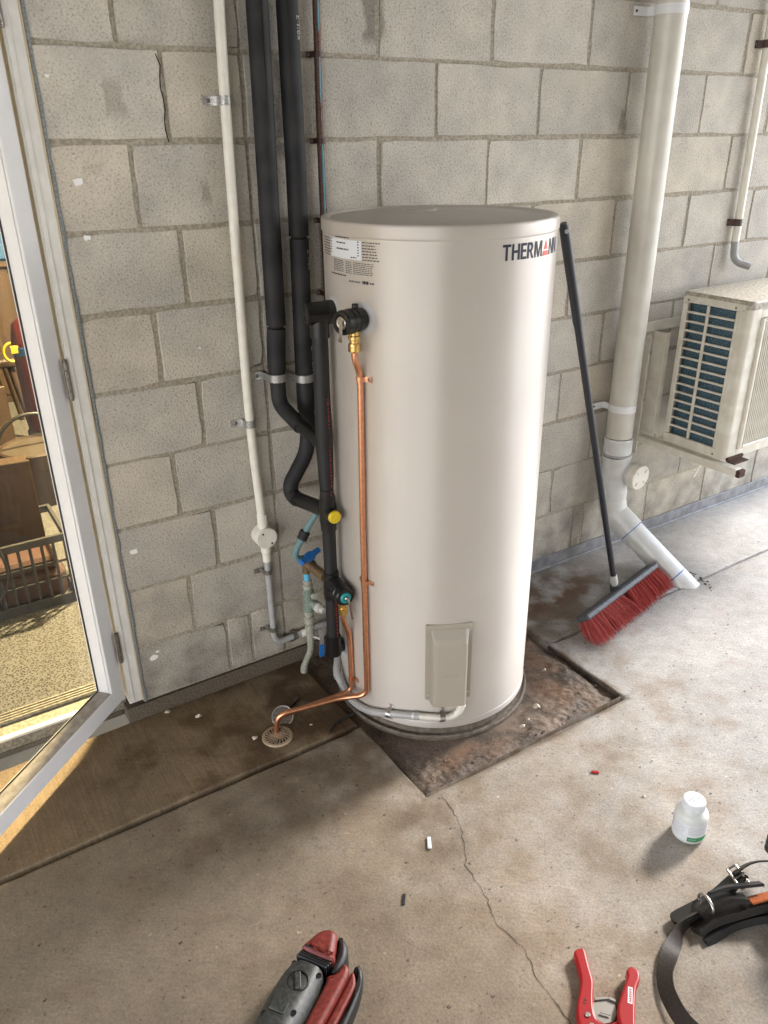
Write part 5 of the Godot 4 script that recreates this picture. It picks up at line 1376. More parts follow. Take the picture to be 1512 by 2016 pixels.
	b.tube(PackedVector3Array([Vector3(-0.569, 0.36, 0.121), Vector3(-0.569, 0.35, 0.121), Vector3(-0.569, 0.345, 0.121), Vector3(-0.568, 0.325, 0.121), Vector3(-0.568, 0.300, 0.121), Vector3(-0.569, 0.275, 0.120), Vector3(-0.570, 0.268, 0.120)]), PackedFloat32Array([0.0105, 0.0150, 0.0205, 0.0165, 0.0195, 0.0210, 0.0140]), 10)
	b.tube(line(Vector3(-0.568, 0.305, 0.121), Vector3(-0.554, 0.298, 0.150)), PackedFloat32Array([0.0165, 0.0160]), 14)
	b.tube(line(Vector3(-0.568, 0.338, 0.121), Vector3(-0.560, 0.334, 0.142)), 0.0085, 12)
	obj("valve_body", b, M["green brass"], k)
	b = MB.new(); b.lathe(along(Vector3(-0.560, 0.334, 0.142), Vector3(0.1, 0.05, 1)), [Vector2(0.0095, 0), Vector2(0.0105, 0.002), Vector2(0.0100, 0.006), Vector2(0, 0.007)], 16); obj("small_knob", b, M["grey cap"], k)
	b = MB.new(); b.lathe(along(Vector3(-0.5535, 0.297, 0.150), Vector3(0.25, -0.15, 1)), [Vector2(0.0165, 0), Vector2(0.0172, 0.004), Vector2(0.0165, 0.018), Vector2(0.0125, 0.020), Vector2(0.0115, 0.031), Vector2(0.009, 0.033), Vector2(0, 0.033)], 18); obj("large_knob", b, M["grey cap"], k)
	b = MB.new(); b.lathe(at(Vector3(-0.5705, 0.205, 0.120)), [Vector2(0.012, 0), Vector2(0.0165, 0.002), Vector2(0.0165, 0.014), Vector2(0.0128, 0.016), Vector2(0.0128, 0.022), Vector2(0.0185, 0.024), Vector2(0.0185, 0.044), Vector2(0.0140, 0.047), Vector2(0.0140, 0.054), Vector2(0.0170, 0.056), Vector2(0.0170, 0.070), Vector2(0.012, 0.072)], 8); obj("lower_fitting", b, M["pale patina"], k)
	b = MB.new(); b.tube(smooth_path([Vector3(-0.570, 0.21, 0.120), Vector3(-0.569, 0.15, 0.118), Vector3(-0.568, 0.105, 0.108), Vector3(-0.573, 0.055, 0.085), Vector3(-0.580, 0.030, 0.080), Vector3(-0.582, 0.004, 0.080)], 5), PackedFloat32Array([0.0125, 0.0128, 0.0130, 0.0128, 0.0125, 0.0120, 0.0115, 0.0110, 0.0105, 0.0105, 0.0105, 0.0105, 0.0105, 0.0105, 0.0105, 0.0105, 0.0105, 0.0108, 0.0110, 0.0115, 0.0120, 0.0125, 0.0125, 0.0125, 0.0125, 0.0125]), 14); obj("tail_pipe", b, M["pale patina"], k)
	b = MB.new(); b.strap(smooth_path([Vector3(-0.548, 0.21, 0.150), Vector3(-0.546, 0.175, 0.154), Vector3(-0.547, 0.13, 0.152)]), smooth_path([Vector3.RIGHT, Vector3.RIGHT, Vector3.RIGHT]), 0.014, 0.004)
	b.tube(line(Vector3(-0.566, 0.172, 0.119), Vector3(-0.548, 0.172, 0.153)), 0.0065, 10)
	obj("drain_lever", b, M["galvanised"], k)
	b = MB.new(); b.strap(smooth_path([Vector3(-0.547, 0.150, 0.1555), Vector3(-0.5475, 0.128, 0.1545), Vector3(-0.548, 0.103, 0.1525)]), smooth_path([Vector3.RIGHT, Vector3.RIGHT, Vector3.RIGHT]), 0.016, 0.005); obj("lever_grip", b, M["blue handle"], k)
	# electrical conduit that comes round the tank to the element cover
	var f := thing("heater_conduit", "grey conduit curling round the tank's foot to the element cover", "conduit pipe", tank_at(-50, 0.08, 0.014))
	var arc: Array = [Vector3(-0.462, 0.132, 0.028), Vector3(-0.452, 0.130, 0.050), Vector3(-0.462, 0.120, 0.105), Vector3(-0.515, 0.105, 0.20), Vector3(-0.545, 0.09, 0.25)]
	for q in [[-93.0, 0.052], [-84.0, 0.044], [-74.0, 0.050], [-65.0, 0.064], [-56.0, 0.078], [-46.0, 0.086]]: arc.append(tank_at(q[0], q[1], 0.0135))
	b = MB.new(); b.tube(smooth_path(arc, 6), 0.0118, 18); obj("pipe", b, M["grey pvc"], f)
	b = MB.new(); b.tube(line(Vector3(-0.5445, 0.092, 0.248), Vector3(-0.548, 0.082, 0.262)), 0.0132, 18); obj("coupling", b, M["grey pvc"], f)
	b = MB.new()
	var q2: Array = []
	for q in [[-46.5, 0.0865, 0.0135], [-42.0, 0.0880, 0.0135], [-36.0, 0.0875, 0.0135], [-30.0, 0.0855, 0.0135], [-25.5, 0.088, 0.0145], [-22.2, 0.100, 0.017], [-20.6, 0.120, 0.020], [-20.2, 0.146, 0.022]]: q2.append(tank_at(q[0], q[1], q[2]))
	var cpth := smooth_path(q2, 14)
	var crr := PackedFloat32Array()
	var cp2 := PackedVector3Array()
	var run := 0.0
	var step := 0.0013
	var acc := 0.0
	for i in cpth.size() - 1:   # resample evenly, ribs every 4 mm
		var seg := cpth[i].distance_to(cpth[i + 1])
		while acc <= seg:
			cp2.append(cpth[i].lerp(cpth[i + 1], acc / seg)); crr.append(0.0104 + 0.0013 * sin((run + acc) / 0.0042 * TAU)); acc += step
		run += seg; acc -= seg
	b.tube(cp2, crr, 16); obj("corrugated_hose", b, M["cream pvc"], f)
	b = MB.new(); b.tube(line(tank_at(-45.0, 0.0870, 0.0135), tank_at(-42.5, 0.0880, 0.0135)), 0.0132, 16); obj("hose_coupling", b, M["grey pvc"], f)
	b = MB.new(); b.tube(line(tank_at(-20.2, 0.131, 0.022), tank_at(-20.2, 0.146, 0.022)), 0.0135, 14); obj("hose_gland", b, M["cream pvc"], f)
	for q in [[-59.5, 0.0735, 0.0120], [-30.0, 0.0856, 0.0118]]:
		var tn := tank_dir(q[0])
		saddle(f, tank_at(q[0], q[1], 0.0135), tn.cross(Vector3.UP).normalized(), tn, q[2], 0.0135, M["steel"], 1.0, true, 0.014, 0.014)
	# drain
	var g := thing("drain_grate", "round tan drain grate with fanned slots under the copper outlets", "drain grate", Vector3(-0.80, 0.008, 0.325))
	var gc := Vector3(-0.801, 0.0075, 0.325)
	b = MB.new(); b.lathe(at(gc), [Vector2(0.036, 0.0045), Vector2(0.038, 0.0065), Vector2(0.0445, 0.006), Vector2(0.047, 0.003), Vector2(0.047, 0.0)], 36); obj("ring", b, M["grate"], g)
	b = MB.new(); b.lathe(at(gc), [Vector2(0.037, 0.001), Vector2(0, 0.001)], 28); obj("opening", b, M["hollow"], g)
	for i in 18:
		var a := TAU * i / 18.0
		b = MB.new()
		var rp2: Array = []; var wp: Array = []
		for s in 4:
			var rr2 := lerpf(0.008, 0.0375, s / 3.0)
			var aa := a + 0.5 * (s / 3.0)
			rp2.append(gc + Vector3(cos(aa) * rr2, 0.0048, sin(aa) * rr2)); wp.append(Vector3.UP)
		b.strap(PackedVector3Array(rp2), PackedVector3Array(wp), 0.004, 0.0032)
		obj("vane", b, M["grate"], g)
	b = MB.new(); b.lathe(at(gc), [Vector2(0.0095, 0.002), Vector2(0.0095, 0.0062), Vector2(0.006, 0.0075), Vector2(0, 0.0075)], 16); obj("hub", b, M["grate"], g)
	var dl := thing("metal_disc", "small silvery round metal disc lying tilted behind the drain grate", "disc", Vector3(-0.752, 0.008, 0.262))
	b = MB.new(); b.lathe(along(Vector3(-0.752, 0.020, 0.262), Vector3(-0.28, 0.80, 0.55)), [Vector2(0, -0.003), Vector2(0.033, -0.003), Vector2(0.0345, -0.001), Vector2(0.0345, 0.002), Vector2(0.033, 0.003), Vector2(0.029, 0.0022), Vector2(0, 0.0022)], 30); obj("disc", b, M["old steel"], dl)
	b = MB.new(); b.lathe(along(Vector3(-0.752, 0.020, 0.262), Vector3(-0.28, 0.80, 0.55)), [Vector2(0.0345, 0.0025), Vector2(0.0330, 0.0038), Vector2(0.0305, 0.0030)], 30); obj("rim", b, M["steel"], dl)

# ---------------------------------------------------------------- right of the heater
func build_right() -> void:
	# downpipe
	var t := thing("downpipe", "thick cream downpipe with capped inspection tee, angled into the floor", "downpipe", Vector3(0.87, 0.2, 0.08))
	var r := 0.0525
	var x := 0.873
	var zc := 0.078
	var b := MB.new()
	b.tube(line(Vector3(x, 2.74, zc), Vector3(x + 0.001, 0.565, zc)), r, 40, false); obj("pipe", b, M["downpipe pvc"], t)
	for y in [2.02, 0.688]:
		b = MB.new(); b.lathe(at(Vector3(x, y, zc)), [Vector2(r, -0.014), Vector2(r + 0.002, -0.014), Vector2(r + 0.002, 0.014), Vector2(r, 0.014)], 40)
		var st := obj("strap", b, M["white powder coat"], t)
		b = MB.new(); b.bx(Vector3(x - 0.068, y, 0.013), Vector3(0.068, 0.026, 0.003), 0.001); b.bx(Vector3(x - 0.0385, y, 0.032), Vector3(0.003, 0.026, 0.038), 0.001); obj("strap_tab", b, M["white powder coat"], st)
		b = MB.new(); b.lathe(along(Vector3(x - 0.091, y, 0.0145), Vector3.BACK), [Vector2(0.0045, 0), Vector2(0.004, 0.0018), Vector2(0.0012, 0.002), Vector2(0, 0.001)], 10); obj("screw", b, M["tool black"], st)
	b = MB.new(); b.lathe(at(Vector3(x + 0.002, 0, zc)), [Vector2(r + 0.0045, 0.495), Vector2(r + 0.0045, 0.555), Vector2(r + 0.0015, 0.562), Vector2(r - 0.001, 0.562)], 40); obj("coupling", b, M["white pvc"], t)
	b = MB.new(); b.lathe(at(Vector3(x + 0.002, 0, zc)), [Vector2(r + 0.004, 0.488), Vector2(r + 0.0072, 0.489), Vector2(r + 0.0072, 0.496), Vector2(r + 0.004, 0.497)], 40); obj("joint_ring", b, M["grey pvc"], t)
	b = MB.new(); b.tube(PackedVector3Array([Vector3(x + 0.002, 0.4885, zc), Vector3(x + 0.003, 0.478, zc), Vector3(x + 0.003, 0.476, zc), Vector3(x + 0.004, 0.33, zc), Vector3(x + 0.004, 0.328, zc), Vector3(x + 0.004, 0.296, zc)]), PackedFloat32Array([r + 0.0065, r + 0.0065, r + 0.004, r + 0.004, r + 0.006, r + 0.006]), 40)
	var cn := Vector3(0.06, -0.06, 1.0).normalized()
	var cc := Vector3(x + 0.038, 0.412, zc + 0.018)
	b.lathe(along(cc, cn), [Vector2(0.048, -0.02), Vector2(0.048, 0.058)], 36)
	obj("inspection_tee", b, M["white pvc"], t)
	b = MB.new(); b.lathe(along(cc + cn * 0.050, cn), [Vector2(0.0500, 0.0), Vector2(0.0525, 0.001), Vector2(0.0525, 0.030), Vector2(0.0505, 0.034), Vector2(0, 0.0345)], 40)
	var cap := obj("inspection_cap", b, M["cream pvc"], t)
	for k in 4:
		var a := PI / 4 + k * PI / 2
		b = MB.new(); b.box(along(cc + cn * 0.0855, cn) * at(Vector3(cos(a) * 0.034, 0, sin(a) * 0.034), Basis(Vector3.UP, -a)), Vector3(0.016, 0.005, 0.004), 0.001); obj("cap_rib", b, M["cream pvc"], cap)
	var p0 := Vector3(x + 0.004, 0.296, zc); var foot := Vector3(0.998, -0.03, 0.432)
	var el := Vector3(x + 0.006, 0.232, zc + 0.016)
	var dd := (foot - el).normalized()
	b = MB.new(); b.tube(bend([p0, el, el + dd * 0.105], 0.022, 6), r + 0.0045, 40); obj("elbow", b, M["white pvc"], t)
	b = MB.new(); b.tube(line(el + dd * 0.10, foot), r, 40); obj("foot_pipe", b, M["white pvc"], t)
	b = MB.new(); b.tube(PackedVector3Array([el + dd * 0.1052, el + dd * 0.1085]), r + 0.0012, 40); obj("blue_glue_line", b, M["blue handle"], t)
	var fd := el.distance_to(foot)
	b = MB.new(); b.tube(PackedVector3Array([el + dd * (fd - 0.088), el + dd * (fd - 0.084)]), r + 0.0008, 40); obj("blue_glue_line", b, M["blue handle"], t)
	# broken edge of concrete where it goes into the floor
	b = MB.new()
	var rg := RandomNumberGenerator.new(); rg.seed = 31
	for k in 22:
		var a := lerpf(-1.3, 1.25, k / 21.0)
		var c := Vector3(0.990 + cos(a) * 0.068 * rg.randf_range(0.95, 1.5), 0.004, 0.405 + sin(a) * 0.098 * rg.randf_range(0.95, 1.15))
		b.box(at(c, Basis(Vector3(rg.randf() - 0.5, 1, rg.randf() - 0.5).normalized(), rg.randf() * TAU)), Vector3(rg.randf_range(0.006, 0.022), rg.randf_range(0.004, 0.013), rg.randf_range(0.006, 0.018)), 0.003)
	var cs := obj("cement_collar", b, M["footing"], t)
	cs.set_meta("kind", "stuff")

	# broom leaning on the heater
	var br := thing("broom", "push broom with black handle and red bristles leaning on the heater", "broom", Vector3(0.64, 0.06, 0.36))
	var top := Vector3(0.112, 1.442, 0.440); var low := Vector3(0.612, 0.100, 0.366)
	var ax := (low - top).normalized()
	b = MB.new(); b.tube(PackedVector3Array([top + ax * 0.02, top + ax * 0.30, low - ax * 0.03]), PackedFloat32Array([0.0125, 0.0118, 0.0112]), 18); obj("handle", b, M["broom black"], br)
	b = MB.new(); b.tube(PackedVector3Array([top, top + ax * 0.006, top + ax * 0.05, top + ax * 0.30, top + ax * 0.32]), PackedFloat32Array([0.009, 0.0138, 0.0145, 0.0140, 0.0120]), 18); var gp := obj("grip", b, M["broom black"], br)
	b = MB.new(); b.lathe(along(top + ax * 0.022 + Vector3(-0.006, 0.0, 0.0135), Vector3(-0.3, 0.1, 1)), [Vector2(0.006, 0), Vector2(0.006, 0.0012), Vector2(0.003, 0.0015), Vector2(0, 0.0005)], 12); obj("hang_hole", b, M["grey pvc"], gp)
	b = MB.new(); b.tube(PackedVector3Array([low - ax * 0.055, low - ax * 0.050, low - ax * 0.010, low]), PackedFloat32Array([0.0125, 0.0140, 0.0145, 0.0120]), 18); obj("ferrule", b, M["grey cap"], br)
	var h0 := Vector3(0.350, 0.086, 0.455); var h1 := Vector3(0.868, 0.086, 0.334)
	var hx := (h1 - h0).normalized()
	var hz := Vector3(hx.z, 0, -hx.x) * -1.0   # towards the camera side
	if hz.z < 0.0: hz = -hz
	var tilt := (hz * 0.62 + Vector3.DOWN * 0.78).normalized()   # bristles splay forward and down
	var upn := hx.cross(tilt).normalized()
	if upn.y < 0.0: upn = -upn
	var hb := Basis(hx, -tilt, hx.cross(-tilt))
	var hl := h0.distance_to(h1)
	b = MB.new(); b.box(Transform3D(hb, (h0 + h1) / 2), Vector3(hl, 0.024, 0.058), 0.007); var blk := obj("head_block", b, M["broom block"], br)
	b = MB.new(); b.lathe(along(low + ax * 0.016, -ax), [Vector2(0.020, -0.006), Vector2(0.0195, 0.004), Vector2(0.0160, 0.016), Vector2(0.0155, 0.020)], 20); obj("socket", b, M["broom block"], blk)
	var rng := RandomNumberGenerator.new(); rng.seed = 19
	for half in 2:
		for tone in 3:
			b = MB.new()
			for row in 5:
				for i in 34:
					if (i + row * 2) % 3 != tone: continue
					var u0 := (lerpf(0.01, 0.452, i / 33.0) if half == 0 else lerpf(0.548, 0.99, i / 33.0))
					var side := (row - 2.0) * 0.0105
					var root := h0.lerp(h1, u0) + hb.z * side + tilt * 0.010
					for q in 7:
						var lean := hx * (rng.randf_range(-0.012, 0.012) + (u0 - 0.5) * 0.05 + (0.024 if half == 0 else -0.020) * (1.4 - absf(u0 - 0.5) * 1.6)) + hb.z * (side * 0.9 + rng.randf_range(-0.009, 0.009))
						var L := rng.randf_range(0.082, 0.104)
						var rt := root + hx * rng.randf_range(-0.0035, 0.0035) + hb.z * rng.randf_range(-0.003, 0.003)
						var tip := rt + tilt * L + lean
						if tip.y < 0.009: tip.y = 0.009 + rng.randf() * 0.002
						var w := rng.randf_range(0.0007, 0.0012)
						var e1 := hx * w; var e2 := hb.z * w
						var m := rt.lerp(tip, 0.55) + lean * 0.12
						# a stiff filament: three-sided, slightly bowed
						for s in 3:
							var f0: Vector3 = [e1, -e1 * 0.5 + e2, -e1 * 0.5 - e2][s]; var f1: Vector3 = [-e1 * 0.5 + e2, -e1 * 0.5 - e2, e1][s]
							var n := (f0 + f1).normalized()
							b.tri(rt + f0, rt + f1, m + f1, n, n, n); b.tri(rt + f0, m + f1, m + f0, n, n, n)
							b.tri(m + f0, m + f1, tip + f1 * 0.5, n, n, n); b.tri(m + f0, tip + f1 * 0.5, tip + f0 * 0.5, n, n, n)
			var bo := obj("bristle", b, M[["bristle a", "bristle b", "bristle c"][tone]], br)
			bo.set_meta("kind", "stuff")

	# outdoor unit on its wall bracket
	var u := thing("outdoor_unit", "cream air-conditioner outdoor unit hung on the block wall", "air conditioner", Vector3(1.5, 0.5, 0.25))
	var X0 := 1.115; var X1 := 1.935; var Y0 := 0.508; var Y1 := 1.085; var Z0 := 0.105; var Z1 := 0.40
	var F := func(called: String, cx0: float, cx1: float, cy0: float, cy1: float, cz0: float, cz1: float, m: String, bev := 0.003, parent: Node3D = u) -> MeshInstance3D:
		var q := MB.new(); q.bx(Vector3((cx0 + cx1) / 2, (cy0 + cy1) / 2, (cz0 + cz1) / 2), Vector3(cx1 - cx0, cy1 - cy0, cz1 - cz0), bev)
		return obj(called, q, M[m], parent)
	# side panel as a frame round the slots, the front corner post rounded
	F.call("side_frame", X0, X0 + 0.012, 1.075, Y1, Z0, 0.352, "unit casing")
	F.call("side_frame", X0, X0 + 0.012, Y0, 0.545, Z0, 0.352, "unit casing")
	F.call("side_frame", X0, X0 + 0.012, 0.5455, 1.0745, Z0, 0.128, "unit casing")
	F.call("side_frame", X0, X0 + 0.012, 0.5455, 1.0745, 0.338, 0.352, "unit casing")
	F.call("mullion", X0, X0 + 0.009, 0.5455, 1.0745, 0.214, 0.226, "unit casing")
	for k in 14:
		var y := 0.5455 + (k + 1) * 0.5290 / 15.0
		F.call("grille_bar", X0 + 0.001, X0 + 0.010, y - 0.0042, y + 0.0042, 0.1285, 0.2138, "unit casing", 0.0015)
		F.call("grille_bar", X0 + 0.001, X0 + 0.010, y - 0.0042, y + 0.0042, 0.2262, 0.3376, "unit casing", 0.0015)
	b = MB.new()
	var post := PackedVector2Array([Vector2(0.353, -X0 - 0.05), Vector2(0.353, -X0), Vector2(Z1 - 0.020, -X0)])
	for k in 7: post.append(Vector2(Z1 - 0.020 + 0.020 * sin(PI / 2 * k / 6.0), -X0 - 0.020 + 0.020 * cos(PI / 2 * k / 6.0)))
	post.append(Vector2(Z1, -X0 - 0.065)); post.append(Vector2(Z1 - 0.02, -X0 - 0.065)); post.append(Vector2(Z1 - 0.02, -X0 - 0.05))
	b.prism(Transform3D(Basis(Vector3.BACK, Vector3.LEFT, Vector3.UP), Vector3(0, Y0, 0)), post, Y1 - Y0)
	obj("corner_post", b, M["unit casing"], u)
	# front: frame, fine upright slats and cross wires over the fan opening
	F.call("front_frame", X0 + 0.0655, X1, 1.05, Y1, Z1 - 0.02, Z1, "unit casing")
	F.call("front_frame", X0 + 0.0655, X1, Y0, 0.545, Z1 - 0.02, Z1, "unit casing")
	F.call("front_frame", X1 - 0.10, X1, 0.5455, 1.0495, Z1 - 0.02, Z1, "unit casing")
	F.call("grille_frame", X0 + 0.066, X0 + 0.085, 0.5455, 1.0495, Z1 - 0.016, Z1 + 0.012, "unit casing", 0.005)
	F.call("grille_frame", X0 + 0.0855, X1 - 0.10, 1.036, 1.0495, Z1 - 0.016, Z1 + 0.012, "unit casing", 0.005)
	F.call("grille_frame", X0 + 0.0855, X1 - 0.10, 0.5455, 0.559, Z1 - 0.016, Z1 + 0.012, "unit casing", 0.005)
	for k in 52:
		var gx := X0 + 0.094 + k * 0.0122
		F.call("slat", gx, gx + 0.0048, 0.5595, 1.0355, Z1 - 0.004, Z1 + 0.009, "unit casing", 0.001)
	for k in 6:
		var gy := 0.60 + k * 0.078
		F.call("cross_wire", X0 + 0.0855, X1 - 0.1005, gy, gy + 0.004, Z1 - 0.0085, Z1 - 0.0045, "unit casing", 0.0008)
	F.call("far_side", X1 - 0.012, X1, Y0, Y1, Z0, Z1 - 0.0205, "unit casing")
	F.call("back", X0 + 0.0125, X1 - 0.0125, Y0 + 0.02, Y1, Z0, Z0 + 0.004, "unit casing")
	F.call("base_pan", X0 + 0.0125, X1 - 0.0125, Y0, Y0 + 0.018, Z0, Z1 - 0.0205, "unit casing")
	b = MB.new()
	b.tube(bend([Vector3(X0 + 0.05, 0, 0.345), Vector3(X0 + 0.035, 0, 0.158), Vector3(X1 - 0.2, 0, 0.135)], 0.05, 6), 0.012, 4)
	b = MB.new()   # the finned coil wraps the side and the back, with a rounded corner
	var cp := bend([Vector3(X0 + 0.029, 0.8, 0.348), Vector3(X0 + 0.029, 0.8, 0.124), Vector3(X1 - 0.16, 0.8, 0.124)], 0.03, 8)
	var cw := PackedVector3Array(); for k in cp.size(): cw.append(Vector3.UP)
	b.strap(cp, cw, 0.55, 0.024); obj("coil", b, M["coil"], u)
	b = MB.new(); b.bx(Vector3(X0 + 0.09, 0.8, 0.27), Vector3(0.004, 0.55, 0.22), 0.0); obj("baffle", b, M["tool black"], u)
	b = MB.new(); b.bx(Vector3(X0 + 0.44, 0.8, 0.30), Vector3(0.68, 0.55, 0.004), 0.0); obj("baffle", b, M["tool black"], u)
	# lid with its dropped lip and the two raised corners
	b = MB.new()
	b.prism(Transform3D(Basis(Vector3.RIGHT, Vector3.FORWARD, Vector3.UP), Vector3((X0 + X1) / 2, Y1 + 0.001, -(-(Z0 + Z1) / 2))), round_rect(X1 - X0 + 0.008, Z1 - Z0 + 0.010, 0.022, 6), 0.030, 0.006); obj("lid", b, M["unit top"], u)
	b = MB.new(); b.bx(Vector3(X0 - 0.0045, Y1 + 0.001, 0.148), Vector3(0.004, 0.020, 0.075), 0.0015); obj("lid_lip", b, M["unit casing"], u)
	b = MB.new(); b.bx(Vector3(X0 - 0.0045, Y1 + 0.001, 0.328), Vector3(0.004, 0.020, 0.085), 0.0015); obj("lid_lip", b, M["unit casing"], u)
	b = MB.new(); b.bx(Vector3(X0 - 0.0042, Y1 + 0.008, 0.25), Vector3(0.003, 0.017, 0.26), 0.001); obj("lid_lip", b, M["unit casing"], u)
	for q in [[0.135, Y1 + 0.001], [0.34, Y1 + 0.001], [0.345, 0.520]]:
		b = MB.new(); b.lathe(along(Vector3(X0 - (0.0066 if q[1] > 1.0 else 0.0), q[1], q[0]), Vector3.LEFT), [Vector2(0.0045, 0), Vector2(0.0042, 0.0015), Vector2(0.002, 0.0028), Vector2(0, 0.0028)], 12); obj("screw", b, M["old steel"], u)
	b = MB.new(); b.bx(Vector3(X0 + 0.06, Y0 + 0.004, Z1 + 0.004), Vector3(0.10, 0.014, 0.012), 0.004); obj("rust_streak", b, M["rust"], u)
	var k2 := thing("wall_bracket", "rust-spotted cream steel bracket holding the outdoor unit off the wall", "bracket", Vector3(1.12, 0.48, 0.0))
	F.call("upright", 1.042, 1.078, 0.44, 0.935, 0.001, 0.006, "unit casing", 0.001, k2)
	F.call("upright", 1.042, 1.047, 0.44, 0.935, 0.0065, 0.036, "unit casing", 0.001, k2)
	F.call("upright", 1.100, 1.106, 0.52, 0.945, 0.001, 0.062, "unit casing", 0.001, k2)
	F.call("upright", 1.1065, 1.128, 0.52, 0.945, 0.056, 0.062, "unit casing", 0.001, k2)
	F.call("wall_rail", 1.0, 1.95, 0.945, 0.985, 0.001, 0.005, "unit casing", 0.001, k2)
	F.call("arm", 1.085, 1.125, 0.472, 0.503, 0.002, 0.475, "unit casing", 0.003, k2)
	F.call("arm", 1.80, 1.84, 0.472, 0.503, 0.002, 0.475, "unit casing", 0.003, k2)
	F.call("rusty_end", 1.086, 1.124, 0.473, 0.502, 0.4755, 0.492, "rust", 0.002, k2)
	F.call("rusty_foot", 1.127, 1.215, 0.501, 0.507, 0.402, 0.440, "rust", 0.002, k2)
	for q in [[1.062, 0.485], [1.060, 0.56], [1.062, 0.90]]:
		b = MB.new(); b.lathe(along(Vector3(q[0], q[1], 0.006), Vector3.BACK), [Vector2(0.009, 0), Vector2(0.009, 0.004), Vector2(0.006, 0.005), Vector2(0.005, 0.010), Vector2(0, 0.011)], 6); obj("bolt", b, M["rust"], k2)
	b = MB.new(); b.box(at(Vector3(1.108, 0.443, 0.30), Basis(Vector3.RIGHT, 0.35)), Vector3(0.014, 0.085, 0.003), 0.001); obj("hanging_tab", b, M["unit casing"], k2)
	# small conduit high on the right
	var c := thing("small_conduit", "slim cream conduit with hooked end on the wall above the outdoor unit", "conduit pipe", Vector3(1.49, 1.2, 0.028))
	b = MB.new(); b.tube(line(Vector3(1.475, 2.74, 0.026), Vector3(1.494, 1.262, 0.026)), 0.0155, 20); obj("pipe", b, M["cream pvc"], c)
	b = MB.new(); b.tube(bend([Vector3(1.494, 1.266, 0.026), Vector3(1.498, 1.185, 0.030), Vector3(1.548, 1.165, 0.075)], 0.05, 10), 0.0150, 20); obj("hooked_end", b, M["grey pvc"], c)
	for y in [1.955, 1.335]:
		saddle(c, Vector3(1.4845 + (1.65 - y) * 0.0126, y, 0.026), Vector3.UP, Vector3.BACK, 0.0157, 0.026, M["brown clip"], -1.0, false, 0.026, 0.018)

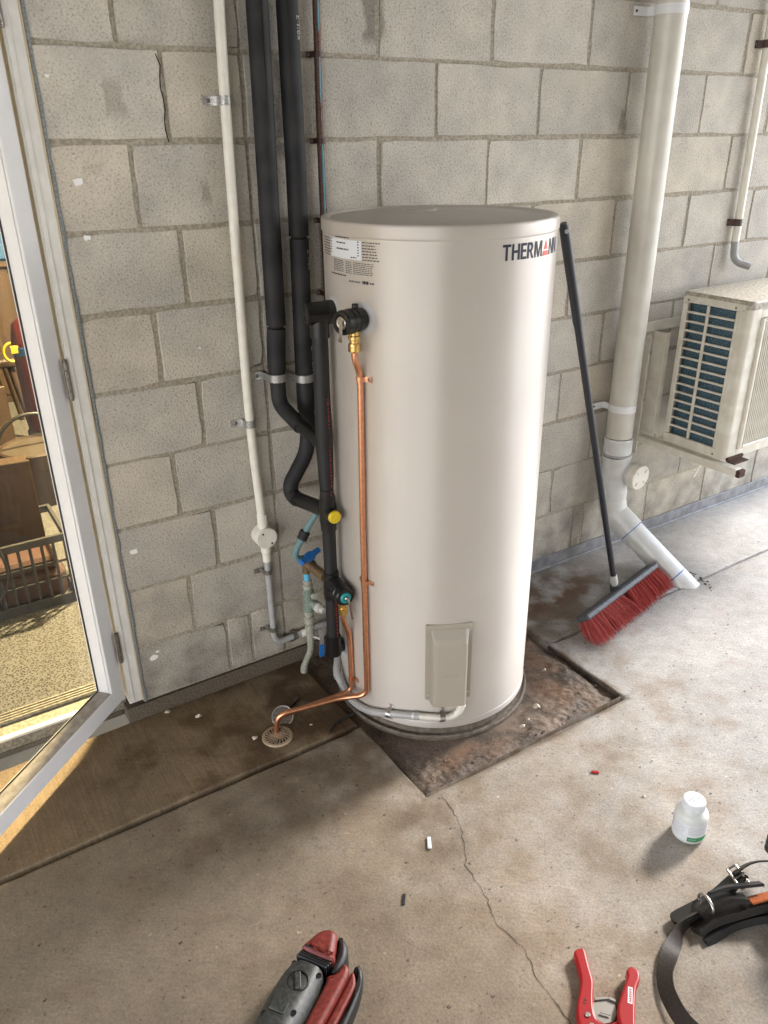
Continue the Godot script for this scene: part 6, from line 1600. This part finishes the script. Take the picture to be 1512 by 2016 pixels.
# ---------------------------------------------------------------- things left on the floor
func flat_pillow(b: MB, pts: Array, y: float, depth: float, r: float) -> void:
	var pg := PackedVector2Array()
	for p in pts: pg.append(Vector2(p[0], -p[1]))
	b.pillow(Transform3D(Basis(Vector3.RIGHT, Vector3.FORWARD, Vector3.UP), Vector3(0, y, 0)), pg, depth, r, 3)
func flat_part(b: MB, pts: Array, y: float, depth: float, bev := 0.002) -> void:
	var pg := PackedVector2Array()
	for p in pts: pg.append(Vector2(p[0], -p[1]))
	b.prism(Transform3D(Basis(Vector3.RIGHT, Vector3.FORWARD, Vector3.UP), Vector3(0, y, 0)), pg, depth, bev)
func build_floor_things() -> void:
	var y := 0.009
	# bottle
	var o := Vector3(-0.063, 0.0088, 1.248)
	var t := thing("bottle", "white plastic bottle with round cap and green-striped label on the floor", "bottle", o)
	var b := MB.new()
	b.lathe(at(o), [Vector2(0, 0.0), Vector2(0.037, 0.0), Vector2(0.0405, 0.003), Vector2(0.0415, 0.010), Vector2(0.0415, 0.068), Vector2(0.0405, 0.077), Vector2(0.036, 0.085), Vector2(0.029, 0.090), Vector2(0.0275, 0.096)], 40, true); obj("body", b, M["bottle plastic"], t)
	b = MB.new()
	b.lathe(at(o), [Vector2(0.0262, 0.0935), Vector2(0.0275, 0.095), Vector2(0.0278, 0.115), Vector2(0.0262, 0.118), Vector2(0, 0.1188)], 48)
	for k in 40:
		var a := TAU * k / 40.0
		b.bx(o + Vector3(sin(a) * 0.0279, 0.105, cos(a) * 0.0279), Vector3(0.0014, 0.017, 0.0014), 0.0)
	obj("cap", b, M["white cap"], t)
	b = MB.new()
	b.lathe(at(o), [Vector2(0.0418, 0.012), Vector2(0.0418, 0.064)], 32, false, -2.75, 0.65); var lb := obj("label", b, M["label white"], t)
	b = MB.new()
	b.lathe(at(o), [Vector2(0.0420, 0.0125), Vector2(0.0420, 0.026)], 16, false, -1.02, 0.35); obj("green_band", b, M["green print"], lb)
	b = MB.new()
	var rng := RandomNumberGenerator.new(); rng.seed = 3
	for col in [[-2.4, -1.2], [-1.02, 0.35]]:
		for k in 9:
			if col[0] > -1.5 and k > 5: continue
			var a: float = col[0]
			var end: float = col[1] - rng.randf_range(0.0, 0.4)
			while a < end:
				var w := rng.randf_range(0.03, 0.12)
				b.lathe(at(o), [Vector2(0.0420, 0.058 - k * 0.0045), Vector2(0.0420, 0.0593 - k * 0.0045)], 2, false, a, a + w)
				a += w + 0.025
	b.lathe(at(o), [Vector2(0.0422, 0.018), Vector2(0.0422, 0.021)], 4, false, -0.92, -0.5)
	obj("label_print", b, M["grey print"], lb)
	b = MB.new()
	for k in 2:
		for q in 5:
			if (q + k) % 4 != 3: b.bx(o + Vector3(-0.016 + q * 0.0072 + k * 0.004, 0.1190, -0.004 + k * 0.008), Vector3(0.0052, 0.0004, 0.0022), 0.0)
	obj("cap_print", b, M["grey print"], t)
	# pipe cutter
	var c := thing("pipe_cutter", "red ratchet pipe cutter lying open on the concrete", "pipe cutter", Vector3(-0.6, 0.009, 1.45))
	b = MB.new()
	flat_pillow(b, [[-0.563, 1.336], [-0.577, 1.360], [-0.598, 1.391], [-0.624, 1.411], [-0.647, 1.428], [-0.668, 1.455], [-0.676, 1.490], [-0.662, 1.520], [-0.640, 1.536], [-0.612, 1.530], [-0.590, 1.512], [-0.578, 1.498], [-0.590, 1.490], [-0.604, 1.491], [-0.622, 1.484], [-0.630, 1.470], [-0.625, 1.456], [-0.611, 1.439], [-0.594, 1.423], [-0.577, 1.407], [-0.559, 1.377], [-0.541, 1.348], [-0.545, 1.338]], 0.012, 0.020, 0.005)
	obj("fixed_handle", b, M["cutter red"], c)
	b = MB.new()
	flat_pillow(b, [[-0.505, 1.432], [-0.490, 1.431], [-0.484, 1.446], [-0.494, 1.460], [-0.516, 1.470], [-0.545, 1.492], [-0.572, 1.515], [-0.590, 1.530], [-0.612, 1.526], [-0.600, 1.497], [-0.580, 1.476], [-0.552, 1.461], [-0.523, 1.447], [-0.512, 1.441]], 0.018, 0.022, 0.005)
	var mh := obj("moving_handle", b, M["cutter red"], c)
	b = MB.new(); flat_part(b, [[-0.616, 1.437], [-0.597, 1.434], [-0.573, 1.450], [-0.570, 1.462], [-0.584, 1.480], [-0.603, 1.488], [-0.622, 1.480], [-0.629, 1.463]], 0.019, 0.004, 0.001); obj("blade", b, M["blade"], c)
	b = MB.new(); flat_part(b, [[-0.600, 1.431], [-0.573, 1.447], [-0.575, 1.451], [-0.602, 1.437]], 0.0235, 0.003, 0.0006)
	flat_part(b, [[-0.573, 1.447], [-0.566, 1.459], [-0.569, 1.463], [-0.577, 1.451]], 0.0237, 0.004, 0.0006); obj("blade_edge", b, M["steel"], c)
	b = MB.new(); b.box(at(Vector3(-0.606, 0.027, 1.468), Basis(Vector3.UP, -0.9)), Vector3(0.020, 0.003, 0.003), 0.0006); obj("return_spring", b, M["steel"], c)
	for q in [[-0.641, 1.452], [-0.650, 1.472], [-0.628, 1.431], [-0.622, 1.427]]:
		b = MB.new(); b.lathe(at(Vector3(q[0], 0.032, q[1])), [Vector2(0.0055, 0), Vector2(0.0055, 0.002), Vector2(0.004, 0.0035), Vector2(0, 0.0035)] if q[1] > 1.44 else [Vector2(0.0025, 0), Vector2(0.0022, 0.0008), Vector2(0, 0.0008)], 14); obj("rivet", b, M["steel"] if q[1] > 1.44 else M["tool black"], c)
	b = MB.new(); b.box(at(Vector3(-0.5415, 0.0402, 1.4745), Basis(Vector3.UP, atan2(0.026, 0.030) + 0.0)), Vector3(0.036, 0.0006, 0.0095), 0.0); var pl := obj("maker_strip", b, M["label white"], mh)
	b = MB.new()
	var sx := Vector3(0.75, 0, -0.655).normalized(); var sz := Vector3(0.655, 0, 0.75).normalized()
	letters(b, "HARDEN", 0.0078, true, func(u: float, v: float) -> Array: return [Vector3(-0.5415, 0.0407, 1.4745) + sx * (u - 0.0155) - sz * (v - 0.0030), Vector3.UP])
	obj("maker_print", b, M["cutter red"], pl)
	# rotary hammer lying on its side
	var hm := thing("rotary_hammer", "red and grey rotary hammer drill lying on its side", "power tool", Vector3(-1.1, 0.009, 1.1))
	var O := Vector3(-1.12, 0.0, 1.10)
	var A := Vector3(0.835, 0, -0.55).normalized(); var Pd := Vector3(0.55, 0, 0.835).normalized()
	var tf := Transform3D(Basis(A, -Pd, Vector3.UP), O)     # x along the tool to its rear, -y towards the grip, z up
	var poly := func(pts: Array) -> PackedVector2Array:
		var q := PackedVector2Array()
		for p in pts: q.append(Vector2(p[0], -p[1]))
		return q
	b = MB.new()
	var st := 22
	var prof := [[0.052, 0.024], [0.049, 0.032], [0.036, 0.0395], [0.008, 0.0445], [-0.04, 0.0465], [-0.10, 0.045], [-0.15, 0.040], [-0.19, 0.033], [-0.215, 0.029]]
	for i in prof.size() - 1:
		for k in st:
			var f := func(row: Array, a: float) -> Vector3:
				var cx := cos(a); var sy := sin(a)
				var e := 0.62
				return tf * Vector3(row[0], signf(cx) * pow(absf(cx), e) * row[1] * 0.98, 0.052 + signf(sy) * pow(absf(sy), e) * row[1] * 0.92)
			var a0 := TAU * k / st; var a1 := TAU * (k + 1) / st
			var n0 := tf.basis * Vector3(0.15, cos(a0), sin(a0)).normalized(); var n1 := tf.basis * Vector3(0.15, cos(a1), sin(a1)).normalized()
			b.quadn(f.call(prof[i], a0), f.call(prof[i], a1), f.call(prof[i + 1], a1), f.call(prof[i + 1], a0), n0, n1, n1, n0)
	var hs := obj("gear_housing", b, M["tool grey"], hm)
	b = MB.new(); b.lathe(along(O + A * -0.002 + Pd * 0.002 + Vector3(0, 0.090, 0), Vector3.UP), [Vector2(0.0235, -0.004), Vector2(0.0235, 0.0035), Vector2(0.021, 0.0045), Vector2(0.0205, 0.001), Vector2(0, 0.001)], 26); var kb := obj("selector_recess", b, M["tool black"], hs)
	b = MB.new(); b.box(tf * at(Vector3(-0.002, -0.002, 0.0945), Basis(Vector3.BACK, 0.55)), Vector3(0.036, 0.012, 0.008), 0.003); obj("selector_knob", b, M["tool grey"], kb)
	for q in [[0.030, 0.033, 0.084], [-0.062, 0.026, 0.0915], [-0.085, -0.030, 0.088], [0.036, -0.030, 0.079]]:
		b = MB.new(); b.lathe(along(tf * Vector3(q[0], -q[1], q[2]), Vector3.UP), [Vector2(0.0058, 0.0), Vector2(0.0058, 0.0022), Vector2(0.004, 0.0024), Vector2(0.0035, 0.0010), Vector2(0, 0.0010)], 14); obj("screw", b, M["tool black"], hs)
	b = MB.new(); b.box(tf * at(Vector3(-0.062, 0.008, 0.0945), Basis(Vector3.BACK, 0.05)), Vector3(0.024, 0.034, 0.003), 0.001); obj("label_boss", b, M["tool grey"], hs)
	for k in 3:
		b = MB.new(); b.box(tf * at(Vector3(-0.085 - k * 0.013, -0.043, 0.070), Basis(Vector3.BACK, 0.5)), Vector3(0.004, 0.014, 0.022), 0.001); obj("vent_slot", b, M["tool black"], hs)
	for k in 3:
		b = MB.new(); b.prism(tf * at(Vector3(0.052 + k * 0.0062, 0, 0.016)) , poly.call([[0.0, -0.034 + k * 0.001], [0.0048, -0.034 + k * 0.001], [0.0048, 0.037 + k * 0.002], [0.0, 0.037 + k * 0.002]]), 0.066 - k * 0.001, 0.0016); obj("bellows_ring", b, M["tool black"], hm)
	b = MB.new()
	b.pillow(tf * at(Vector3(0, 0, 0.014)), poly.call([[0.071, -0.030], [0.100, -0.026], [0.122, -0.016], [0.134, -0.002], [0.137, 0.012], [0.130, 0.024], [0.112, 0.032], [0.090, 0.039], [0.071, 0.042]]), 0.074, 0.016)
	var rc := obj("rear_cap", b, M["tool red"], hm)
	b = MB.new(); b.box(tf * at(Vector3(0.078, 0.018, 0.0865)), Vector3(0.005, 0.018, 0.002), 0.0005); obj("cap_slot", b, M["tool black"], rc)
	b = MB.new()
	b.pillow(tf * at(Vector3(0, 0, 0.016)), poly.call([[0.132, 0.024], [0.138, 0.031], [0.124, 0.052], [0.100, 0.062], [0.074, 0.062], [0.058, 0.055], [0.060, 0.044], [0.090, 0.041], [0.113, 0.033]]), 0.056, 0.012)
	obj("rubber_grip", b, M["tool black"], hm)
	b = MB.new()
	b.pillow(tf * at(Vector3(0, 0, 0.012)), poly.call([[0.086, 0.063], [0.060, 0.056], [0.045, 0.042], [0.02, 0.046], [-0.14, 0.046], [-0.16, 0.062], [-0.13, 0.076], [-0.04, 0.080], [0.03, 0.082], [0.075, 0.080]]), 0.058, 0.010)
	obj("motor_casing", b, M["tool red"], hm)
	b = MB.new()
	b.pillow(tf * at(Vector3(0, 0, 0.010)), poly.call([[0.084, 0.081], [0.030, 0.083], [-0.12, 0.081], [-0.13, 0.096], [0.03, 0.102], [0.068, 0.098]]), 0.044, 0.006)
	obj("battery_shoe", b, M["tool red"], hm)
	b = MB.new()
	b.pillow(tf * at(Vector3(0, 0, 0.009)), poly.call([[0.100, 0.080], [0.106, 0.090], [0.086, 0.106], [0.02, 0.118], [-0.12, 0.116], [-0.13, 0.098], [0.02, 0.1035], [0.072, 0.0995], [0.086, 0.084]]), 0.040, 0.008)
	obj("battery", b, M["tool black"], hm)
	# tool belt, the rest of it out of the picture
	var tb := thing("tool_belt", "black leather tool belt with steel buckle and dangling brown strap", "tool belt", Vector3(-0.25, 0.009, 1.46))
	b = MB.new()
	b.strap(smooth_path([Vector3(-0.47, 0.034, 1.66), Vector3(-0.487, 0.030, 1.58), Vector3(-0.470, 0.028, 1.520), Vector3(-0.440, 0.026, 1.482), Vector3(-0.400, 0.024, 1.458), Vector3(-0.350, 0.020, 1.437), Vector3(-0.305, 0.022, 1.424), Vector3(-0.250, 0.030, 1.430)], 7), smooth_path([Vector3(0.75, 0.55, 0.2), Vector3(0.75, 0.55, 0.1), Vector3(0.8, 0.55, 0.1), Vector3(0.75, 0.5, 0.35), Vector3(0.7, 0.2, 0.6), Vector3(0.6, -0.45, 0.5), Vector3(0.5, -0.72, 0.2), Vector3(0.5, -0.7, 0.1)], 7), 0.036, 0.0042); obj("loose_strap", b, M["brown leather"], tb)
	b = MB.new()
	b.strap(smooth_path([Vector3(-0.318, 0.026, 1.404), Vector3(-0.305, 0.028, 1.406), Vector3(-0.25, 0.034, 1.416), Vector3(-0.19, 0.040, 1.424), Vector3(-0.125, 0.052, 1.424), Vector3(-0.100, 0.058, 1.424)], 6), smooth_path([Vector3(-0.3, 0.2, 0.9), Vector3(-0.3, 0.2, 0.9), Vector3(-0.2, 0.25, 0.95), Vector3(-0.2, 0.3, 0.9), Vector3(-0.35, 0.3, 0.9), Vector3(-0.4, 0.3, 0.9)], 6), [0.010, 0.022, 0.036, 0.040, 0.040, 0.040, 0.040, 0.040, 0.040, 0.038, 0.036, 0.036], 0.007); obj("belt", b, M["leather"], tb)
	b = MB.new()
	b.strap(smooth_path([Vector3(-0.29, 0.020, 1.446), Vector3(-0.24, 0.026, 1.450), Vector3(-0.19, 0.034, 1.466), Vector3(-0.13, 0.045, 1.492), Vector3(-0.06, 0.056, 1.520), Vector3(0.02, 0.06, 1.56)], 6), smooth_path([Vector3(-0.2, 0.5, 0.8), Vector3(-0.2, 0.5, 0.8), Vector3(-0.3, 0.5, 0.8), Vector3(-0.4, 0.5, 0.75), Vector3(-0.4, 0.5, 0.75), Vector3(-0.4, 0.5, 0.75)], 6), [0.030, 0.044, 0.052, 0.052, 0.050, 0.050], 0.016); obj("padded_belt", b, M["leather"], tb)
	b = MB.new()
	b.strap(smooth_path([Vector3(-0.150, 0.056, 1.478), Vector3(-0.10, 0.064, 1.500), Vector3(-0.04, 0.072, 1.526), Vector3(0.02, 0.074, 1.557)], 6), smooth_path([Vector3(-0.35, 0.5, 0.8), Vector3(-0.4, 0.5, 0.75), Vector3(-0.4, 0.5, 0.75), Vector3(-0.4, 0.5, 0.75)], 6), 0.034, 0.004); obj("tan_patch", b, M["tan leather"], tb)
	b = MB.new()
	b.strap(smooth_path([Vector3(-0.29, 0.010, 1.475), Vector3(-0.22, 0.020, 1.478), Vector3(-0.16, 0.030, 1.500), Vector3(-0.09, 0.035, 1.535)], 6), smooth_path([Vector3(-0.2, 0.4, 0.9), Vector3(-0.2, 0.4, 0.9), Vector3(-0.4, 0.4, 0.8), Vector3(-0.4, 0.4, 0.8)], 6), [0.012, 0.028, 0.032, 0.034], 0.018); obj("under_pad", b, M["tool black"], tb)
	b = MB.new()
	b.strap(smooth_path([Vector3(-0.118, 0.062, 1.415), Vector3(-0.08, 0.080, 1.425), Vector3(-0.04, 0.084, 1.446), Vector3(0.01, 0.07, 1.475)], 6), smooth_path([Vector3(-0.4, 0.6, 0.7), Vector3(-0.4, 0.7, 0.6), Vector3(-0.4, 0.7, 0.6), Vector3(-0.4, 0.7, 0.6)], 6), 0.018, 0.003); obj("thin_strap", b, M["leather"], tb)
	b = MB.new()
	b.strap(smooth_path([Vector3(-0.262, 0.040, 1.428), Vector3(-0.225, 0.050, 1.434), Vector3(-0.185, 0.056, 1.446), Vector3(-0.150, 0.056, 1.470)], 6), smooth_path([Vector3(-0.2, 0.4, 0.9), Vector3(-0.25, 0.5, 0.85), Vector3(-0.3, 0.5, 0.8), Vector3(-0.35, 0.5, 0.8)], 6), [0.018, 0.034, 0.038, 0.044], 0.010); obj("folded_belt", b, M["leather"], tb)
	b = MB.new()
	b.strap(smooth_path([Vector3(-0.215, 0.062, 1.418), Vector3(-0.175, 0.066, 1.430), Vector3(-0.140, 0.066, 1.446), Vector3(-0.095, 0.068, 1.470)], 6), smooth_path([Vector3(-0.2, 0.7, 0.7), Vector3(-0.25, 0.7, 0.7), Vector3(-0.3, 0.6, 0.7), Vector3(-0.35, 0.6, 0.7)], 6), [0.012, 0.022, 0.026, 0.026], 0.006); obj("folded_belt", b, M["tool black"], tb)
	# keeper ring and buckle
	b = MB.new()
	var kp: Array = []
	for k in 15:
		var a := lerpf(-2.2, 2.2, k / 14.0)
		kp.append(Vector3(-0.232, 0.046, 1.424) + Vector3(-0.28, 0.25, 0.93).normalized() * sin(a) * 0.026 + Vector3(0.05, 1.0, -0.2).normalized() * cos(a) * 0.020)
	b.tube(PackedVector3Array(kp), 0.0035, 10); obj("keeper_ring", b, M["steel"], tb)
	b = MB.new()
	b.tube(bend([Vector3(-0.122, 0.060, 1.398), Vector3(-0.098, 0.066, 1.402), Vector3(-0.112, 0.060, 1.452), Vector3(-0.136, 0.054, 1.448), Vector3(-0.122, 0.060, 1.398)], 0.006, 4), 0.0032, 10)
	b.tube(line(Vector3(-0.130, 0.058, 1.424), Vector3(-0.100, 0.066, 1.428)), 0.0022, 8)
	obj("buckle", b, M["steel"], tb)
	b = MB.new()
	b.box(at(Vector3(0.02, 0.10, 1.62), Basis(Vector3.UP, -0.4)), Vector3(0.16, 0.18, 0.12), 0.02); obj("pouch", b, M["leather"], tb)
	b = MB.new()
	b.prism(Transform3D(Basis(Vector3.UP, -0.5), Vector3(-0.115, 0.012, 1.53)), PackedVector2Array([Vector2(-0.02, 0.0), Vector2(0.05, -0.002), Vector2(0.06, 0.05), Vector2(0.0, 0.062), Vector2(-0.024, 0.045)]), 0.03, 0.008); obj("flap", b, M["tool black"], tb)
	b = MB.new()
	for k in 4: b.lathe(at(Vector3(0.002, 0.075 + k * 0.016, 1.425), Basis(Vector3.RIGHT, 0.3)), [Vector2(0.0, 0), Vector2(0.014, 0.001), Vector2(0.0155, 0.008), Vector2(0.013, 0.0145), Vector2(0, 0.015)], 16)
	obj("tool_grip", b, M["tool black"], tb)
	# scraps
	b = MB.new(); b.box(at(Vector3(-0.648, 0.0115, 0.907), Basis(Vector3.UP, 1.02)), Vector3(0.036, 0.006, 0.010), 0.0015); single("offcut", "short white plastic offcut on the floor in front of the pit corner", "offcut", b, M["label white"], Vector3(-0.648, 0.009, 0.907))
	b = MB.new(); b.box(at(Vector3(-0.104, 0.0105, 0.963), Basis(Vector3.UP, -0.75)), Vector3(0.022, 0.004, 0.009), 0.001); single("chip", "small red plastic chip on the pale floor right of the pit", "chip", b, M["cutter red"], Vector3(-0.104, 0.009, 0.963))
	b = MB.new(); b.box(at(Vector3(-0.795, 0.0100, 1.008), Basis(Vector3.UP, 0.9)), Vector3(0.030, 0.003, 0.008), 0.001); single("rubber_scrap", "dark rubber scrap on the floor beyond the rotary hammer", "scrap", b, M["tool black"], Vector3(-0.795, 0.009, 1.008))
	var stones := [[-0.968, 0.105, 0.013, "pale pebble alone on the stained strip beside the door"], [-1.045, 0.03, 0.011, "pale pebble wedged against the footing near the door frame"], [-0.862, 0.295, 0.012, "pale pebble just left of the drain grate"], [-0.69, 0.335, 0.006, "tiny pale pebble right of the drain grate under the copper pipe"], [-0.135, 0.69, 0.013, "largest pale stone in the soil before the heater"], [-0.10, 0.675, 0.009, "pale stone chip beside the largest stone in the pit soil"], [-0.165, 0.72, 0.008, "pale stone chip nearest the pit's front lip"], [0.115, 0.52, 0.015, "long grey stone in the soil right of the heater"], [-0.035, 0.645, 0.017, "flat pale flake beside the tray's front edge"], [0.07, 1.02, 0.005, "tiny white pebble on the floor beyond the bottle"], [-0.06, 1.10, 0.006, "tiny yellowish pebble on the floor nearest the bottle"]]
	for s in stones:
		var q := MB.new()
		var rg := RandomNumberGenerator.new(); rg.seed = int(s[0] * 1000) + 5000
		var in_pit: bool = s[0] > -0.55 and s[0] < 0.21 and s[1] < 0.76
		var c0 := Vector3(s[0], (-0.008 if in_pit else 0.008) + s[2] * 0.35, s[1])
		var v: Array = []
		for k in 8: v.append(c0 + Vector3(cos(TAU * k / 8) * s[2] * rg.randf_range(0.7, 1.15), rg.randf_range(-0.2, 0.2) * s[2], sin(TAU * k / 8) * s[2] * rg.randf_range(0.5, 0.9)))
		var up := c0 + Vector3(rg.randf_range(-0.3, 0.3) * s[2], s[2] * 0.5, 0); var dn := c0 - Vector3(0, s[2] * 0.5, 0)
		for k in 8:
			var e: Vector3 = v[k]; var f: Vector3 = v[(k + 1) % 8]
			q.flat3(e, f, up, ((e + f + up) / 3.0 - c0).normalized()); q.flat3(e, f, dn, ((e + f + dn) / 3.0 - c0).normalized())
		single("pebble", s[3], "pebble", q, M["stone"], Vector3(s[0], -0.008 if in_pit else 0.008, s[1]), "loose stones on the ground")
	for s in [[[-0.735, 0.235], [-0.70, 0.222], [-0.665, 0.205], [-0.662, 0.190], "black cable offcut on the stained strip below the inlet valve"], [[-0.66, 0.40], [-0.625, 0.375], [-0.59, 0.368], [-0.56, 0.374], "black cable offcut beside the pit's left corner"]]:
		var q := MB.new()
		q.tube(smooth_path([Vector3(s[0][0], 0.013, s[0][1]), Vector3(s[1][0], 0.012, s[1][1]), Vector3(s[2][0], 0.014, s[2][1]), Vector3(s[3][0], 0.018, s[3][1])], 5), 0.0036, 8)
		single("cable_offcut", s[4], "cable offcut", q, M["tool black"], Vector3(s[1][0], 0.009, s[1][1]), "cable offcuts")

# ---------------------------------------------------------------- assembly
const LAMP := 6.0
func _ready() -> void:
	var cam := Camera3D.new()
	cam.name = "camera"
	cam.position = Vector3(-1.51846, 1.65382, 2.08421)
	cam.basis = Basis(Vector3.UP, -0.5642) * Basis(Vector3.RIGHT, -0.44396) * Basis(Vector3.BACK, -0.012545)
	cam.fov = 66.32; cam.near = 0.05; cam.far = 200.0
	add_child(cam)
	var env := Environment.new()
	env.background_mode = Environment.BG_SKY
	var sky := Sky.new()
	var sm := ProceduralSkyMaterial.new()
	sm.sky_top_color = Color(0.80, 0.85, 0.93); sm.sky_horizon_color = Color(1.0, 0.975, 0.94); sm.sky_curve = 0.2
	sm.ground_horizon_color = Color(0.50, 0.49, 0.48); sm.ground_bottom_color = Color(0.34, 0.32, 0.29)
	sm.sky_energy_multiplier = 1.8
	sky.sky_material = sm
	env.sky = sky
	env.tonemap_mode = Environment.TONE_MAPPER_LINEAR
	env.tonemap_exposure = 2.2
	env.sdfgi_enabled = true; env.ssao_enabled = true; env.ssil_enabled = true
	var we := WorldEnvironment.new()
	we.name = "world"; we.environment = env
	add_child(we)
	var sun := DirectionalLight3D.new()
	sun.name = "sun"
	sun.light_energy = 0.9; sun.light_color = Color(1.0, 0.97, 0.94); sun.light_angular_distance = 10.0; sun.shadow_enabled = true
	var az := deg_to_rad(97.0); var elv := deg_to_rad(34.0)
	var from := Vector3(sin(az) * cos(elv), sin(elv), cos(az) * cos(elv))
	sun.basis = Basis.looking_at(-from)
	add_child(sun)

	make_materials()
	build_shelter()
	build_ground()
	build_wall()
	build_room()
	build_door()
	build_wall_pipes()
	build_heater()
	build_plumbing()
	build_right()
	build_indoors()
	build_floor_things()
